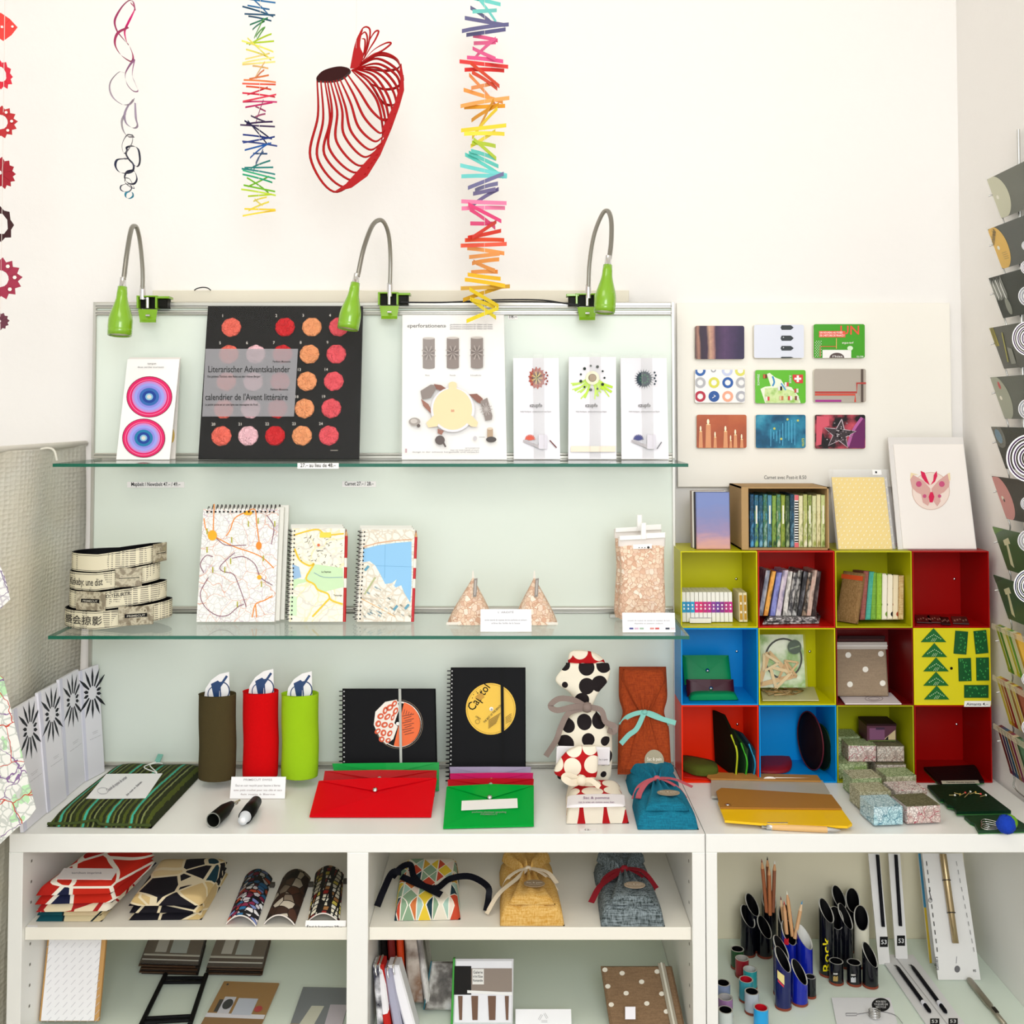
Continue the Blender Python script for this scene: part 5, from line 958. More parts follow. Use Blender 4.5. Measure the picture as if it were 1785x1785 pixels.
for k in range(2):
    x0 = 1288 + 7.5*k
    def a_(mb, fr): mb.rect(fr, .15, .08, .85, .92, C('#c09020', .5), .0003); mb.rect(fr, .3, .3, .7, .38, C('#f6efdc'), .0005); mb.rect(fr, .3, .6, .7, .68, C('#f6efdc'), .0005)
    leanbook('booklet', 'gold banded booklet standing apart at right, %s of the two' % ('left', 'right')[k], 'booklet', 'gold booklets', x0, x0+6.8, x0, 1034, 2.035, .055, z, C('#e8dcb8', .6), art=a_)
for k, (a, b_, c_) in enumerate((((1203, 1086), (1240, 1086), 'white'), ((1236, 1083), (1272, 1083), 'grey-violet'))):
    fr = lay(a, b_, (a[0]+2, a[1]-9), z+.001); t = M(); t.fbox(fr, 0, 0, 1, 1, 0, .009, C('#eceae6' if k == 0 else '#cfc8d0', .5)); g = Fr(fr.p(0, 0, .009), fr.p(1, 0, .009), fr.p(0, 1, .009)); t.rect(g, .02, .02, .98, .98, C('#d8d6dc' if k == 0 else '#8a8a9a', .4)); t.rect(g, .2, .3, .6, .7, C('#6a6a8a' if k == 0 else '#4a4a58'), .0006)
    one('booklet', t, '%s booklet lying flat before the banded row' % c_, 'booklet', 'flat booklets')
# --- notebooks in the red cube
z = floorz(0); pal = [(('#2a2a2e', '#8a90a0', '#d8d4d0'), 'grey marbled'), (('#c06a18', '#f0b050', '#4a3020'), 'amber and brown'), (('#5a60a8', '#8a90d0', '#3a3a78'), 'lavender blue'), (('#e8e4e0', '#c8b8c8', '#2a3a6a'), 'white and navy'), (('#101012', '#e0dcd4', '#101012'), 'black and white'), (('#ece8e2', '#22222a', '#ece8e2'), 'cream with ink lines'), (('#f0eeea', '#101010', '#c8c4bc'), 'white with black script'), (('#141414', '#2c2c30', '#8a8a90'), 'near black'), (('#b89a80', '#181412', '#e8d8c8'), 'tan and black'), (('#c09080', '#c8b0a0', '#3a1a18'), 'rosy brown'), (('#1a1210', '#2c1c1a', '#7a6a68'), 'dark brown')]
xs_ = [1321, 1330, 1341, 1351, 1363, 1371, 1380, 1388, 1397, 1405, 1413]; tops = [1338, 1348, 1357, 1368, 1377, 1386, 1394, 1404, 1412, 1420, 1427]
for k in range(11):
    leanbook('patterned_notebook', '%s spined notebook leaning among others in the red cube' % pal[k][1], 'notebook', 'leaning patterned notebooks', xs_[k], xs_[k]+ (7.6 if k not in (2, 3) else 9), tops[k]-2, 994 + (k % 3)*2 , 2.03, .07, z + .014, Mmarble(tuple(pal[k][0]), 70, .4, (1, 1, .5)), skew=.004)
for k in range(4):
    fr = lay((1330+2*k, 1089), (1428-2*k, 1087), (1338, 1074), z + .0005); t = M(); t.fbox(fr, .02*k, 0, 1, 1, .0033*k, .0033*k+.0028, Mmarble((('#e8e6e2', '#1a1a1c', '#f0eeea'), ('#101010', '#3a3a3a', '#e8e8e8'), ('#f0ece8', '#38383c', '#d8d4d0'), ('#f4f2f0', '#0c0c0e', '#f4f2f0'))[k], 60 + 20*k, .4))
    one('patterned_notebook', t, 'black and white notebook lying flat in the red cube, %s of four' % ('lowest', 'second lowest', 'second from top', 'topmost')[k], 'notebook', 'flat notebooks')
# --- pouches in the olive cube
z = floorz(0)
t = thing('cloth_pouch', 'large brown cloth pouch with an orange stripe, frontmost in olive cube', 'pouch', 'upright cloth pouches')
a_, b_ = V((xat(1457, 1080, 2.045), 2.045, z+.001)), V((xat(1494, 1088, 2.012), 2.012, z+.001)); fr = Fr(a_, b_, W(1471, 996, 2.06))
mb = M(); mb.fbox(fr, 0, 0, 1, 1, -.006, -.0005, Mweave('#7a5a34', '#96744a'), .001); mb.cushion(fr, .005, Mweave('#7a5a34', '#96744a'), e=8); obj('body', mb, t)
g = Fr(fr.p(0, .84, .0055), fr.p(1, .84, .0055), fr.p(0, .93, .0055)); mb = sheet(g, .002, C('#c04410', .7)); obj('stripe', mb, t)
pz = [('#8a4a44', '#a06258', 'dusty red'), ('#3f9a8a', '#58b09a', 'turquoise'), ('#6a9a34', '#80b048', 'leaf green'), ('#86b030', '#9cc444', 'bright lime'), ('#f0e8d8', '#7a9a40', 'cream and lime'), ('#f0e6d0', '#1c1a1c', 'cream with black spots'), ('#e8d8b8', '#b04a28', 'cream with red blots'), ('#b89058', '#d8c090', 'beige')]
x = 1496
for k, (a, b_, n_) in enumerate(pz):
    mm = Mweave(a, b_) if k not in (4, 5, 6) else Mspots(a, b_, 60, .4, .8)
    x0 = 1500 + k*9.6; fr = Fr(W(x0, 1088, 2.02), W(x0+9, 1088, 2.02), W(x0-2 - (7-k)*.5 + (8 if k < 2 else 0), 1002+k*1.3, 2.03)); fr.o.z = z+.001
    fr = Fr(fr.o, fr.o+V((fr.su, 0, 0)), W(x0-2+(9 if k < 2 else 3), 1002+k*1.2, 2.03)); mb = M(); mb.fbox(fr, 0, 0, 1, 1, -.07, 0, mm, .002); one('cloth_pouch', mb, '%s cloth pouch standing in the olive cube' % n_, 'pouch', 'upright cloth pouches')
# --- pins in the dark red cube
z = floorz(0); random.seed(4)
for k, (x, y, w, lab) in enumerate(((1612, 1086, 26, 'leftmost'), (1632, 1086, 24, 'second from left'), (1650, 1089, 16, 'second from right'), (1676, 1088, 28, 'rightmost'))):
    fr = lay((x-w/2, y), (x+w/2, y+1), (x-w/2-4, y-12), z+.0005); mb = M(); mb.fbox(fr, 0, 0, 1, 1, 0, .002, C(('#3c1a18', '#4a2620', '#2a1412', '#40302a')[k], .3)); g = Fr(fr.p(0, 0, .002), fr.p(1, 0, .002), fr.p(0, 1, .002))
    for j in range(5): mb.rect(g, .1+.18*j, .2+.1*(j % 3), .2+.18*j, .45+.1*(j % 3), C('#c8b8a0', .3, .4))
    one('circuit_pin', mb, 'small dark circuit-board brooch on the dark red cube floor, %s' % lab, 'brooch', 'circuit-board brooches')
# --- row 2: green wallets in blue cube
z = floorz(1)
def wal2(lab, fr, colh, h=.006):
    t = thing('envelope_wallet', lab, 'wallet', 'translucent plastic envelope wallets'); m_ = C(colh, .35, 0, .2); mb = M(); mb.cushion(fr, h, m_, e=6); obj('pocket', mb, t)
    mb = M(); mb.add([fr.p(.01, .98, h*.8), fr.p(.5, .40, h*1.25), fr.p(.99, .98, h*.8), fr.p(.5, .98, h*1.1)], [(0, 1, 3), (3, 1, 2)], m_); obj('flap', mb, t); mb = M(); mb.lathe([(0, .003), (.0035, .002), (.0042, 0)], fr.p(.5, .46, h*1.2), fr.N, CHROME, 14, False); obj('snap_button', mb, t)
fr = Fr(W(1194, 1187, 2.06), W(1276, 1187, 2.06), W(1193, 1142, 2.085)); fr.o.z = zat(1187, 2.06); wal2('green envelope wallet standing at the back of the blue cube', Fr(V((fr.o.x, 2.06, z+.02)), V((fr.o.x + .094, 2.06, z+.02)), V((fr.o.x-.001, 2.085, zat(1142, 2.085)))), '#08804c')
wal2('dark plum envelope wallet standing between two green ones', Fr(V((fr.o.x+.002, 2.045, z+.001)), V((fr.o.x+.096, 2.045, z+.001)), V((fr.o.x+.002, 2.055, zat(1184, 2.055)))), '#3a0a1c')
wal2('green envelope wallet lying flat at the front of the blue cube', lay((1203, 1221), (1288, 1220), (1195, 1199), z+.001), '#0a8a54', .012)
# --- triangles pack
z = floorz(1); t = thing('ornament_pack', 'clear pack of wooden triangle ornaments with green round sticker', 'pack')
fr = Fr(V((xat(1324, 1200, 2.07), 2.07, z+.012)), V((xat(1405, 1200, 2.07), 2.07, z+.012)), V((xat(1322, 1200, 2.09), 2.095, zat(1106, 2.095)))); mb = sheet(fr, .002, Mmarble(('#f3f4ea', '#e0e8d0', '#8ab060', '#f4f4ee'), 18, .5)); obj('backing_card', mb, t)
WD = C('#d8b27c', .6)
def tri(mb, fr, cx, cy, s, rot, m=WD, h0=.002):
    for k in range(3):
        a = rot + 2*pi*k/3 + pi/2; b_ = rot + 2*pi*(k+1)/3 + pi/2; p = (cx + s*cos(a), cy - s*sin(a)); q = (cx + s*cos(b_), cy - s*sin(b_)); mb.pline(fr, [p, q], s*.24, m, h0)
mb = M(); mb.pring(fr, 1366, 1148, 33, 36, 3, C('#2a2418', .5), .001); tri(mb, fr, 1348, 1170, 34, .25, h0=.003); tri(mb, fr, 1358, 1178, 22, .8, C('#e4c898', .6), .0045); tri(mb, fr, 1372, 1172, 18, .1, C('#c89c64', .6), .004); tri(mb, fr, 1340, 1155, 18, .5, C('#e8d0a4', .6), .005); tri(mb, fr, 1378, 1160, 14, .9, h0=.0055); obj('wooden_triangles', mb, t)
mb = M(); mb.pell(fr, 1384, 1128, 12, 12.5, C('#1c3a14', .4), .007); mb.pell(fr, 1384, 1128, 12, 12.5, C('#1c3a14', .4), .0068); mb.ptext(fr, 'swiss wood', 1384, 1130, 5, C('#a8c090'), .0076, 'C', .3, 18); obj('round_sticker', mb, t)
mb = M(); g = Fr(fr.p(-.02, 0, .009), fr.p(1.02, 0, .009), fr.p(-.02, 1, .009)); mb.fbox(g, 0, 0, 1, 1, -.0002, 0, film('#f0f6ff', .03, 'cellophane', .15, .08)); obj('clear_sleeve', mb, t)
t = thing('ornament_pack', 'clear packs of wooden triangle ornaments lying on the cube floor', 'pack'); fr = lay((1330, 1222), (1428, 1222), (1326, 1199), z+.001); mb = sheet(Fr(fr.p(0, 0, .002), fr.p(1, 0, .002), fr.p(0, 1, .002)), .002, C('#c8c49c', .5)); obj('backing_card', mb, t)
mb = M(); random.seed(9); g = Fr(fr.p(0, 0, .003), fr.p(1, 0, .003), fr.p(0, 1, .003))
for k in range(9):
    x, y, r_, ro = random.uniform(.15, .8), random.uniform(.2, .8), random.uniform(.012, .022), random.uniform(0, 2)
    P = [g.p(x, y, .002*k*.6) + V((cos(ro+2*pi*j/3), sin(ro+2*pi*j/3), 0))*r_ for j in range(3)]; mb.tube(P, .0016, C(('#b8925c', '#d8b888', '#8a6a3c')[k % 3], .6), 4, False, True)
obj('wooden_triangles', mb, t); mb = M(); mb.pell(g, 1395, 1198, 9, 4, C('#2a4a14', .4), .013); obj('round_sticker', mb, t)
# --- polka pouch
z = floorz(1); t = thing('polka_pouch', 'taupe pouch with white polka dots leaning in the maroon cube', 'pouch', 'polka dot pouches'); fr = Fr(V((xat(1458, 1200, 2.03), 2.03, z+.008)), V((xat(1550, 1200, 2.03), 2.03, z+.008)), V((xat(1456, 1130, 2.09), 2.09, zat(1120, 2.09))))
mb = M(); mb.fbox(fr, 0, 0, 1, 1, -.01, 0, Mweave('#93806a', '#a08c74'), .003)
for x, y in ((1479, 1142), (1536, 1140), (1509, 1167), (1482, 1193), (1539, 1191)): mb.pell(fr, x, y, 5, 5, C('#f0ece0', .7), .0005)
obj('body', mb, t); mb = M(); g = Fr(fr.p(-.01, .86, .001), fr.p(1.01, .86, .001), fr.p(-.01, 1.0, .001)); mb.fbox(g, 0, 0, 1, 1, 0, .003, C('#c8bfb4', .6), .001); mb.fbox(g, 0, .35, 1, .5, 0, .0042, C('#e9e4dc', .5)); obj('zip_edge', mb, t)
for k in range(3):
    mb = M(); g = Fr(V((xat(1460, 1120, 2.095), 2.095+.005*k, z+.05)), V((xat(1542, 1120, 2.095), 2.095+.005*k, z+.05)), V((xat(1460+3*k, 1120, 2.095), 2.098+.005*k, zat(1118-4*k, 2.1)))); mb.fbox(g, 0, 0, 1, 1, -.004, 0, C(('#4a2826', '#5a3230', '#3c1c1c')[k], .8), .001); mb.v = mb.v
    g0 = one('cloth_pouch', mb, 'dark mauve pouch behind the polka one, %s' % ('nearest', 'middle', 'farthest')[k], 'pouch', 'mauve pouches')
fr = lay((1474, 1228), (1572, 1228), (1459, 1209), z+.001); mb = M(); mb.fbox(fr, 0, 0, 1, 1, 0, .002, C('#e8dfe0', .6)); g = Fr(fr.p(0, 0, .002), fr.p(1, 0, .002), fr.p(0, 1, .002)); mb.pring(g, 1524, 1218, 16, 5, 1, C('#a89a9c', .6)); mb.pring(g, 1524, 1218, 10, 3, .8, C('#a89a9c', .6)); one('leaflet', mb, 'pale pink leaflet lying before the polka dot pouch', 'leaflet')
# --- magnets on the yellow front
PG = C('#0c6428', .35); PG2 = C('#b8d8a8', .4); D_ = CY0 + .0003
F0 = Fr(W(1590, 1230, CY0+.0005), W(1724, 1230, CY0+.0005), W(1590, 1098, CY0+.0005))
tc = [(1627.5, 1107), (1629, 1133), (1632, 1158), (1632, 1183), (1633, 1207)]
for k, (x, y) in enumerate(tc):
    w, h = 22, 12; mb = M(); pts = [F0.q(x-w, y+h), F0.q(x+w, y+h), F0.q(x, y-h)]; P = [F0.p(a, b_, 0) for a, b_ in pts] + [F0.p(a, b_, .0016) for a, b_ in pts]; mb.add(P, [(2, 1, 0), (3, 4, 5), (0, 1, 4, 3), (1, 2, 5, 4), (2, 0, 3, 5)], PG)
    for j in range(9): mb.pell(F0, x - 12 + 3*j, y + 6 - (4-abs(4-j))*1.8, 1, 1, PG2, .0018, 6)
    for j in range(3): mb.pline(F0, [(x-5+3*j, y+11), (x-1+3*j, y+5)], .7, PG2, .0018)
    one('circuit_magnet', mb, 'triangular green circuit-board magnet, %s of the five triangles' % ('top', 'second', 'third', 'fourth', 'bottom')[k], 'magnet', 'triangle magnets')
for k, (x, y, w, h, ro, lab) in enumerate(((1675, 1120, 11, 20, -.08, 'upper left'), (1710, 1119, 11, 20, .1, 'upper right'), (1682, 1167, 11, 20, .03, 'middle left'), (1713, 1166, 11, 20, .02, 'middle right'), (1702, 1205, 21, 11, 0, 'lying bottom'))):
    c_, s_ = cos(ro), sin(ro); pts = [F0.q(x + a*c_ + b_*s_, y + b_*c_ - a*s_) for a, b_ in ((-w, h), (w, h), (w, -h), (-w, -h))]; P = [F0.p(a, b_, 0) for a, b_ in pts] + [F0.p(a, b_, .0016) for a, b_ in pts]; mb = M(); mb.add(P, [(3, 2, 1, 0), (4, 5, 6, 7), (0, 1, 5, 4), (1, 2, 6, 5), (2, 3, 7, 6), (3, 0, 4, 7)], C('#0a5226', .35)); random.seed(k)
    for j in range(16): a = random.uniform(-w+2, w-2); b_ = random.uniform(-h+2, h-2); mb.prect(F0, x+a-1, y+b_-1.2, x+a+1, y+b_+1.2, C('#3a9a4a', .4), .0018)
    one('circuit_magnet', mb, 'rectangular green circuit-board magnet at %s of the yellow front' % lab, 'magnet', 'rectangle magnets')
fr = Fr(W(1681, 1232, 1.999), W(1727, 1232, 1.999), W(1682, 1222, 1.999)); mb = sheet(fr, .0006, PAPER); mb.ptext(fr, 'Aimants 4.–', 1704, 1229.5, 7, INK, al='C', width=38); one('price_tag', mb, 'white tag reading Aimants 4 under the magnets', 'label', 'paper price tags')
# --- row 3
z = floorz(2)
def halfpurse(lab, name, pts, z, th, m, m2=None):
    L_ = [G(x, y, z) for x, y in pts]; L_ = catmull([V(p) for p in L_] + [L_[0]], 4)[:-1]; n = len(L_); mb = M(); c = sum(L_, V())/n
    mb.rings([[p for p in L_], [c+(p-c)*1.0+V((0, 0, th*.5)) for p in L_], [c+(p-c)*.95+V((0, 0, th)) for p in L_], [c+(p-c)*.5+V((0, 0, th*1.15)) for p in L_]], m); return one(name, mb, lab, 'purse')
halfpurse('olive green felt purse lying at left in the orange red cube', 'felt_purse', [(1189, 1342), (1215, 1352), (1250, 1352), (1248, 1340), (1225, 1333), (1190, 1328)], z+.004, .014, C('#4a560c', .9))
mb = sheet(lay((1192, 1355), (1240, 1359), (1190, 1346), z+.001), .002, C('#c01808', .6)); one('felt_purse', mb, 'thin red purse under the olive one', 'purse')
for k, (x, h_, c1, c2, n_) in enumerate(((1270, 1252, '#101408', '#b8c81c', 'black with a lime edge'), (1287, 1280, '#0c3a10', '#3cae20', 'dark green with a green edge'), (1301, 1284, '#0a3440', '#1c90b8', 'dark teal with a blue edge'))):
    t = thing('felt_purse', 'upright felt purse, %s, in the orange red cube' % n_, 'purse', 'upright felt purses'); mb = M(); X = xat(x, 1340, 2.03); zt = zat(h_, 2.06); L_ = [(2.02, z+.001), (2.105, z+.001), (2.115, zt), (2.07, zt+.004), (2.015, (z+zt)/2+.02)]
    n = len(L_); th = .0055; mb.add([V((X+.010-(yy-2.02)*.25, yy, zz)) for yy, zz in L_] + [V((X+.010+th-(yy-2.02)*.25, yy, zz)) for yy, zz in L_], [tuple(range(n)), tuple(range(2*n-1, n-1, -1))] + [((q+1) % n, q, n+q, n+(q+1) % n) for q in range(n)], C(c1, .8)); obj('body', mb, t)
    mb = M(); mb.tube(catmull([V((X+.012, 2.018, z+.003)), V((X+.0135, 2.012, (z+zt)/2)), V((X+.006, 2.03, (z+zt)/2+.028))]), .0018, C(c2, .6)); obj('edge_piping', mb, t)
halfpurse('flat red half-round purse on the lower blue cube floor', 'round_purse', [(1324, 1347), (1350, 1349), (1375, 1345), (1381, 1330), (1370, 1316), (1345, 1313), (1323, 1313)], z+.001, .006, C('#8c0818', .6))
for k, (x, r_, c1, c2, n_, dd) in enumerate(((1418, .056, '#180608', '#5a0c18', 'black and maroon', 0), (1437, .044, '#0a1a10', '#0c3a18', 'dark green', .01))):
    t = thing('round_purse', 'upright round %s purse in the lower blue cube' % n_, 'purse', 'round purses'); X = xat(x, 1340, 2.05); c = V((X, 2.072, z+.001+r_)); mb = M(); ax = V((1, .22, 0)); mb.lathe([(0, -.006), (r_*.6, -.0055), (r_, -.001), (r_, .001), (r_*.6, .0055), (0, .006)], c, ax, C(c1, .8), 36, False); mb.v = [V((p.x, 2.065+(p.y-2.072)*.85, p.z)) for p in mb.v]; obj('body', mb, t)
    mb = M(); a = ax.normalized(); u = a.cross(V((0, 0, 1))).normalized(); mb.tube([V((q.x, 2.065+(q.y-2.072)*.85, q.z)) for q in [c - a*.001 + (u*cos(2*pi*j/36) + V((0, 0, 1))*sin(2*pi*j/36))*r_ for j in range(36)]], .0014, C(c2, .6), 6, False, True); obj('edge_piping', mb, t)
fr = lay((1352, 1359), (1412, 1360), (1352, 1356), z-.002); fr = Fr(W(1352, 1361, 1.995), W(1413, 1362, 1.995), W(1352, 1355, 1.997)); mb = sheet(fr, .0005, PAPER); mb.ptext(fr, 'Porte-monnaie rond 24.–', 1382, 1360, 4.5, INK, al='C', width=54); one('price_tag', mb, 'white tag at the foot of the lower blue cube', 'label', 'paper price tags')
fr = Fr(W(1331, 1361, 1.993), W(1353, 1361, 1.993), W(1331, 1354, 1.995)); mb = M(); mb.pell(fr, 1342, 1357.5, 10.5, 3.6, PAPER, .0006); mb.pell(fr, 1342, 1357.5, 10.5, 3.6, PAPER, 0.0003); one('oval_tag', mb, 'small white oval tag beside the lower blue cube tag', 'label')
# map boxes in olive cube
def cbox(lab, x0, x1, y0, y1, D, zb, d, k, kt=None):
    a = xat(x0, y1, D); b_ = xat(x1, y1, D); h = (y1-y0)/F*D*1.0; t = thing('map_box', lab, 'box', 'small boxes covered in map paper'); mb = M(); mb.box(a, D, zb, b_, D+d, zb+h*.97, BM[k], .0005); obj('box_body', mb, t); mb = M(); mb.box(a-.0003, D-.0003, zb+h*.97, b_+.0003, D+d, zb+h, TOPM if kt is None else BM[kt], .0002); obj('lid', mb, t); return zb+h
z = floorz(2); h1 = cbox('green map-covered box at the bottom left of the heap', 1463, 1512, 1329, 1355, 2.012, z, .05, 3, 3); cbox('brown map-covered box at the bottom right of the heap', 1530, 1580, 1332, 1357, 2.012, z, .05, 1)
cbox('map-covered box standing at the back of the heap, bottom', 1500, 1548, 1320, 1346, 2.066, z, .05, 2)
h2 = cbox('pale map-covered box in the middle of the heap, left', 1480, 1528, 1304, 1332, 2.022, h1+.0005, .042, 4, 3); h3 = cbox('grey-brown map-covered box in the middle of the heap, right', 1530, 1577, 1306, 1333, 2.022, h1+.0005, .042, 1)
cbox('green map-covered box at the back left of the heap', 1462, 1500, 1285, 1340, 2.068, z, .05, 3, 3)
t = thing('map_box', 'purple map-covered box topmost on the heap', 'box', 'small boxes covered in map paper'); mb = M(); D = 2.045; a, b_ = xat(1512, 1290, D), xat(1563, 1290, D); zz = max(h2, h3)+.0005; mb.box(a, D, zz, b_, D+.05, zz+.030, C('#54283c', .5), .0005); f = Fr((a, D, zz), (b_, D, zz), (a, D, zz+.030)); mb.poly(f, [(.55, .1), (.97, .1), (.97, .75)], C('#c8b48c')); mb.rect(f, .08, .1, .6, .85, C('#7a4a6c', .5)) ; mb.rect(f, .3, .75, .6, .9, C('#38203a')); mb.poly(f, [(.6, .1), (.72, .1), (.72, .35)], C('#20201c'));  mb.rect(f, .02, .0, .98, .08, C('#5a6a30')); obj('box_body', mb, t); mb = M(); mb.box(a-.0004, D-.0004, zz+.030, b_+.0004, D+.05, zz+.034, C('#2a1418', .5)); obj('lid', mb, t)
# ================================================================ on top of the cubes
z = ZC + .0005 + 3*CH_ + .0005
sky = None
b = NB('sunset_cover', .35); g_ = b.sep()[2]; f = b.math('ADD', b.math('MULTIPLY', g_, 9.), b.math('MULTIPLY', b.noise(30, b.mapped((1, 1, 3))).outputs[0], .35)); sky = b.done(b.ramp(f, [(.1, '#e0a890'), (.35, '#c89aa0'), (.5, '#9a8ab0'), (.75, '#8288b8'), (1, '#7a8ac0')]))
for k in range(4):
    x0 = 1215 - 3.2*k; D = 2.02 + .009*k; bl = W(x0, 950, D); br = W(x0+59, 950, D); bl.z = br.z = z; tl = W(x0, 858 - 1.0*k, D+.006); tl.x = bl.x; fr = Fr(bl, br, tl); mb = M(); mb.fbox(fr, 0, 0, 1, 1, -.0078, 0, sky if k == 0 else C(('#3a3438', '#f0ece4', '#8a7a70')[k-1], .5), .0015)
    one('pocket_notebook', mb, ('pocket notebook with a pink and violet sunset sky cover', 'pocket notebook right behind the sunset cover', 'pocket notebook third back behind the sunset cover', 'rearmost pocket notebook behind the sunset cover')[k], 'notebook', 'pocket notebooks')
# cardboard box with books
t = thing('cardboard_box', 'open brown cardboard box packed with slim picture-spined books', 'box'); KB = C('#b39264', .85); KI = C('#8a6a42', .9); D = 2.012; a, b_ = xat(1293, 950, D), xat(1446, 950, D); zt = zat(849, D); a2 = xat(1306, 950, D)
mb = M(); dd = .105; mb.box(a, D, z, a+.003, D+dd, zt, KB); mb.box(b_-.003, D, z, b_, D+dd, zt, KB); mb.box(a, D, z, b_, D+dd, z+.003, KB); mb.box(a, D, zt-.003, b_, D+dd, zt, KB); mb.box(a, D+dd, z, b_, D+dd+.003, zt, KI); mb.box(a, D-.003, z, a+.014, D, zt, KB, .001); obj('carton', mb, t)
bp_ = [('#2a7ab8', '#1a3a50', '#5aa8d8'), ('#4a9ac8', '#2a5a70', '#88b858'), ('#3a8ac0', '#1c4858', '#7ab0c8'), ('#5aa8c8', '#3a6a40', '#a8c8c0'), ('#1c5a80', '#5a90a8', '#24402c'), ('#3a7038', '#88a848', '#1c4020'), ('#68a0b0', '#4a7a40', '#d8dcc0'), ('#2a5020', '#98a840', '#58782c'), ('#5a7a4a', '#304a28', '#a8b888'), ('#2a6890', '#183848', '#6a98b0'), ('#d85a5a', '#101010', '#f0f0f0'), ('#b8b878', '#e8e0b8', '#88984a'), ('#d8d090', '#a8b060', '#e8e0c8'), ('#c8c888', '#788838', '#e8e8c0'), ('#b8b468', '#d8d8a8', '#98a048'), ('#c8b878', '#e0d8a8', '#98904a'), ('#a8b858', '#d0d898', '#788a38')]
bn = ['sky blue', 'blue and lime', 'ocean blue', 'pale blue', 'deep blue', 'forest green', 'blue-green', 'dark moss', 'sage', 'night blue', 'black and white striped', 'straw yellow', 'pale yellow', 'olive and cream', 'khaki', 'sand', 'light green']
for k in range(17):
    x0 = 1307.5 + 7.75*k
    def a_(mb, fr, k=k):
        if k == 10:
            for j in range(16): mb.rect(fr, .02, .1+.05*j, .98, .125+.05*j, C('#141414'), .0004)
            mb.rect(fr, 0, .9, 1, 1, C('#e06a70'), .0004); mb.rect(fr, 0, 0, 1, .09, C('#e06a70'), .0004)
        else: mb.rect(fr, .3, .45, .7, .8, C('#f0ecd8'), .0004) if k % 3 == 1 else None
    leanbook('picture_book', 'slim book with %s picture spine in the cardboard box' % bn[k], 'book', 'slim books in the cardboard box', x0, x0+6.8, x0+.5, 862 + (k*7 % 3), 2.025, .08, z+.0035, Mmarble(bp_[k], 85, .35, (1.4, 1, .8)) if k != 10 else C('#f0f0ec', .4), art=a_)
# yellow card pack & moth card
for k in range(2):
    D = 2.02 + .012*(1-k); dx = 7*(1-k); t = thing('card_pack', ('grey-edged card pack in clear film just behind the yellow one', 'yellow card pack with white dashes in clear film')[k], 'card pack', 'packs of cards in film'); bl = W(1462+dx, 950, D); br = W(1556+dx*.6, 950, D); bl.z = br.z = z; fr = Fr(bl, br, W(1450+dx, 832, D+.05)); mb = M(); mb.fbox(fr, 0, 0, 1, 1, -.006, 0, C('#dcd8d4', .6)); 
    if k:
        mb.rect(fr, .0, .0, 1, 1, C('#f2d574', .5), .0002)
        for i in range(20):
            for j in range(18):
                a, b_ = .03 + .052*i, .03+.055*j
                if (i+j) % 2 == 0: mb.poly(fr, [(a-.012, b_-.010), (a+.004, b_-.010), (a+.018, b_+.010), (a+.002, b_+.010)], C('#f9f1d6', .5), .0004)
    obj('cards', mb, t); mb = M(); g = Fr(fr.p(-.04, 0, .002), fr.p(1.06, 0, .002), fr.p(-.05, 1.11, .002)); mb.fbox(g, 0, 0, 1, 1, -.0002, 0, film('#ffffff', .08, 'cellophane', .1, .3)); obj('clear_wrap', mb, t)
    if k: g = Fr(fr.p(.78, 1.03, .003), fr.p(.95, 1.03, .003), fr.p(.78, 1.1, .003)); mb = sheet(g, .0004, PAPER); mb.rect(g, .3, .3, .5, .7, INK, .0004); obj('label', mb, t)
t = thing('moth_card', 'large white card with a pink moth leaning on the wall', 'card'); D = 2.02; bl = W(1566, 952, D); br = W(1703, 952, D); bl.z = br.z = z; fr = Fr(bl, br, W(1548, 762, D+.085)); mb = M(); mb.fbox(fr, 0, 0, 1, 1, -.003, 0, C('#e3dfdb', .5)); obj('envelope', mb, t)
g = Fr(fr.p(.06, .005, .0005), fr.p(.985, .005, .0005), fr.p(.06, .93, .0005)); mb = M(); mb.fbox(g, 0, 0, 1, 1, 0, .002, C('#f6f0ea', .6)); g = Fr(fr.p(0, 0, .0027), fr.p(1, 0, .0027), fr.p(0, 1, .0027))
mb.pell(g, 1623, 856, 33, 33, C('#f1ddd2', .6), .0002); mb.pring(g, 1623, 856, 33, 33, 1, C('#d8b8a8', .6), .0004); wing = C('#d8a8a0', .6); pk = C('#d81850', .5); ml = C('#c8507c', .5)
mb.ppoly(g, [(1622, 852), (1610, 838), (1592, 828), (1587, 836), (1590, 850), (1598, 858), (1606, 862), (1609, 876), (1618, 882), (1623, 870)], wing, .0006); mb.ppoly(g, [(1624, 852), (1636, 838), (1652, 826), (1656, 834), (1655, 848), (1646, 858), (1638, 862), (1640, 874), (1634, 883), (1625, 870)], wing, .0006)
mb.ppoly(g, [(1587, 836), (1588, 824), (1602, 828), (1592, 828)], C('#f0dcb0', .6), .0007); mb.ppoly(g, [(1652, 826), (1656, 824), (1657, 836), (1655, 840)], C('#f0dcb0', .6), .0007)
mb.pell(g, 1602, 844, 5, 5, ml, .0008); mb.pell(g, 1642, 844, 5, 5, ml, .0008); mb.pell(g, 1612, 865, 3.2, 3.2, ml, .0008); mb.pell(g, 1638, 865, 3, 3, ml, .0008); mb.ppoly(g, [(1622, 858), (1626, 858), (1629, 866), (1626, 876), (1621, 876), (1619, 866)], pk, .0009); mb.ppoly(g, [(1605, 821), (1612, 824), (1616, 834), (1621, 846), (1613, 840), (1607, 832)], pk, .0009); mb.ppoly(g, [(1633, 821), (1628, 828), (1627, 838), (1622, 846), (1630, 840), (1634, 830)], pk, .0009); obj('inner_card', mb, t)
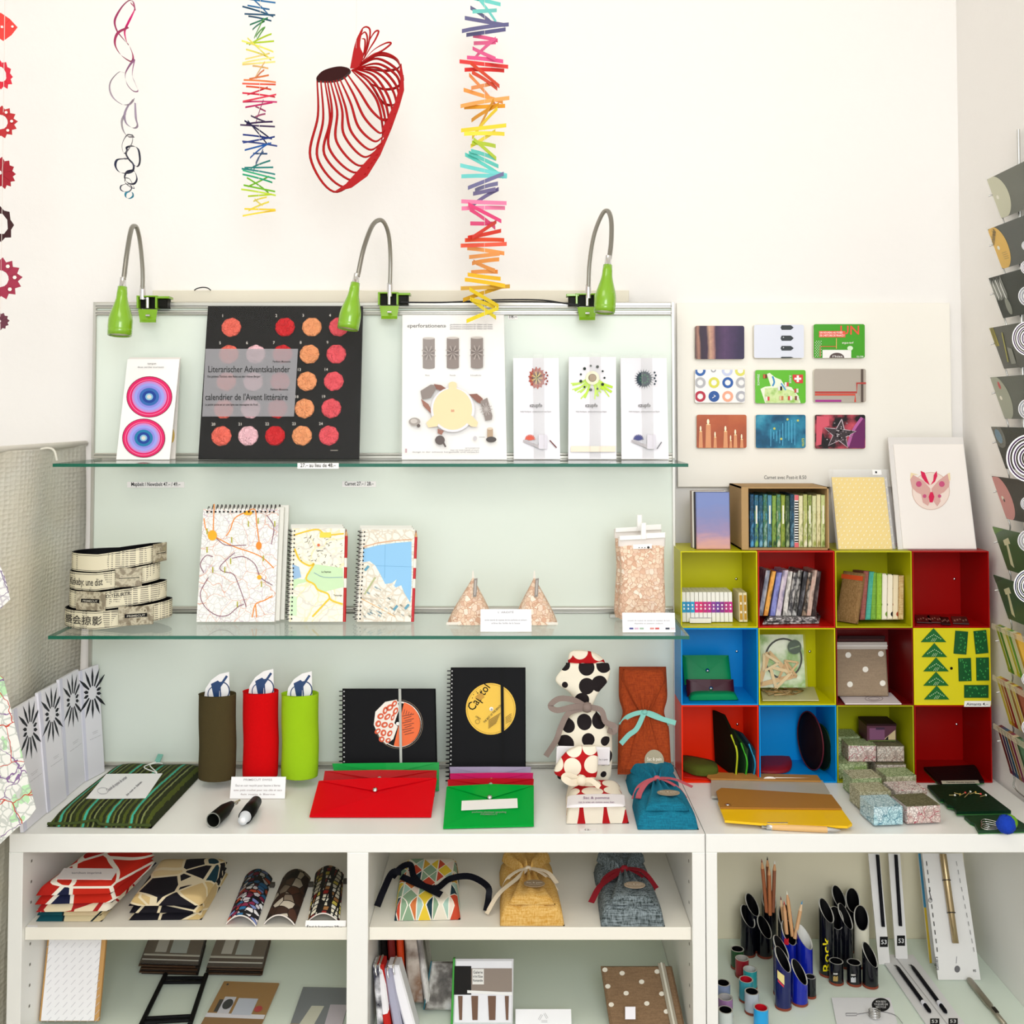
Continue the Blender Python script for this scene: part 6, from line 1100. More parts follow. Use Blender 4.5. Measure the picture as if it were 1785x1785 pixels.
# ---- nine notebooks on the display board
R9 = [(1212, 568, 1298, 626), (1315, 566, 1402, 624), (1419, 565, 1508, 624), (1212, 644, 1299, 702), (1317, 645, 1405, 703), (1420, 643, 1510, 701), (1215, 723, 1302, 781), (1318, 723, 1405, 781), (1421, 723, 1509, 782)]
L9 = ['purple and gold bark photo', 'pale blue cover with four black tabs', 'green cover with red lettering', 'white cover with coloured rings', 'green cover with an illustrated Swiss map', 'grey cover with red and pink pipes', 'orange cover with seven lit candles', 'dark blue cover with light blue writing', 'pink and black cover with a star']
for k, ((x0, y0, x1, y1), lab) in enumerate(zip(R9, L9)):
    D = PBz - .0105; fr = Fr(W(x0, y1, D), W(x1, y1, D), W(x0, y0, D)); t = thing('pocket_notebook', 'notebook on the display board, ' + lab, 'notebook', 'notebooks on the display board'); base = ['#3f2c52', '#dfe3f0', '#43a01c', '#f4f2f0', '#5fbb20', '#b4aa9e', '#b0593a', '#12506c', '#1c1418'][k]
    m0 = C(base, .3)
    if k == 0: b = NB('bark_print', .35); xx = b.math('ADD', b.sep()[0], b.math('MULTIPLY', b.noise(40, b.mapped((1, 1, .4))).outputs[0], .012)); m0 = b.done(b.mix(b.math('MULTIPLY', b.noise(120).outputs[0], .5), b.ramp(b.math('ADD', b.math('MULTIPLY', xx, 9.5), .44), [(0, '#1c1020'), (.08, '#c08a70'), (.12, '#2a1628'), (.24, '#3a2038'), (.30, '#e0b090'), (.37, '#c89080'), (.42, '#3c2448'), (.6, '#5a3c68'), (.9, '#33284e')]), '#2a1c38'))
    if k == 6: m0 = Mmarble(('#8a4a38', '#b85c38', '#d07a48'), 9, .4)
    if k == 7: m0 = Mmarble(('#0a3c58', '#12587c', '#2a88a8', '#5ab0c8'), 22, .4)
    if k == 8: m0 = Mmarble(('#0c0a0c', '#1a1418', '#c04858', '#e06a78'), 26, .4)
    mb = M(); cr = .004; 
    P = []; 
    for (cx, cy, a0) in ((cr, cr, pi), (fr.su-cr, cr, 1.5*pi), (fr.su-cr, fr.sv-cr, 0), (cr, fr.sv-cr, .5*pi)): P += [((cx + cr*cos(a0 + j*pi/8))/fr.su, (cy + cr*sin(a0 + j*pi/8))/fr.sv) for j in range(5)]
    n = len(P); mb.add([fr.p(a, b_, -.010) for a, b_ in P] + [fr.p(a, b_, -.0015) for a, b_ in P], [tuple(range(n-1, -1, -1))] + [(j, (j+1) % n, n+(j+1) % n, n+j) for j in range(n)], C('#f0ebe0', .7)); obj('pages', mb, t)
    mb = M(); mb.add([fr.p(a, b_, -.0015) for a, b_ in P] + [fr.p(a, b_, 0) for a, b_ in P], [tuple(range(n-1, -1, -1)), tuple(range(n, 2*n))] + [(j, (j+1) % n, n+(j+1) % n, n+j) for j in range(n)], m0)
    if k == 1:
        for y, h_ in ((567, 8), (585, 9), (603, 8), (622, 2.5)): mb.ppoly(fr, [(1363, y), (1379, y), (1384, y+h_/2), (1379, y+h_), (1363, y+h_), (1361, y+h_/2)], C('#2c3438', .3)); 
        for y in (588, 606): mb.pell(fr, 1366, y, 1, 1, C('#d8d8e0'))
    if k == 2:
        r_ = C('#e8543c', .4); mb.ptext(fr, 'UN', 1464, 583, 22, r_, width=34); mb.prect(fr, 1428, 577, 1474, 588, r_); mb.ptext(fr, 'UN NOUVEAU AU MUSÉE', 1429, 581.5, 5, C('#fff4ec'), width=40); mb.ptext(fr, "DE L'HISTOIRE DE FRANCE ?", 1429, 586.5, 5, C('#fff4ec'), width=44); mb.ptext(fr, 'argus-tsvf', 1468, 599, 5, C('#fff4ec'), width=20); mb.prect(fr, 1480, 596, 1506, 600, r_) if False else None
        mb.prect(fr, 1434, 610, 1484, 624, C('#f4f2ee')); mb.pell(fr, 1459, 624, 13, 9, C('#5a4a48'), a0=0, a1=pi); mb.ptext(fr, 'l’hist', 1451, 623, 5, C('#f4f2ee'), width=18)
        for i in range(6):
            for j in range(12):
                if (i+j) % 2: mb.prect(fr, 1421+2*i, 594+2.4*j, 1422.2+2*i, 595.6+2.4*j, C('#d8e8d0'), .0012)
        mb.pline(fr, [(1430, 622), (1430, 604), (1458, 604), (1458, 592)], 1.2, r_); mb.pell(fr, 1482, 607, 5, 4, C('#dcf0d0')); mb.ptext(fr, 'GLOBI', 1493, 623, 4, C('#f4f2ee'), width=12); mb.pline(fr, [(1458, 590), (1458, 608)], 1.2, C('#e8c070'))
    if k == 3:
        rg = [(1221, 646, '#1c5ca8', 1), (1244, 644.5, '#a8a8ac', .5), (1268, 646, '#c4cce8', 1), (1291, 646, '#e0dc60', 1), (1221, 667, '#b4b4b8', 1), (1245, 667, '#dcd84c', 1), (1269, 667, '#1458a8', 1), (1292.5, 667, '#b4b4b8', 1), (1221, 691, '#b80c34', 1), (1245, 691, '#14509c', 1), (1269, 691, '#f4a888', 1), (1292.5, 691, '#b0b0b8', 1)]
        for x, y, c_, s_ in rg:
            R_, r_ = 9.5*s_, 5*s_; N_ = 26; pts = []
            for q in range(N_):
                a = 2*pi*q/N_; cl = lambda X, Y: (min(max(X, x0+.5), x1-.5), max(Y, y0+.5)); pts += [cl(x+R_*cos(a), y+R_*sin(a)), cl(x+r_*cos(a), y+r_*sin(a))]
            mb.add([fr.p(*fr.q(*p_), .0008) for p_ in pts], [(2*q, (2*q+2) % (2*N_), (2*q+3) % (2*N_), 2*q+1) for q in range(N_)], C(c_, .4))
        mb.pell(fr, 1245, 691, 6, 6, C('#14509c', .4), .001); mb.ptext(fr, '7', 1241, 693, 9, C('#f4f4f4'), .0014, rot=-.6)
    if k == 4:
        mb.ppoly(fr, [(1337, 652), (1342, 650), (1352, 658), (1362, 662), (1368, 672), (1380, 675), (1392, 690), (1396, 702.5), (1334, 702.5), (1330, 690), (1326, 678), (1334, 674), (1344, 673)], C('#eef4dc')); mb.ppoly(fr, [(1334, 677), (1346, 676), (1366, 676), (1384, 682), (1392, 694), (1393, 702), (1336, 702), (1333, 690)], Mmarble(('#b8dc78', '#dcecb0', '#98c860'), 60)); mb.pline(fr, [(1347, 656), (1350, 666), (1347, 673)], 3, C('#3a90c8'), sm=3); mb.pline(fr, [(1362, 668), (1370, 680)], 2.5, C('#5aa8d8'))
        mb.ppoly(fr, [(1382, 653), (1400, 653), (1400, 668), (1388, 668), (1382, 661)], C('#d83c38')); mb.prect(fr, 1389, 654.5, 1393, 666, C('#f8f4f0')); mb.prect(fr, 1385, 658.5, 1397, 662, C('#f8f4f0')); mb.ptext(fr, 'SUISSE', 1376, 654, 5, C('#f4f8ec'), rot=-pi/2, width=14); mb.ptext(fr, 'SCHWEIZ', 1324, 672, 5, C('#f4f8ec'), rot=pi/2, width=20)
        for x, y, c_, d_ in ((1334, 656, '#6a3c1c', '#c8603c'), (1360, 677, '#1c1c1c', '#f0f0f0'), (1338, 695, '#d8443c', '#f0e8e0'), (1362, 694, '#c8844c', '#e8c8a0'), (1377, 694, '#f0f0f0', '#d8443c'), (1389, 694, '#e8e0d8', '#7a4030'), (1388, 681, '#e8e0d8', '#c05040'), (1371, 670, '#d84440', '#f0f0e8')): mb.prect(fr, x-3.5, y-3.5, x+3.5, y+3.5, C(c_)); mb.prect(fr, x-3.5, y-3.5, x, y+3.5, C(d_))
    if k == 5: mb.prect(fr, 1501, 643.5, 1505.5, 701, C('#5a4c44')); mb.pline(fr, [(1421, 684), (1494, 684), (1494, 668), (1510, 668)], 3.4, C('#b84038')); mb.pline(fr, [(1421, 688), (1491, 688), (1491, 701)], 3.2, C('#d8503c')); mb.prect(fr, 1421.5, 697, 1467, 700.5, C('#a8288c')); mb.pline(fr, [(1498, 670), (1498, 690)], 1, C('#a49a8e'))
    if k == 6:
        for x, w_, yt in ((1222, 7, 752), (1235, 10, 740), (1247, 6, 762), (1265, 8, 752), (1274, 5, 768), (1282, 7, 758), (1293, 6, 766)): mb.ppoly(fr, [(x-w_/2, 780.5), (x+w_/2, 780.5), (x+w_/2-1, yt), (x-w_/2+1, yt)], C('#e09868', .4)); mb.pell(fr, x-.3, yt-5, w_*.22, 4.5, C('#fff2d0', .3)); mb.pell(fr, x, yt, w_*.36, 1, C('#f8d8a0'))
    if k == 7:
        for j in range(9): x = 1344 + 5.2*j; y = 778 - (j*13 % 17); mb.pline(fr, [(x, y), (x, 740 + (8 if j < 4 else -8) + (j*5 % 7))], 1.1, C('#5ab8e0'))
        for x, y in ((1373, 731), (1391, 733), (1350, 747), (1362, 765)): mb.pell(fr, x, y, 2, 2, C('#c8c860'))
        mb.ptext(fr, 'NUITS', 1402, 778, 6, C('#d8dc30'), rot=pi/2, width=14)
    if k == 8:
        mb.ppoly(fr, [(1424, 725), (1445, 727), (1446, 742), (1434, 746), (1432, 775), (1423, 777)], C('#d8586a')); mb.ppoly(fr, [(1480, 781), (1490, 750), (1504, 728), (1508, 730), (1508, 781)], C('#6a1c5c')); mb.pline(fr, [(1478, 778), (1488, 750), (1503, 728)], 5, C('#b860a0'), sm=4)
        c_ = (1464, 757); st = []
        for j in range(10): a = -pi/2 + .12 + pi*j/5; R_ = 29 if j % 2 == 0 else 12; st.append((c_[0] + R_*cos(a), min(780.5, c_[1] + R_*sin(a)*.92)))
        mb.ppoly(fr, st, C('#3a3034', .3)); mb.pline(fr, st + [st[0]], 1.6, C('#c8b8c0', .2)); random.seed(1)
        for j in range(40): x, y = c_[0]+random.gauss(0, 9), c_[1]+random.gauss(0, 8); mb.pell(fr, x, min(y, 779), random.uniform(.8, 2), random.uniform(.6, 1.6), C(random.choice(('#c8c0c4', '#8a7a80', '#241c20')), .2), .0022, 7)
    obj('cover', mb, t)
# ================================================================ upper boards inside the cabinets
def cloth(lab, bl, br, tl, z, h, m, m2=None, layers=3, label=None, name='folded_cloth', grp='folded printed cloths'):
    t = thing(name, lab, 'cloth', grp); fr = Fr(G(*bl, z), G(*br, z), G(*tl, z)); n = layers; th = h/n
    for k in range(n):
        f = Fr(fr.p(.012*(k % 2), .0, th*k), fr.p(1-.015*(k % 2), 0, th*k), fr.p(.012*(k % 2), 1-.02*k, th*k))
        # a rounded roll of cloth: cross-section along U
        mb = M(); mb.cushion(f, th*1.02, m, e=8, na=30, nb=20, hp=lambda a, b_: 1+.05*sin(a*8+k)+.06*sin(b_*7+k)); obj('fold', mb, t)
    if label:
        g = Fr(G(*label[0], z+h+.002), G(*label[1], z+h+.002), G(*label[2], z+h+.002)); mb = sheet(g, .0008, C('#ece6e2', .6)); mb.ptext(g, label[3], (label[0][0]+label[1][0])/2+5, (label[0][1]+label[2][1])/2+1, 5, GREYINK, al='C', width=52); obj('paper_label', mb, t)
    return t
zz = ZB + .001
LEAF = Mmosaic(('#f0dfb8', '#161420', '#c81c14', '#f4ead0', '#104e58', '#141a3c', '#f0e4c4'), 13, '#f6ecd8', .035, 1, (1, .7, 2.5))
LEAF2 = Mmosaic(('#b81c10', '#c8240f', '#141a3c', '#b81c10', '#c8240f', '#f6efdf', '#141a3c'), 12.5, '#f6efdf', .04, 1, (1, .7, 2.5))
cloth('cream and teal figured cloth folded at the bottom of the left pile', (63, 1606), (178, 1606), (130, 1534), zz, .020, Mmosaic(('#f2e2b8', '#f0dfb4', '#0f5560', '#f2e2b8', '#e8d4a4'), 14, '#1a2a30', .02, 1), None, 2)
cloth('cream and red figured cloth folded in the middle of the left pile', (63, 1590), (190, 1588), (133, 1530), zz+.0205, .013, Mmosaic(('#f2e6c8', '#f0e0bc', '#b01818', '#f4ecd8'), 22, '#b02020', .05, 1), None, 1)
cloth('red and navy cloth folded on top of the left pile with a white label', (61, 1577), (196, 1573), (150, 1508), zz+.034, .030, LEAF2, None, 2, ((98, 1532), (195, 1533), (112, 1513), 'torchon imprimé'))
cloth('black cloth with large cream leaves, folded in the left bay', (224, 1604), (352, 1603), (282, 1524), zz, .036, Mmosaic(('#dcc088', '#14121c', '#14121c', '#e4cc98', '#14121c', '#0e3a48', '#d8bc80'), 21, '#efe0bc', .045, .9, (1, .8, 2.2)), None, 3)
def gcase(lab, fr, m):
    t = thing('glasses_case', lab, 'case', 'curved glasses cases'); mb = M(); n = 18; P = []; Q = []
    for j in (0, 1):
        for i in range(n+1): a = i/n; h = .016*sin(pi*min(1, a*1.0))**.8; P.append(fr.p(a, j, h+.001)); Q.append(fr.p(a, j, h-.001))
    k = 2*(n+1); fs = [(i, i+1, n+2+i, n+1+i) for i in range(n)]; fs += [tuple(k+q for q in reversed(f)) for f in fs]; fs += [(i, k+i, k+i+1, i+1) for i in range(n)] + [(n+1+i, n+2+i, k+n+2+i, k+n+1+i) for i in range(n)]; mb.add(P+Q, fs, m, True); obj('shell', mb, t)
    mb = M(); mb.tube([fr.p(i/n, .0, .016*sin(pi*i/n)**.8) for i in range(n+1)], .0012, C('#e8e0d8', .5), 6); obj('piping', mb, t); mb = M(); q = fr.p(1.02, .82, .003); mb.box(q.x, q.y-.004, q.z-.003, q.x+.008, q.y+.004, q.z+.004, C('#3a342c')); obj('tab', mb, t)
def gf(bl, br, tl): return Fr(G(*bl, zz), G(*br, zz), G(*tl, zz))
gcase('curved case with blue, plum and white patchwork, leftmost of three', gf((395, 1611), (447, 1615), (428, 1529)), Mmosaic(('#d8d0d4', '#2a6a9a', '#8a2a4a', '#e8e4e4', '#c85030', '#7a8ac0', '#f0f0f0', '#181418'), 90, '#141014', .09, .7, (1, 1, .4)))
gcase('curved case in brown photo print, middle of three', gf((461, 1611), (514, 1613), (494, 1530)), Mmosaic(('#3a2418', '#8a7a68', '#c8bca8', '#4a2c1c', '#5a4030', '#20140c'), 60, '#2a1c14', .05, .8, (1, .6, .5)))
gcase('curved case with rows of tiny labels, rightmost of three', gf((537, 1608), (592, 1610), (550, 1524)), Mmosaic(('#d8d0b8', '#8a2018', '#e8e0c8', '#c8b850', '#e0dccc', '#9a6a3a'), 95, '#0c0a0a', .12, .12, (1, .7, 1)))
f = Fr(G(530, 1619, zz), G(602, 1619, zz), G(531, 1613, zz)); f = Fr(W(531, 1622, DF+.005), W(602, 1622, DF+.005), W(531, 1613, DF+.007)); f.o.z = zz; mb = sheet(Fr(V((f.o.x, DF+.012, zz)), V((f.o.x+f.su, DF+.012, zz)), V((f.o.x, DF+.016, zz+.008))), .0006, PAPER); g = Fr(V((f.o.x, DF+.012, zz)), V((f.o.x+f.su, DF+.012, zz)), V((f.o.x, DF+.016, zz+.008))); mb.ptext(g, 'Étui à lunettes 29.–', 566, 1617.5, 6, INK, al='C', width=62); one('price_tag', mb, 'white tag on the cabinet board below the glasses cases', 'label', 'paper price tags')
mb = sheet(lay((48, 1616), (66, 1616), (48, 1612.5), zz), .0005, PAPER); one('price_tag', mb, 'tiny white tag at the far left of the cabinet board', 'label', 'paper price tags')
# center bay pouches
t = thing('geometric_pouch', 'multicoloured triangle patterned pouch tied with black ribbon', 'pouch'); fr = Fr(G(688, 1605, zz), G(803, 1603, zz), G(696, 1520, zz))
mb = M(); b = NB('triangle_print', .7); s3 = list(b.sep(b.mapped((36, 36, 36)))); s3[1] = b.math('SUBTRACT', s3[1], s3[2]); CL = ('#e8e0cc', '#d8a83c', '#c8482c', '#a8c8b8', '#0e3440', '#ecd8c8', '#e8c838', '#8aa888', '#f0ead8', '#d0743c')
def tv(mx):
    u1 = b.math('FLOOR', b.math('ADD', s3[0], b.math('MULTIPLY', s3[1], mx))); return u1
A_ = tv(.62); B_ = tv(-.62); Cc = b.math('FLOOR', s3[0]); cmb = b.n('ShaderNodeCombineXYZ'); b.L(A_, cmb.inputs[0]); b.L(B_, cmb.inputs[1]); b.L(Cc, cmb.inputs[2]); wn = b.n('ShaderNodeTexWhiteNoise'); b.L(cmb.outputs[0], wn.inputs['Vector'])
def fe(q): f_ = b.math('FRACT', q); return b.math('LESS_THAN', f_, .07)
ed = b.math('MAXIMUM', fe(b.math('ADD', s3[0], b.math('MULTIPLY', s3[1], .62))), b.math('MAXIMUM', fe(b.math('ADD', s3[0], b.math('MULTIPLY', s3[1], -.62))), fe(s3[0])))
TRI = b.done(b.mix(ed, b.ramp(wn.outputs['Value'], [(i/10, c) for i, c in enumerate(CL)], True), '#f2ecdc'))
mb.cushion(fr, .026, TRI, e=9, hp=lambda a, b_: 1 + .25*b_); obj('body', mb, t)
mb = M(); RB = C('#0c0d16', .5)
def gz(x, y, h): return G(x, y, ZB+.001+h)
ribbon(mb, [gz(658, 1580, .01), gz(670, 1550, .03), gz(684, 1522, .045), gz(700, 1520, .045)], .012, RB, nrm=(0, -.7, .7)); ribbon(mb, [gz(684, 1530, .04), gz(700, 1512, .045), gz(716, 1508, .045), gz(722, 1528, .036), gz(740, 1545, .034), gz(770, 1560, .034)], .011, RB, nrm=(0, -.7, .7)); ribbon(mb, [gz(700, 1528, .035), gz(740, 1545, .034), gz(762, 1548, .034), gz(785, 1532, .034), gz(820, 1528, .04), gz(850, 1545, .035), gz(852, 1565, .02), gz(848, 1588, .006)], .011, RB, nrm=(0, -.7, .7)); obj('ribbon', mb, t)
fr = Fr(G(872, 1614, zz), G(985, 1614, zz), G(866, 1520, zz)); knotted('mustard yellow linen pouch lying with a cream ribbon', fr, .034, Mweave('#c8943c', '#e2bc74'), C('#ecdcc0', .7), [[(.3, .45, 1.1), (.0, .28, .8), (-.2, .17, .1)], [(.8, .55, 1.2), (.95, .44, .9)]], (.0185, .0135), pin=.60, rw=.008, stick='#9a8468', stk=(.56, .24))
fr = Fr(G(1048, 1615, zz), G(1160, 1615, zz), G(1030, 1520, zz)); knotted('dark grey woven linen pouch lying with a crimson ribbon', fr, .034, Mweave('#2c3636', '#8a969a', 420, (1, 1, .1)), C('#8c0c1e', .7), [[(.3, .5, 1.1), (.05, .35, 1.0), (-.12, .2, .6)], [(.8, .56, 1.2), (1.0, .46, .6)]], (.0185, .0125), pin=.60, rw=.010, stick='#b09c84', stk=(.58, .22))
# ================================================================ glass inserts, left bay
zz = ZL + .001
t = thing('wooden_sheet_calendar', 'tall white sheet with slanted lines on a thin wooden frame', 'calendar'); D = 2.02
fr = Fr(V((xat(68, 1785, 1.825), 1.825, zz)), V((xat(172, 1785, 1.825), 1.825, zz)), W(86, 1615, 1.855)); 
mb = M(); mb.fbox(fr, -.0, 0, 1, 1, -.008, 0, C('#c99a5c', .6), .001); obj('wooden_frame', mb, t)
mb = M(); g = Fr(fr.p(.04, .0, .0006), fr.p(.93, .0, .0006), fr.p(.04, 1, .0006)); mb.fbox(g, 0, .01, 1, 1, 0, .001, C('#f5f4f6', .6)); g2 = Fr(g.p(0, 0, .0012), g.p(1, 0, .0012), g.p(0, 1, .0012))
for k in range(13):
    for j in range(7): mb.pline(g2, [(82 + 14*j, 1650 + 13*k), (90 + 14*j, 1641 + 13*k)], .7, C('#c9c7cc', .6), .0003)
obj('printed_sheet', mb, t)
def cardstack(lab, bl, br, tl, n):
    t = thing('photo_card_stack', lab, 'card stack', 'stacked photo cards in film'); fr = Fr(G(*bl, zz+.003*n), G(*br, zz+.003*n), G(*tl, zz+.003*n)); 
    for k in range(n):
        mb = M(); o = V((random.uniform(-.004, .004), random.uniform(-.003, .003), -.003*(n-k))) if k < n-1 else V((0, 0, -.003)); f = Fr(fr.o+o, fr.o+fr.U+o, fr.o+fr.V+o); mb.fbox(f, 0, 0, 1, 1, 0, .0024, C('#4a3424' if k % 2 else '#2a2420', .3), .0004)
        if k == n-1:
            g = Fr(f.p(0, 0, .0024), f.p(1, 0, .0024), f.p(0, 1, .0024)); mb.rect(g, 0, .0, 1, .10, C('#3a281c', .4)); mb.rect(g, .0, .10, 1, .14, C('#e8e4dc', .4)); mb.rect(g, 0, .14, 1, .24, C('#4a3222', .4)); mb.rect(g, 0, .24, 1, .3, C('#dcd8cc', .4)); mb.rect(g, 0, .3, 1, 1, C('#6a5a4c', .3)); mb.rect(g, .18, .36, .38, .8, C('#d8d4cc', .4)); mb.rect(g, .45, .34, .75, .82, C('#c4ccc8', .4)); c_ = g.q; mb.add([g.p(.28 + .085*cos(2*pi*q/20), .58+.13*sin(2*pi*q/20), .0008) for q in range(20)], [tuple(range(20))], C('#16161a', .4)); mb.add([g.p(.86 + .05*cos(2*pi*q/14), .5+.10*sin(2*pi*q/14), .0008) for q in range(14)], [tuple(range(14))], C('#a03830', .4))
        obj('card', mb, t)
    mb = M(); f = Fr(fr.p(-.03, -.04, 0), fr.p(1.03, -.04, 0), fr.p(-.03, 1.04, 0)); mb.fbox(f, 0, 0, 1, 1, -.0002, .0, film('#ffffff', .03, 'cellophane', .15, .18)); mb.v = [p + V((0, 0, .001)) for p in mb.v]; obj('clear_wrap', mb, t)
cardstack('left stack of dark photo cards in clear film', (246, 1678), (345, 1681), (265, 1627), 7); cardstack('right stack of dark photo cards in clear film', (361, 1684), (456, 1686), (382, 1627), 6)
t = thing('black_frame', 'black metal frame of four thin bars lying on glass', 'frame'); mb = None; z5 = zz + .006; c4 = [(248, 1783), (334, 1778), (358, 1705), (286, 1705)]
for (a, b_), nm_ in (((0, 3), 'side_bar'), ((1, 2), 'side_bar')): mb = M(); p, q = G(*c4[a], z5+.001), G(*c4[b_], z5+.001); d = (q-p).normalized()*.012; mb.tube([p-d, q+d], .0045, C('#0e0e10', .3), 8); obj(nm_, mb, t)
for u in (0, .09, .9, 1): mb = M(); p = G(*c4[0], z5)*(1-u)+G(*c4[3], z5)*u; q = G(*c4[1], z5)*(1-u)+G(*c4[2], z5)*u; mb.tube([p, q], .0032, C('#0e0e10', .3), 8); obj('cross_bar', mb, t)
def photocard(lab, bl, br, tl, top_c, low_c, kind, h=.004):
    t = thing('photo_card', lab, 'card', 'photo cards on the glass'); fr = Fr(G(*bl, zz+h), G(*br, zz+h), G(*tl, zz+h)); mb = M(); mb.fbox(fr, 0, 0, 1, 1, -h+.0005, 0, C(top_c, .5), .0005); mb.rect(fr, 0, 0, 1, .28, C(low_c, .5)); 
    if kind:
        mb.rect(fr, 0, .28, 1, .36, C('#eceaf0', .5)); mb.rect(fr, .17, .36, .37, .68, C('#dcdce4', .5)); mb.rect(fr, .42, .34, .76, .66, C('#cfd6e4', .5)); mb.add([fr.p(.28+.085*cos(2*pi*q/20), .53+.10*sin(2*pi*q/20), .0012) for q in range(20)], [tuple(range(20))], C('#1c2024', .4)); mb.add([fr.p(.84+.07*cos(2*pi*q/14), .46+.06*sin(2*pi*q/14), .0012) for q in range(14)], [tuple(range(14))], C('#c01c20', .4)); mb.add([fr.p(.1+.02*cos(2*pi*q/14), .92+.02*sin(2*pi*q/14), .0012) for q in range(14)], [tuple(range(14))], C('#20201c', .4)); mb.rect(fr, .10, .38, .17, .62, C('#2a241c', .5))
    else: mb.poly(fr, [(.12, .12), (.42, .12), (.55, .62), (.3, .62)], C('#d8d8c4', .5)); mb.rect(fr, .66, .25, 1, .65, C('#c8c0c8', .5))
    obj('print', mb, t); mb = M(); f = Fr(fr.p(-.06, -.03, .0015), fr.p(1.03, -.03, .0015), fr.p(-.06, 1.03, .0015)); mb.fbox(f, 0, 0, 1, 1, -.0002, 0, film('#ffffff', .03, 'cellophane', .15, .18)); obj('clear_wrap', mb, t)
photocard('ochre photo card with a white shelf scene on glass', (343, 1800), (448, 1804), (391, 1710), '#a87a30', '#8c6424', 1); photocard('grey photo card at the right edge of the left bay', (497, 1812), (590, 1814), (529, 1720), '#7a8084', '#b89c64', 0)
# center bay
def tex(cols, s=30, sq=(1, 1, 1)): return Mmarble(cols, s, .5, sq)
PH1 = tex(('#2c2824', '#8a8480', '#d8d4d0', '#4a4440'), 20, (1, 1, .6)); PH2 = tex(('#f0f0f4', '#9a9aa8', '#1c1c28', '#f4f4f4'), 16); PH3 = tex(('#e8e4e0', '#6a6460', '#f4f4f4', '#8a6a4a'), 18, (2, 1, .3))
def bagp(lab, px0, px1, pyb, pxt, pyt, D, depth, m, zipc='#c8c4b4', back=.02):
    t = thing('printed_bag', lab, 'bag', 'zipped bags leaning in a row'); bl = V((xat(px0, 1700, D), D, zz)); u = xat(px1, 1700, D) - bl.x; tl = W(pxt, pyt, D+back); fr = Fr(bl, bl+V((u, 0, 0)), tl); mb = M(); mb.fbox(fr, 0, 0, 1, 1, -depth, 0, m, .003); obj('body', mb, t)
    mb = M(); mb.tube([fr.p(.5, 1.0, -.002), fr.p(.5, 1.0, -depth+.002)], .002, C(zipc, .4, .5), 6); a = fr.p(.5, 1.0, .001); mb.tube([a, a+V((.001, -.005, -.006)), a+V((.003, -.006, -.012))], .0016, CHROME, 6); obj('zipper', mb, t); return t
NV = C('#141a38', .6)
bagp('black bag at the far left of the leaning row in the middle bay', 668, 678, 1785, 662, 1622, 1.875, .10, C('#14100f', .6)); bagp('dark red bag in the leaning row', 681, 693, 1785, 674, 1622, 1.875, .10, C('#7a1008', .6)); bagp('orange bag in the leaning row', 696, 708, 1785, 690, 1622, 1.88, .10, C('#d8420c', .6)); bagp('brown arch photo bag in the leaning row', 712, 738, 1785, 704, 1622, 1.875, .10, tex(('#5a4030', '#c8bcb0', '#8a6a54', '#e8e4e0'), 14)); bagp('grey photo bag at the right of the leaning row', 741, 752, 1785, 722, 1622, 1.87, .10, PH1)
bagp('navy and white bag standing at the front of the leaning row', 660, 670, 1800, 650, 1692, 1.785, .05, tex(('#141428', '#f0f0f4', '#1c1c38', '#d8d8e4'), 22)); bagp('white and red bag at the front of the leaning row', 670, 684, 1800, 655, 1690, 1.79, .05, Mmosaic(('#f4f2f4', '#f0eef0', '#c01c14', '#f4f4f6'), 14, '#f4f2f4', .01)); bagp('grey-lilac bag at the front of the leaning row', 688, 704, 1800, 668, 1698, 1.795, .05, C('#a8a8bc', .6)); bagp('plain white bag at the front of the leaning row', 708, 728, 1800, 676, 1692, 1.80, .05, C('#f1f0f4', .6))
def foldr(lab, px0, px1, pxt, pyt, D, m, ec, art=None):
    t = thing('photo_folder', lab, 'folder', 'photo print folders'); bl = V((xat(px0, 1780, D), D, zz)); br = V((xat(px1, 1780, D), D, zz)); tl = W(pxt, pyt, D+.035); fr = Fr(bl, br, tl); mb = M(); mb.fbox(fr, .03, 0, 1, 1, -.012, 0, m, .003); 
    if art: art(mb, fr)
    obj('cover', mb, t); mb = M(); mb.fbox(fr, 0, 0, .035, 1.01, -.02, .001, C(ec, .4), .001); obj('edge_binding', mb, t)
foldr('teal-edged folder with a grey stone photo', 738, 800, 751, 1684, 1.865, tex(('#1c1816', '#6a645e', '#b8b4ae', '#d8d8d8'), 28), '#2a6a78')
def fa(mb, fr):
    mb.prect(fr, 792, 1690, 822, 1740, C('#1c1a18')); mb.prect(fr, 822, 1694, 893, 1735, C('#8a7c70')); mb.prect(fr, 824, 1695, 844, 1722, C('#e4e2dc')); mb.ptext(fr, 'Galerie', 825, 1703, 7, INK, width=17); mb.ptext(fr, 'le Fort l’Écluse', 825, 1710, 6, INK, width=17); mb.ptext(fr, 'Romandie', 825, 1717, 6, INK, width=17); mb.ppoly(fr, [(815, 1732), (893, 1736), (893, 1741), (815, 1737)], C('#ecebe8'))
    for x, w_ in ((803, 8), (828, 12), (858, 14), (884, 7)): mb.ppoly(fr, [(x-w_/2, 1742), (x+w_/2, 1742), (x+w_/2-1, 1784), (x-w_/2+2, 1784)], C('#6a4a34'))
foldr('green-edged folder with a photo of columns and a small plaque', 786, 894, 790, 1678, 1.825, C('#e6e6ea', .5), '#2f9a28', fa)
t = thing('info_card', 'white card with a triangular recycling sign in the middle bay', 'card', 'white text cards'); D = 1.83; bl = V((xat(899, 1785, D), D, zz)); br = V((xat(997, 1785, D), D, zz)); tl = W(899, 1759, D+.02); fr = Fr(bl, br, tl); mb = sheet(fr, .0008, C('#f8f8fa', .5))
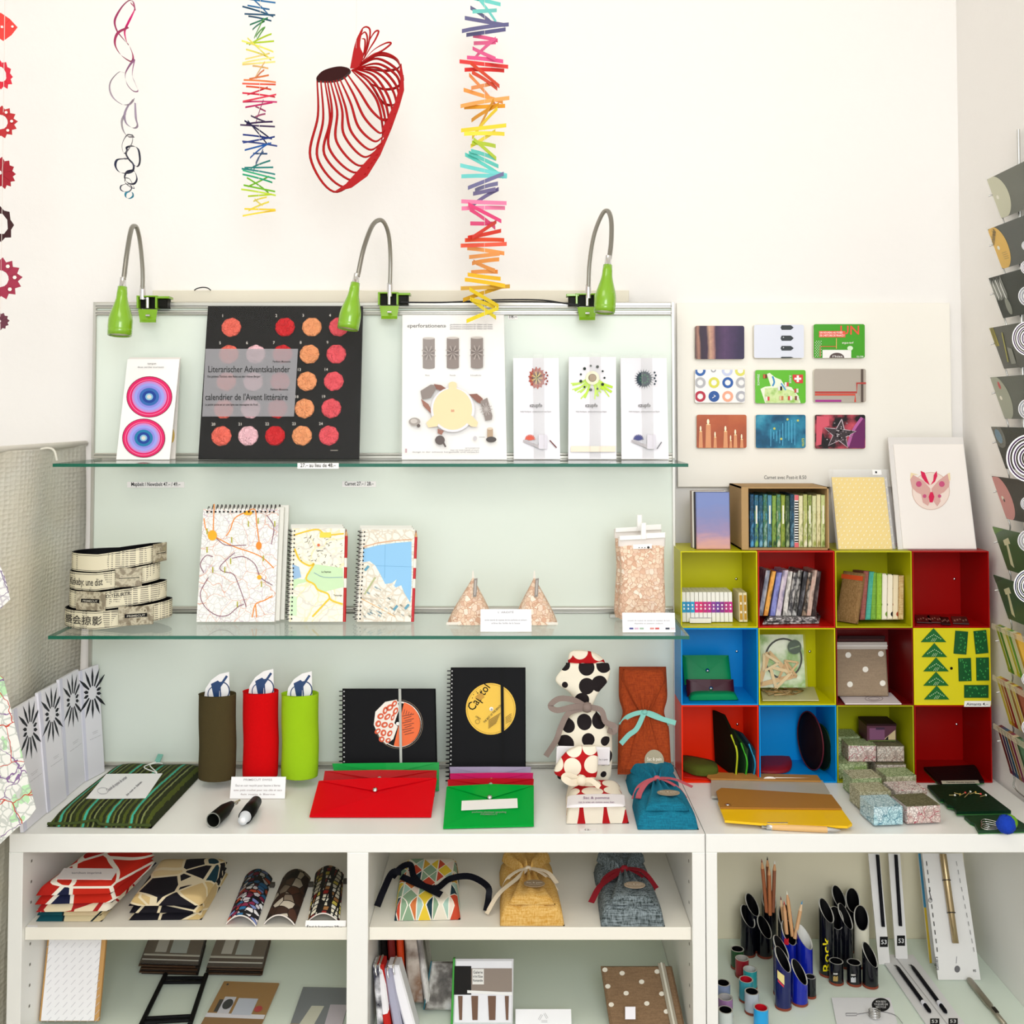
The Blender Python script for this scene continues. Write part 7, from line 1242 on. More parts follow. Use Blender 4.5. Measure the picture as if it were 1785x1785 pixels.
for k in range(3): a = -pi/2 + 2*pi*k/3; b_ = a + 2*pi/3; p = (948+11*cos(a), 1775+11*sin(a)); q = (948+11*cos(b_), 1775+11*sin(b_)); mb.pline(fr, [(p[0]*.85+q[0]*.15, p[1]*.85+q[1]*.15), (p[0]*.3+q[0]*.7, p[1]*.3+q[1]*.7)], 3.2, C('#a4a2a4')); mb.pline(fr, [(p[0]*.85+q[0]*.15, p[1]*.85+q[1]*.15), (p[0]*.3+q[0]*.7, p[1]*.3+q[1]*.7)], 1.8, C('#f8f8fa'))
obj('card', mb, t)
t = thing('polka_pouch', 'large brown pouch with white polka dots leaning in the middle bay', 'pouch', 'polka dot pouches'); D = 1.80; bl = V((xat(1066, 1805, D), D, zz)); br = V((xat(1197, 1805, D), D, zz)); tl = W(1048, 1691, D+.10); fr = Fr(bl, br, tl); mb = M(); mb.fbox(fr, 0, 0, 1, 1, -.014, 0, Mweave('#7c6248', '#8f7356'), .004)
for x, y in ((1055, 1700), (1085, 1706), (1146, 1703), (1060, 1729), (1119, 1721), (1092, 1741), (1154, 1742), (1066, 1761), (1128, 1759), (1162, 1773), (1098, 1779)): mb.pell(fr, x, y, 4.6, 4, C('#ece6d6', .7), .0005)
obj('body', mb, t); mb = M(); f = Fr(fr.p(.80, .0, .001), fr.p(.90, .0, .001), fr.p(.80, 1.01, .001)); mb.fbox(f, 0, 0, 1, 1, 0, .003, C('#a59c8a', .6), .001); mb.fbox(f, .35, 0, .6, 1, 0, .0045, C('#d8d4c4', .4)); obj('zip_strip', mb, t); mb = M(); f = Fr(W(1090, 1790, D+.012), W(1108, 1790, D+.012), W(1090, 1768, D+.025)); mb = sheet(f, .0008, C('#f0eef4', .5)); mb.v = [p + fr.N*.006 for p in mb.v]; obj('label', mb, t)
# ================================================================ right cabinet: tube holders
TB = [C('#0b0c14', .12, 0, .6), C('#0d1fa0', .12, 0, .6), C('#101a5a', .12, 0, .6)]; RIM = C('#c9c8c2', .25, .4); INB = C('#08080a', .5); CUP = C('#8a3c24', .5)
def tubep(t, px, py_top, py_bot, r, tilt, m, inner=INB, name='tube', D=None, slant=.03, base=True, lab=None):
    """py_bot: lowest visible point on the glass; py_top: middle of the slanted mouth"""
    g = G(px, py_bot, zz); D = g.y + r; X = xat(px, py_top, D); c = V((X, D, zz)); H = zat(py_top, D) - zz; n = 28; mb = M()
    def ring(R, zf): return [c + V((R*cos(2*pi*k/n), R*sin(2*pi*k/n), zf(cos(2*pi*k/n - tilt)))) for k in range(n)]
    top = lambda q: H + slant*q; mb.rings([ring(r, lambda q: .002), ring(r, top)], m, False); mb.rings([ring(r, top), ring(r-.0012, lambda q: H+slant*q+.0004), ring(r-.0022, top)], RIM, False); mb.rings([ring(r-.0022, top), ring(r-.0022, lambda q: .004)], inner, False); mb.add(ring(r, lambda q: .004), [tuple(range(n))], inner)
    obj(name, mb, t, lab)
    if base: mb = M(); mb.rings([ring(r+.0004, lambda q: 0), ring(r+.0004, lambda q: .004)], CUP, True); obj('base_ring', mb, t)
    return c, H
UP = pi/2   # mouth faces the viewer: rear side higher
t = thing('pen_holder', 'cluster of glossy black slanted tubes holding four brown pencils', 'pen holder', 'tube pen holders')
for px, yt, yb in ((1341, 1568, 1655), (1312, 1577, 1662), (1304, 1597, 1670), (1333, 1616, 1672)): tubep(t, px, yt, yb, .0145, 2.2 if px != 1341 else UP, TB[0], slant=.017)
def pencs(rows, grp):
    for (a, b_, d0, d1, body, tip, lab) in rows:
        mb = M(); pencil(mb, W(*a, d0), W(*b_, d1), .0036, body, tip, '#d8a070' if body != '#d8a878' else '#e8c8a0', .018); one('pencil', mb, lab, 'pencil', grp)
pencs([((1337, 1590), (1328, 1497), 2.03, 2.035, '#a8623c', '#8a3c20', 'brown pencil leaning left, leftmost of the four in the black tubes'), ((1341, 1592), (1338, 1493), 2.04, 2.045, '#8a5030', '#15151c', 'dark tipped pencil, tallest of the four in black tubes'), ((1343, 1595), (1341, 1508), 2.025, 2.03, '#b87044', '#e0b070', 'shortest brown pencil of the four in black tubes'), ((1348, 1590), (1351, 1500), 2.03, 2.04, '#94583a', '#f0efe8', 'white tipped pencil, rightmost of the four in black tubes')], 'brown pencils')
t = thing('pen_holder', 'cluster of royal blue slanted tubes in front of the black ones', 'pen holder', 'tube pen holders')
for px, yt, yb, ti, m_, inn in ((1370, 1598, 1690, UP, TB[0], INB), (1376, 1625, 1715, 2.0, TB[1], INB), (1403, 1633, 1722, 2.3, TB[1], C('#d8d8d4', .4)), (1362, 1652, 1740, 2.4, TB[2], INB), (1365, 1672, 1763, 2.4, TB[2], INB), (1394, 1694, 1756, 2.4, TB[1], INB), (1413, 1702, 1742, UP, TB[0], C('#1c1c1c', .5))): tubep(t, px, yt, yb, .0145 if px != 1413 else .010, ti, m_, inn, slant=.018 if px != 1413 else .0)
mb = M(); f = Fr(W(1353, 1708, 1.80), W(1380, 1708, 1.80), W(1353, 1670, 1.80)); 
def curved(mb, px, pyb, r, deg0, deg1, z0, z1, m, n=8, dr=.0004):
    g = G(px, pyb, zz); c = V((g.x, g.y + r, zz)); mb.rings([[c + V(((r+dr)*cos(radians(deg0+(deg1-deg0)*k/n)), (r+dr)*sin(radians(deg0+(deg1-deg0)*k/n)), z)) for k in range(n+1)] for z in (z0, z1)], m, False)
    return c
for k in range(3): pass
g0 = G(1365, 1763, zz); c0 = V((g0.x, g0.y+.0145, zz)); mb = M()
def wrapart(mb, c, r, pts, m, dr=.0004): mb.add([c + V(((r+dr)*cos(radians(a)), (r+dr)*sin(radians(a)), z)) for a, z in pts], [tuple(range(len(pts)))], m)
for k in range(6): wrapart(mb, c0, .0145, [(235+8*k, .058-.002*k), (243+8*k, .056-.002*k), (243+8*k, .070-.0015*k), (235+8*k, .072-.0015*k)], C('#e8d890', .4))
for k in range(5): wrapart(mb, c0, .0145, [(238+8*k, .052-.002*k), (246+8*k, .050-.002*k), (246+8*k, .054-.002*k), (238+8*k, .056-.002*k)], C('#c83048', .4), .0006)
g0 = G(1376, 1715, zz); c0 = V((g0.x, g0.y+.0145, zz))
for k in range(4): wrapart(mb, c0, .0145, [(238+8*k, .072), (245+8*k, .072), (245+8*k, .082+.003*(k % 2)), (238+8*k, .083)], C('#d8202c', .4), .0006)
obj('printed_label', mb, t)
pencs([((1370, 1625), (1361, 1562), 1.985, 2.0, '#d8a878', '#7a1c1c', 'dark red tipped pencil, leftmost in the blue tubes'), ((1372, 1628), (1367, 1570), 1.975, 1.985, '#dca878', '#c82020', 'red tipped pencil second from left in the blue tubes'), ((1382, 1632), (1372, 1553), 1.97, 1.985, '#d8a470', '#f0ecd8', 'white tipped pencil, tallest in the blue tubes'), ((1386, 1636), (1399, 1570), 1.965, 1.975, '#d8a878', '#1890c8', 'blue tipped pencil leaning right in the blue tubes')], 'natural wood pencils')
t = thing('pen_holder', 'cluster of black slanted tubes with a yellow handwritten print', 'pen holder', 'tube pen holders')
for px, yt, yb, ti, m_, sl in ((1463, 1564, 1660, 2.0, TB[0], .018), (1487, 1569, 1662, 1.4, TB[0], .018), (1441, 1587, 1705, 2.2, TB[0], .018), (1458, 1600, 1690, 1.6, TB[0], .016), (1474, 1597, 1690, 2.3, TB[0], .02), (1502, 1600, 1690, 1.4, C('#e4e0cc', .2), .018), (1458, 1675, 1719, UP, TB[0], 0), (1489, 1677, 1721, UP, TB[0], 0), (1517, 1664, 1725, 2.3, TB[0], .018)): tubep(t, px, yt, yb, .0142 if sl or px > 1500 else .0132, ti, m_, slant=sl)
mb = M(); g0 = G(1441, 1705, zz); c0 = V((g0.x, g0.y+.0142, zz)); vs, fs, w = text2d('Rock'); YT = C('#f0dc10', .4)
mb.add([c0 + V(((.0148)*cos(radians(296 - y*72)), .0148*sin(radians(296 - y*72)), .010 + x/w*.066)) for x, y in vs], fs, YT); obj('lettering', mb, t)
for px, yb, c_ in ((1458, 1719, '#c8a860'), (1489, 1721, '#e8e8ec')):
    g0 = G(px, yb, zz); c0 = V((g0.x, g0.y+.0132, zz)); mb = M()
    for k in range(5): wrapart(mb, c0, .0132, [(248+9*k, .009), (254+9*k, .009), (254+9*k, .017+.002*(k % 2)), (248+9*k, .018)], C(c_, .4)); wrapart(mb, c0, .0132, [(250+9*k, .021), (256+9*k, .021), (256+9*k, .024), (250+9*k, .024)], C('#e8e4dc', .4))
    obj('printed_label', mb, t)
for px, yt, yb, m_, inn, lab in ((1286, 1654, 1692, '#1c4a24', INB, 'dark green little tube cup, rearmost left'), (1294, 1670, 1707, '#9a1828', C('#b8b4ac', .4), 'red little tube cup with grey inside'), (1308, 1689, 1728, '#2aa0a4', C('#c8ccc8', .4), 'turquoise little tube cup behind the red-lined one'), (1301, 1707, 1750, '#3a98a8', C('#c01428', .4), 'teal little tube cup with a red inside'), (1311, 1728, 1771, '#b8c0c8', INB, 'silver little tube cup'), (1327, 1756, 1800, '#18a0e0', C('#c81424', .4), 'bright blue little tube cup with a red inside'), (1261, 1713, 1750, '#8a98b8', INB, 'grey blue little tube cup beside the cabinet side'), (1265, 1738, 1780, '#9a70a0', C('#b8b4b4', .4), 'violet little tube cup near the cabinet side'), (1265, 1760, 1805, '#c8d0cc', INB, 'pale grey little tube cup nearest the cabinet side')):
    t = thing('tube_cup', lab, 'cup', 'little tube cups'); tubep(t, px, yt, yb, .0128, UP, C(m_, .15, 0, .6), inn, 'cup_wall', slant=0)
# standing pen boards
def penboard(lab, bl, br, tl, D, back, art, name='pen_board', wd=None, top=None):
    t = thing(name, lab, 'display card', 'pens mounted on card'); a = V((xat(bl[0], bl[1], D), D, zz)); b_ = V((xat(br[0], br[1], D), D, zz)); fr = Fr(a, b_, W(*tl, D+back)); mb = sheet(fr, .003, C('#e9e7e4', .6)); art(mb, fr, t); obj('card', mb, t); return fr
def pb(px0, py0, px1, py1, bx, by):
    def f(mb, fr, t):
        mb.prect(fr, bx-7, by-9, bx+7, by+9, C('#111111', .4)); mb.ptext(fr, '53', bx-5, by+4, 11, C('#e8e8e8', .4), width=10); p = M(); A, B = fr.p(*fr.q(px1, py1), .004), fr.p(*fr.q(px0, py0), .004); p.tube([A, B], .0034, C('#0d0d14', .25), 10); A2 = A + (B-A)*.06 + fr.N*.004; p.tube([A2, A+(B-A)*.06+V((-.004, 0, 0))+fr.N*.004], .0012, C('#0d0d14', .25), 6); obj('pen', p, t, 'black pen')
    return f
penboard('narrow white card with a black pen, left of the standing pair', (1532, 1655), (1552, 1655), (1514, 1488), 2.03, .06, pb(1529, 1490, 1539, 1615, 1541, 1642))
penboard('narrow white card with a black pen, right of the standing pair', (1562, 1650), (1583, 1650), (1549, 1488), 2.045, .06, pb(1561, 1490, 1569, 1614, 1571, 1640))
def oa(mb, fr, t):
    mb.ptext(fr, '«öffner»', 1637, 1692, 10, C('#2a2a2c', .5), rot=pi/2+.08, width=24); mb.pell(fr, 1669, 1690, 5, 6, C('#6a686a', .5)); mb.pell(fr, 1622, 1570, 3.5, 4, C('#c8c6c4')); mb.pring(fr, 1622, 1570, 3.5, 4, .7, INK); mb.pline(fr, [(1620, 1553), (1622, 1562)], 1.4, INK); mb.pline(fr, [(1668, 1668), (1667, 1680)], 1, GREYINK); mb.ptext(fr, '95', 1696, 1695, 6, INK)
    for k in range(11): mb.pline(fr, [(1615 + k*1.75, 1502+15*k), (1616+k*1.75, 1510+15*k)], 1.4, INK); mb.pline(fr, [(1667 + k*2.9, 1502+15*k), (1668.5+k*2.9, 1510+15*k)], 1, C('#8a888a'))
    p = M(); A, B = fr.p(*fr.q(1664, 1645), .007), fr.p(*fr.q(1642, 1490), .007); p.lathe([(0, 0), (.0058, 0), (.0058, (B-A).length*.32), (.0066, (B-A).length*.33), (.0066, (B-A).length)], A, B-A, C('#b09a74', .25, .7), 16); 
    for u in (.335, .70): q = A + (B-A)*u; p.tube([q + (B-A).normalized().orthogonal()*0 + V((.0072*cos(2*pi*k/16), 0, 0)) + fr.N*.0072*sin(2*pi*k/16) for k in range(16)], .0009, INK, 6, False, True)
    obj('bottle_opener', p, t, 'brass coloured metal tube')
penboard('colourful edged display card peeking out behind the opener card', (1621, 1675), (1690, 1675), (1601, 1488), 2.035, .06, lambda mb, fr, t: (mb.rect(fr, 0, 0, .06, .5, C('#d8b830')), mb.rect(fr, 0, .5, .06, 1, C('#3a8ab0'))), 'display_card')
penboard('tall display card lettered öffner with a brass tube opener', (1636, 1703), (1710, 1703), (1608, 1488), 1.975, .10, oa, 'opener_card')
# lying pen boards
t = thing('pen_board', 'white card lying flat with two black pens tied on', 'display card', 'pens mounted on card'); fr = Fr(G(1625, 1800, zz+.003), G(1680, 1800, zz+.003), G(1531, 1664, zz+.003)); fr = Fr(G(1622, 1795, zz+.003), G(1690, 1795, zz+.003), G(1532, 1664, zz+.003)); mb = sheet(fr, .0025, C('#e9e8e8', .6)); 
for x, y in ((1546, 1670), (1573, 1669)): mb.pell(fr, x, y, 4, 2, C('#8a888a'))
mb.pline(fr, [(1560, 1667), (1655, 1790)], 1.2, C('#b8b6b6'))
for x in (1630, 1662): mb.prect(fr, x-8, 1776, x+8, 1786, C('#111'+'111')); mb.ptext(fr, '53', x-6, 1784, 8, C('#e8e8e8'), width=11)
obj('card', mb, t)
for a, b_ in (((1562, 1682), (1622, 1764)), ((1588, 1681), (1650, 1765))):
    mb = M(); A, B = G(*a, zz+.007), G(*b_, zz+.007); ax = B-A; L_ = ax.length; mb.lathe([(.0005, 0), (.0032, .012), (.0036, L_*.2), (.0036, L_*.97), (.002, L_)], A, ax, C('#0d0d14', .25), 12); mb.lathe([(.0042, L_*.80), (.0044, L_*.82), (.0042, L_*.86)], A, ax, C('#e8e8f0', .3), 12); mb.tube([A+ax*.05, A+ax*.02+V((-.004, .002, 0))], .0007, INK, 5); obj('pen', mb, t, 'black pen with a white band')
t = thing('metal_opener', 'thin silver tube opener lying on glass at far right', 'opener'); mb = M(); A, B = G(1690, 1708, zz+.006), G(1752, 1786, zz+.006); mb.lathe([(0, 0), (.005, .0), (.006, .004), (.006, (B-A).length*.6), (.0045, (B-A).length*.62), (.0045, (B-A).length), (0, (B-A).length)], A, B-A, C('#9a9484', .3, .7), 14); obj('tube', mb, t); mb = M(); q = A+(B-A)*.72; mb.fbox(Fr(q+V((-.003, -.012, .004)), q+V((.003, -.012, .004)), q+V((-.003, .004, .004))), 0, 0, 1, 1, 0, .002, C('#2a241c')); obj('notch', mb, t)
t = thing('ring_card', 'white card with a black round print and a wire ring on it', 'card'); fr = Fr(G(1462, 1800, zz+.003), G(1578, 1800, zz+.003), G(1450, 1739, zz+.003)); fr = Fr(fr.o, G(1570, 1800, zz+.003), fr.o+fr.V); mb = sheet(fr, .0025, C('#f0f0f2', .5)); mb.pell(fr, 1536, 1752, 16, 12, C('#1c1c1e', .4)); 
for k in range(3): mb.ptext(fr, ('POUR TOUJOURS', 'UN ANNEAU RESTE', 'POUR LA VIE'), 1525, 1748+5*k, 4, C('#e8e8e8')) if False else mb.ptext(fr, ('MON BIJOU', 'TOUJOURS UNI', 'RECYCLÉ')[k], 1536, 1748+5*k, 5, C('#e8e8e8'), al='C', width=(18, 24, 18)[k])
mb.pline(fr, [(1475, 1767), (1494, 1767), (1494, 1771), (1475, 1771), (1475, 1767)], 1, GREYINK); mb.pline(fr, [(1494, 1769), (1530, 1764), (1560, 1770), (1574, 1785)], 1, GREYINK, sm=4); obj('card', mb, t)
mb = M(); c = G(1525, 1774, zz+.004); mb.tube([c + V((.0095*cos(a), .0095*sin(a), .0015 + .012*a/(2*pi*4))) for a in [2*pi*4*k/96 for k in range(97)]], .0008, CHROME, 6); obj('coil_ring', mb, t)
# ================================================================ mobiles hanging over the shelves
# spiral ribbon mobile
t = thing('ribbon_ring_mobile', 'pink to blue mobile of linked curled paper rings', 'mobile'); D = 1.9
def band(t, pts, w, m, D=1.9, name='ring', tw=.35, ph=0.):
    P = catmull([W(x, y, D + .012*sin(ph + i*1.3)) for i, (x, y) in enumerate(pts)], 8); n = len(P); A = []; B = []
    for i, p in enumerate(P):
        d = (P[min(i+1, n-1)] - P[max(i-1, 0)]).normalized(); s_ = V((0, 1, 0)).cross(d)*sin(ph + i*.12)*tw + V((0, 1, 0)); s_.normalize(); A.append(p+s_*w/2); B.append(p-s_*w/2)
    mb = M(); e = V((.0002, 0, .0002)); vs = A+B; mb.add(vs, [(i, i+1, n+i+1, n+i) for i in range(n-1)], m, True); mb.add([p+(p-sum(P, V())/n).normalized()*.0007 for p in vs], [(n+i, n+i+1, i+1, i) for i in range(n-1)], m, True); obj(name, mb, t)
RG = [([(236, 18), (232, 3), (224, 2), (212, 14), (201, 35), (204, 52), (214, 66), (224, 78)], '#b0286a'), ([(228, 5), (235, 15), (230, 28), (224, 40), (218, 55), (221, 72), (225, 78)], '#e80e7c'), ([(224, 48), (206, 58), (201, 76), (210, 94), (224, 105), (231, 106), (232, 96), (226, 80)], '#b83468'), ([(235, 104), (226, 115), (219, 130), (222, 146), (232, 158), (241, 158), (236, 145), (231, 130), (235, 104)], '#b070a0'), ([(217, 127), (208, 126), (195, 140), (192, 155), (198, 170), (212, 181), (225, 182), (233, 174)], '#b4a4b4'), ([(235, 172), (224, 185), (218, 200), (221, 215), (233, 223), (240, 219), (237, 205), (236, 180)], '#a898b0'), ([(219, 198), (213, 212), (216, 228), (224, 238), (234, 238)], '#b8b0b8'), ([(232, 236), (222, 236), (214, 250), (215, 264), (220, 266), (230, 250), (232, 236)], '#6a6a7a'), ([(222, 262), (222, 257), (232, 255), (241, 260), (244, 275), (243, 286), (238, 290), (229, 282), (221, 270), (222, 262)], '#1c2440'), ([(217, 277), (205, 279), (202, 289), (208, 299), (220, 302), (231, 298), (233, 288), (226, 278), (217, 277)], '#202c50'), ([(232, 297), (222, 300), (218, 310), (224, 319), (234, 320), (239, 312), (236, 301), (232, 297)], '#262a50'), ([(219, 310), (226, 312), (231, 320), (234, 328), (228, 326), (219, 318), (219, 310)], '#282848'), ([(219, 321), (212, 324), (211, 330), (217, 334), (226, 333), (230, 327), (226, 322), (219, 321)], '#303a5a'), ([(226, 334), (220, 337), (220, 343), (226, 346), (232, 342), (231, 336), (226, 334)], '#2a96b8')]
for k, (pts, c_) in enumerate(RG): band(t, pts, .0055, C(c_, .5), ph=k*1.7)
mb = M(); mb.tube([V((W(232, 5, D).x, D, CEIL)), W(232, 5, D)], .0003, C('#d8d8d8'), 4); obj('thread', mb, t)
# rainbow garlands
def garland(lab, x0, x1, y0, y1, n, w, cols, D, seed, curl, thread):
    t = thing('paper_strip_garland', lab, 'garland', 'paper strip garlands'); random.seed(seed); cx = (x0+x1)/2; hw = (x1-x0)/2; ph = 0
    for k in range(n):
        y = y0 + (y1-y0)*(k+.5)/n; u = k/n; c_ = cols[min(len(cols)-1, int(u*len(cols)))]; ph += random.uniform(.2, .9); yaw = (sin(ph*.9))*1.1; tilt = random.choice((-1, 1))*random.uniform(.02, .30 if k % 3 else .08); f = max(.40, abs(cos(yaw)))
        c = W(cx + random.uniform(-2, 2), y, D); L_ = hw/F*D*random.uniform(.92, 1.02); d = V((cos(yaw), sin(yaw), 0)); a = tilt/ max(.5, f); d = (d*cos(a) + V((0, 0, 1))*sin(a)).normalized(); up = V((0, 0, 1)); mb = M(); hh = w/F*D/2; n_ = V((-d.y, d.x, 0)).normalized()*.0003; m = C(c_, .5); seg = 6; vs = []
        for i in range(seg+1):
            s = -1 + 2*i/seg; sag = curl*(s*s)*hw/F*D*random.uniform(.9, 1.1)*(1 if k % 2 else -.5); p = c + d*L_*s + n_*0 + V((n_.x, n_.y, 0)).normalized()*abs(sag)*.8 + V((0, 0, -sag*.35)); vs += [p+up*hh+n_, p-up*hh+n_, p-up*hh-n_, p+up*hh-n_]
        fs = [(0, 3, 2, 1), (4*seg, 4*seg+1, 4*seg+2, 4*seg+3)]
        for i in range(seg):
            for j in range(4): fs.append((4*i+j, 4*i+(j+1) % 4, 4*i+4+(j+1) % 4, 4*i+4+j))
        mb.add(vs, fs, m); obj('paper_strip', mb, t)
    mb = M(); mb.tube([V((W(cx, 200, D).x, D, CEIL)), W(cx, y1-3, D)], .0004, C('#e8e4dc'), 4); obj('thread', mb, t)
garland('narrow rainbow garland of thin paper strips, left of red swirl', 421, 482, -2, 374, 62, 3.0, ['#1a6aa0', '#0f4a6a', '#0a7a5a', '#4aa820', '#b0cc20', '#e8e060', '#f4dc80', '#f0c070', '#e07838', '#e04c28', '#d42040', '#c01860', '#a01460', '#301048', '#181848', '#0c2c78', '#0c58a8', '#0c4a80', '#0a7a74', '#0fa070', '#70b818', '#b8d020', '#f0e050', '#f0cc30'], 1.92, 11, .05, 0)
garland('wide rainbow garland of curled paper strips hanging over the poster', 802, 888, -4, 552, 60, 7.0, ['#74d8d0', '#6a6890', '#5c5a84', '#e85a90', '#ec5c96', '#d8302c', '#e04828', '#f09858', '#f2a050', '#e09a20', '#f0d030', '#f4e048', '#c0d830', '#64d0c4', '#6cccc8', '#7a78a4', '#746c9c', '#f080a8', '#e84880', '#dc3828', '#e04c28', '#f0a058', '#f29c48', '#f4c028', '#c89818', '#f0d020', '#f2dc30'], 1.95, 23, .05, 0)
# red swirl mobile
t = thing('swirl_mobile', 'large dark red paper mobile of nested curved ribs with a leaf top', 'mobile'); D = 1.88; RM = C('#a80408', .5, 0, .2); RDm = C('#300605', .5)
def Z2(x, y): return (400 + x/3.57, y/3.57)
def rib(pts, r0, r1, dd, m=RM, name='rib'):
    r0 *= 1.25; r1 *= 1.35; P = catmull([W(*Z2(x, y), D + dd*sin(pi*i/(len(pts)-1))) for i, (x, y) in enumerate(pts)], 8); mb = M(); mb.tube(P, lambda u: r0 + (r1-r0)*sin(pi*min(1, u*1.1)), m, 8, True, False, 1.0); obj(name, mb, t)
low = [((547, 490), (552, 720), (505, 980), (650, 1193), (850, 1080)), ((570, 498), (585, 740), (550, 985), (710, 1163), (870, 1040)), ((595, 503), (627, 740), (592, 960), (760, 1122), (890, 1010)), ((612, 505), (640, 700), (622, 920), (775, 1073), (910, 990)), ((630, 505), (672, 690), (668, 880), (805, 1030), (925, 960)), ((650, 500), (702, 680), (715, 840), (835, 975), (938, 920)), ((668, 498), (722, 660), (760, 820), (870, 930), (950, 890)), ((690, 495), (755, 640), (805, 790), (900, 878), (960, 850)), ((715, 480), (775, 590), (840, 730), (930, 824), (968, 810)), ((740, 468), (810, 570), (880, 680), (950, 746), (985, 740))]
for k, p in enumerate(low): rib(p, .0011, .0019, .03 - .004*k)
fan = [((760, 435), (860, 540), (925, 640), (955, 800), (945, 900)), ((765, 432), (870, 510), (945, 640), (975, 780), (965, 870)), ((770, 430), (890, 500), (965, 620), (995, 760), (985, 840)), ((778, 428), (900, 470), (985, 590), (1015, 700), (1000, 800)), ((788, 425), (915, 450), (1005, 540), (1040, 650), (1010, 770)), ((795, 422), (930, 425), (1025, 510), (1055, 600), (1030, 710)), ((800, 420), (930, 398), (1040, 470), (1065, 560), (1050, 640)), ((805, 415), (920, 365), (1040, 430), (1080, 520), (1075, 590)), ((810, 405), (920, 345), (1010, 355), (1060, 400), (1085, 500)), ((815, 395), (910, 335), (980, 335), (1045, 370), (1065, 420)), ((880, 520), (960, 555), (1040, 545), (1080, 500), (1083, 470)), ((900, 560), (960, 640), (1010, 655), (1045, 640)), ((930, 735), (980, 745), (1020, 725), (1045, 650)), ((850, 425), (960, 440), (1040, 430), (1070, 400))]
for k, p in enumerate(fan): rib(p, .0009, .0019, .02 + .003*k, RM)
mb = M(); out = [(650, 1195), (760, 1168), (860, 1095), (940, 965), (1010, 800), (1060, 660), (1088, 560), (1085, 480), (1072, 400), (1060, 430), (1066, 520), (1030, 640), (1000, 700), (985, 740), (950, 800), (962, 860), (890, 960), (810, 1050), (725, 1145)]
P = [W(*Z2(x, y), D) for x, y in out]; 
def slab(mb, pts, th, m):
    n = len(pts); mb.add([p for p in pts] + [p + V((0, th, 0)) for p in pts], [tuple(range(n)), tuple(range(2*n-1, n-1, -1))] + [(k, n+k, n+(k+1) % n, (k+1) % n) for k in range(n)], m)
slab(mb, P, .002, RM); obj('crescent_edge', mb, t)
mb = M(); slab(mb, [W(*Z2(p.x, p.y), D-.002) for p in catmull([V((x, y, 0)) for x, y in ((543, 500), (545, 478), (580, 442), (640, 420), (700, 413), (752, 432), (720, 470), (680, 492), (620, 503), (545, 500))], 4)], .012, RDm); obj('cap', mb, t, 'dark folded cap where the ribs meet')
mb = M(); slab(mb, [W(*Z2(x, y), D) for x, y in catmull2([(752, 425), (762, 370), (778, 290), (800, 225), (828, 180), (855, 166), (876, 185), (872, 240), (850, 320), (825, 385), (790, 425)])] if False else [W(*Z2(p.x, p.y), D) for p in catmull([V((x, y, 0)) for x, y in ((752, 425), (762, 370), (778, 290), (800, 225), (832, 180), (820, 230), (815, 290), (835, 340), (822, 388), (790, 425))], 4)], .0015, RM); obj('leaf', mb, t)
for pts in (((800, 230), (830, 178), (858, 168), (877, 192), (868, 270), (845, 345), (815, 400)), ((815, 225), (845, 200), (860, 240), (850, 310), (820, 385)), ((825, 240), (845, 250), (840, 320), (815, 385)), ((830, 385), (870, 310), (910, 245), (930, 195), (905, 200), (870, 260), (835, 370)), ((830, 390), (890, 345), (960, 310), (1007, 270), (975, 268), (900, 310), (835, 380))): rib(pts, .0004, .0013, .005)
mb = M(); mb.tube([V((W(*Z2(790, 300), D).x, D, CEIL)), W(*Z2(790, 300), D)], .0003, C('#d8d8d8'), 4); obj('thread', mb, t)
# red rosette garland on the left edge
t = thing('rosette_garland', 'garland of red paper rosettes hanging at the left edge', 'garland'); D = 1.7
for k, (cx, cy, R_, c_, yaw, npt, hole) in enumerate(((4, 47, 25, '#dc2418', .35, 4, .0), (0, 129, 27, '#e02840', 1.15, 12, .5), (0, 213, 30, '#b00c14', .2, 14, .45), (0, 301, 29, '#a01428', .95, 14, .0), (0, 390, 32, '#3a1018', 1.25, 8, .6), (0, 486, 38, '#981c3c', .15, 14, .4), (0, 560, 16, '#5a0c28', .3, 12, .15))):
    c = W(cx, cy, D); u = V((cos(yaw), sin(yaw), 0)); v = V((0, 0, 1)); mb = M(); m = C(c_, .5); Rm = R_/F*D; n = npt
    for q in range(n):
        a = 2*pi*q/n + .1; w_ = pi/n*1.35; r0 = Rm*max(.12, hole)
        pts = [(r0, a-w_*.8), (Rm*.80, a-w_*.75), (Rm, a), (Rm*.80, a+w_*.75), (r0, a+w_*.8)]
        P = [c + (u*cos(b_) + v*sin(b_))*r + u.cross(v)*(.0006*(q % 3)) for r, b_ in pts]; nn = u.cross(v)*.0006; N_ = len(P); mb.add(P + [p+nn for p in P], [tuple(range(N_)), tuple(range(2*N_-1, N_-1, -1))] + [(j, N_+j, N_+(j+1) % N_, (j+1) % N_) for j in range(N_)], m)
        hc = C('#f2e8dc', .8) if k in (0, 2, 5) else None
        if hc and q % 2 == 0:
            h0 = Rm*.68; s_ = Rm*.09; ce = c + (u*cos(a)+v*sin(a))*h0; o = u.cross(v)*(.0032); 
            for sg in (1, -1): mb.add([ce + o*sg + u*s_*cos(j*pi/3) + v*s_*sin(j*pi/3) for j in range(6)], [tuple(range(6)) if sg < 0 else tuple(range(5, -1, -1))], hc)
    obj('paper_rosette', mb, t)
mb = M(); mb.tube([V((W(1, 300, D).x, D, CEIL)), W(1, 575, D)], .0005, C('#e8dcd4'), 4); obj('thread', mb, t)
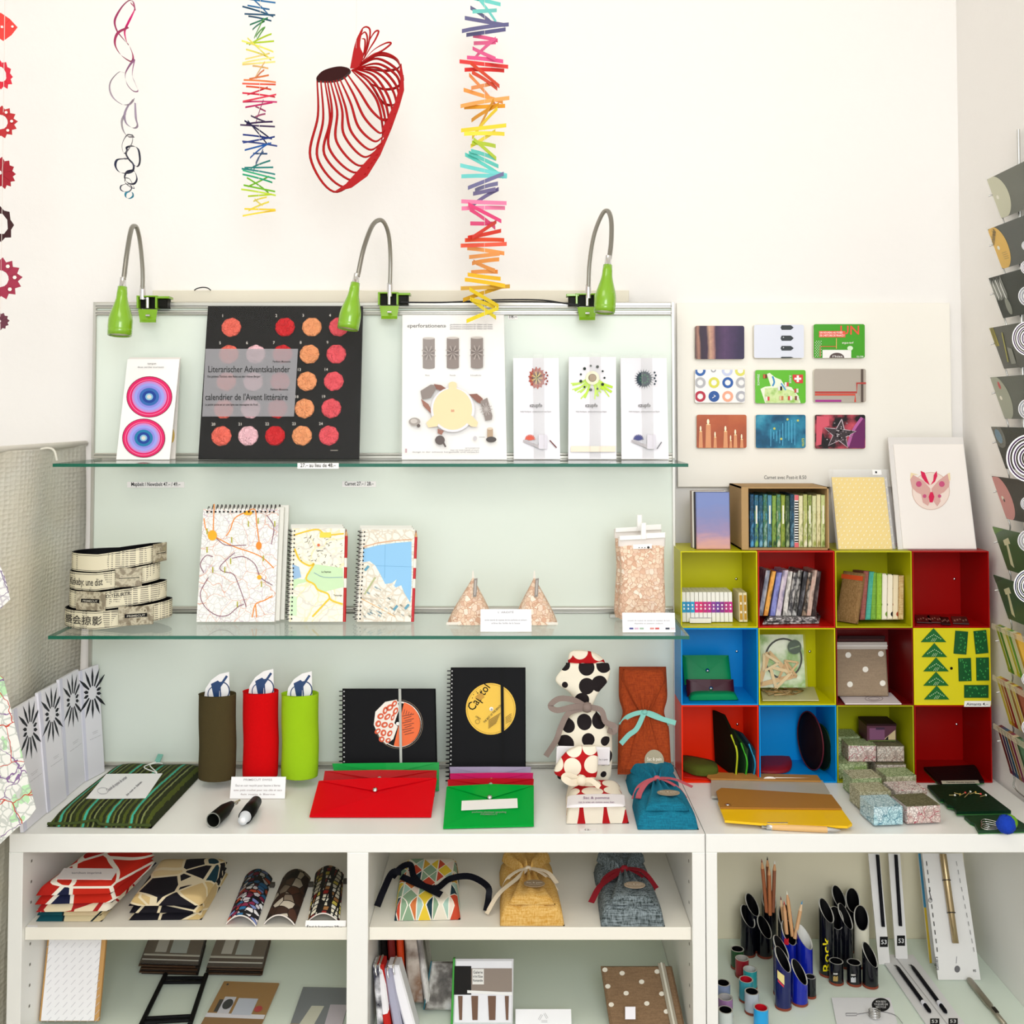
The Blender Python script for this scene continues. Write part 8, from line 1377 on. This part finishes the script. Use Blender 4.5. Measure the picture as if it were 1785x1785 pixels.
# concentric ring mobile at the right edge
t = thing('ring_mobile', 'mobile of white and plum concentric paper rings at right edge', 'mobile'); D = 1.55
for k, (cx, cy, R_) in enumerate(((1791, 428, 9), (1793, 466, 13), (1794, 516, 18), (1796, 590, 31), (1794, 713, 18), (1797, 799, 42), (1792, 878, 12), (1794, 943, 19), (1798, 1022, 30), (1794, 1184, 12), (1796, 1268, 14))):
    mb = M(); c = W(cx, cy, D)
    for j in range(4):
        r1 = R_/F*D*(1-.24*j); r0 = r1 - R_/F*D*.15; y = .0015*j
        for (ra, rb, cc, yy) in ((r1, r1-(r1-r0)*.35, '#f6f4f6', 0), (r1-(r1-r0)*.35, r0+(r1-r0)*.2, '#3a1c44' if k % 2 else '#1c2048', .0), (r0+(r1-r0)*.2, r0, '#f6f4f6', 0)):
            n = 48; L2 = [[c + V((r*cos(2*pi*q/n), h, r*sin(2*pi*q/n))) for q in range(n)] for r, h in ((ra, 0), (rb, 0), (rb, .0012), (ra, .0012))]; mb.rings(L2, C(cc, .5), False, False, True)
    obj('paper_rings', mb, t)
mb = M(); mb.tube([W(1795, 380, D), W(1796, 1285, D)], .0004, C('#e8e4e8'), 4); mb.tube([W(1795, 380, D), V((W(1795, 380, D).x, D, CEIL))], .0004, C('#e8e4e8'), 4); obj('thread', mb, t)
# ================================================================ card rack on the right wall
RACK = t = thing('card_rack', 'wall rack of bent silver wire pockets holding picture cards', 'rack'); SL = C('#c8c8c4', .25, .8)
XRK = .905; RY = [313, 400, 485, 572, 658, 744, 830, 918, 1002, 1090, 1180, 1265]
def rackpt(py_at_edge, dy, drop, lean=0.): 
    """top-left corner of a tier is seen at x=1727; dy metres toward the room, drop metres down"""
    D = XRK/((1727-VX)/F); 
    p = W(1727, py_at_edge, D); return V((XRK + lean, p.y - dy, p.z - drop))
for y in RY:
    mb = M(); a = rackpt(y+28, -.004, 0, .004); mb.tube(catmull([a + V((-.0, 0, 0)), a + V((.008, -.004, .0)), a + V((.014, -.010, -.02)), a+V((.022, -.018, -.060)), a + V((.026, -.02, -.085)), a+V((.03, -.16, -.087))]), .0016, SL, 6); obj('wire_pocket', mb, t)
mb = M(); 
for dy in (.05, .2): mb.tube([V((.938, 1.93-dy, .84)), V((.938, 1.93-dy, 2.05))], .003, SL, 8)
obj('upright', mb, t)
mb = M()
CARDS = [('#5c5c50', 'grey card with a large pale cream record label', '#d0ceb4'), ('#34362e', 'dark card with a yellow record label', '#e8b84c'), ('#2c2c28', 'black and white geometric card', None), ('#3c3a30', 'dark card with yellow lattice', None), ('#484c40', 'grey card with a pale round label and red spot', '#a8ab98'), ('#302e26', 'dark card with a small blue disc', None), ('#30261e', 'dark card with a rosy record label', '#d8908c'), ('#1c5412', 'green card with a cream ribbon shape, upper one', None), ('#06481a', 'deep green card with a cream ribbon shape, lower one', None)]
for k, (bc, lab, lc) in enumerate(CARDS):
    y = RY[k]; a = rackpt(y, 0, 0); lean = .018; h = .078; bl = a + V((lean, -.018, -h)); br = a + V((lean, -.018-.15, -h)); fr = Fr(bl, br, a); mb = M(); mb.fbox(fr, 0, 0, 1, 1, -.0015, 0, C(bc, .35)); 
    def el(ca, cb, ra, rb, m, a0=0, a1=2*pi, n=30, h_=None): h_ = mb.hh(None); mb.add([fr.p(max(0, ca+ra*cos(a0+(a1-a0)*q/n)), min(1, max(0, cb+rb*sin(a0+(a1-a0)*q/n))), h_) for q in range(n)], [tuple(range(n))], m)
    if lc: el(.10, .5, .24 if k else .28, .52, C(lc, .5)); el(.10, .5, .03, .05, C('#f0ecdc'))
    if k == 1:
        vs, fs, w = text2d('columbia'); mb.add([fr.p(.02 + x/w*.16 - yv*.05, .58 + x/w*.3 + yv*.22, .0012) for x, yv in vs], fs, C('#3a2c14')); 
        for j in range(4): mb.rect(fr, .14, .2+.05*j, .26, .215+.05*j, C('#b8903c'))
    if k == 2:
        for j in range(7): mb.poly(fr, [(.0+.045*j, .9-.08*(j % 3)), (.03+.045*j, .98-.05*(j % 2)), (.05+.045*j, .55-.06*(j % 3)), (.02+.045*j, .42)], C('#d8d8d4' if j % 2 else '#8a8a84'))
        el(.25, .25, .06, .2, C('#8a8c80'))
    if k == 3:
        mb.rect(fr, 0, .55, .10, 1, C('#b8a83c')); 
        for j in range(4): mb.poly(fr, [(.02*j, .55), (.02*j+.006, .55), (.02*j+.03, 1), (.02*j+.022, 1)], C('#4a4a28'))
        mb.poly(fr, [(.16, .15), (.19, .15), (.30, .85), (.27, .85)], C('#a8a040')); mb.poly(fr, [(.24, .1), (.36, .1), (.38, .45), (.28, .5)], C('#8a8a80'))
    if k == 4: el(.17, .8, .03, .09, C('#d05050'))
    if k == 5: el(.12, .78, .08, .17, C('#3a8ab8')); el(.12, .8, .16, .3, film('#a0a090', .3), 0)
    if k == 6: el(.12, .45, .02, .04, C('#3a1c1c'))
    if k >= 7: mb.poly(fr, [(.17, .72), (.34, .82), (.34, .68), (.28, .66), (.22, .1), (.15, .16), (.22, .62), (.17, .60)], C('#dcd8b0')); mb.poly(fr, [(0, .82), (.2, .95), (.3, 1), (0, 1)], C('#5a8a24' if k == 7 else '#1a3a1c'))
    cardo = one('picture_card', mb, lab + ' in the wall rack', 'card', 'picture cards in the wall rack')
    mb = M(); f2 = Fr(fr.p(0, -.0, .0022), fr.p(1, 0, .0022), fr.p(0, 1.06, .0022)); mb.fbox(f2, -.01, 0, 1, 1, -.0001, 0, film('#e8f4e8', .03, 'cellophane', .2, .06)); obj('clear_sleeve', mb, cardo)
FC = [['#8a9a1c', '#3a7a20', '#e8e0a0', '#b8b830', '#5a9a2c', '#d8d8b0', '#c89a30'], ['#c8b430', '#b0701c', '#8a1c14', '#c8c88a', '#9a6a2c', '#d8c050', '#7a3a1c'], ['#6a1c2c', '#3a2c5a', '#1c4a6a', '#8a5a2c', '#7a1c4a', '#c8b49a', '#3a5a3c']]
TN = ['yellow and green', 'orange and brown', 'plum and blue']
for r in range(3):
    for j in range(7):
        y = RY[9+r]; a = rackpt(y, .004+.0115*j, .004*j*0); lean = .018; bl = a + V((lean, -.012, -.082)); fr = Fr(bl, bl + V((0.0, -.0105, 0)), a + V((0, .002, 0))); mb = M(); mb.fbox(fr, 0, 0, 1, 1, -.010, 0, C(FC[r][j], .4)); mb.rect(fr, .05, .1, .25, .98, C('#e8e4c8', .5)); one('paper_card', mb, '%s striped card edge, %s from the wall side of the %s fan' % (('olive', 'green', 'pale', 'mustard', 'leaf', 'cream', 'gold')[j] if r == 0 else ('ochre', 'rust', 'dark red', 'sand', 'brown', 'yellow', 'chestnut')[j] if r == 1 else ('wine', 'indigo', 'steel blue', 'tan', 'plum', 'beige', 'moss')[j], ('first', 'second', 'third', 'fourth', 'fifth', 'sixth', 'seventh')[j], ('top', 'middle', 'bottom')[r]), 'card', 'card fans in the wall rack')
    mb = M(); a = rackpt(RY[9+r], -.002, -.004, -.004); mb.box(a.x, a.y-.17, a.z-.010, a.x+.002, a.y, a.z, film('#e8dcc0', .3, 'plastic', .2, .2)); obj('plastic_lip', mb, RACK)
# ================================================================ hanging maps at the left edge
MP = Mmap('#f4f4ee', '#a8b0a8', '#c8503c', '#8a6a9a', 70, 20, .07, .015, '#bfe8b8')
def hangmap(lab, pts, D, m):
    L_ = [W(x, y, D) for x, y in pts]; n = len(L_); mb = M(); mb.add(L_ + [p+V((0, .0012, 0)) for p in L_], [tuple(range(n)), tuple(range(2*n-1, n-1, -1))] + [(k, n+k, n+(k+1) % n, (k+1) % n) for k in range(n)], m); return one('map_sheet', mb, lab, 'map', 'hanging map sheets')
hangmap('green tinted map sheet hanging at the left edge beside brochures', [(-60, 1480), (-20, 1478), (0, 1472), (25, 1448), (52, 1425), (63, 1410), (55, 1380), (40, 1320), (20, 1240), (6, 1182), (0, 1178), (-60, 1170)], 1.62, MP)
hangmap('small map corner hanging at the left edge beside the curtain', [(-60, 1075), (0, 1062), (18, 1045), (10, 1010), (0, 985), (-60, 960)], 1.62, Mmap('#f4f2f0', '#a8a0b0', '#8a7a9a', '#8a7a9a', 70, 20, .07, .015))
rebase()
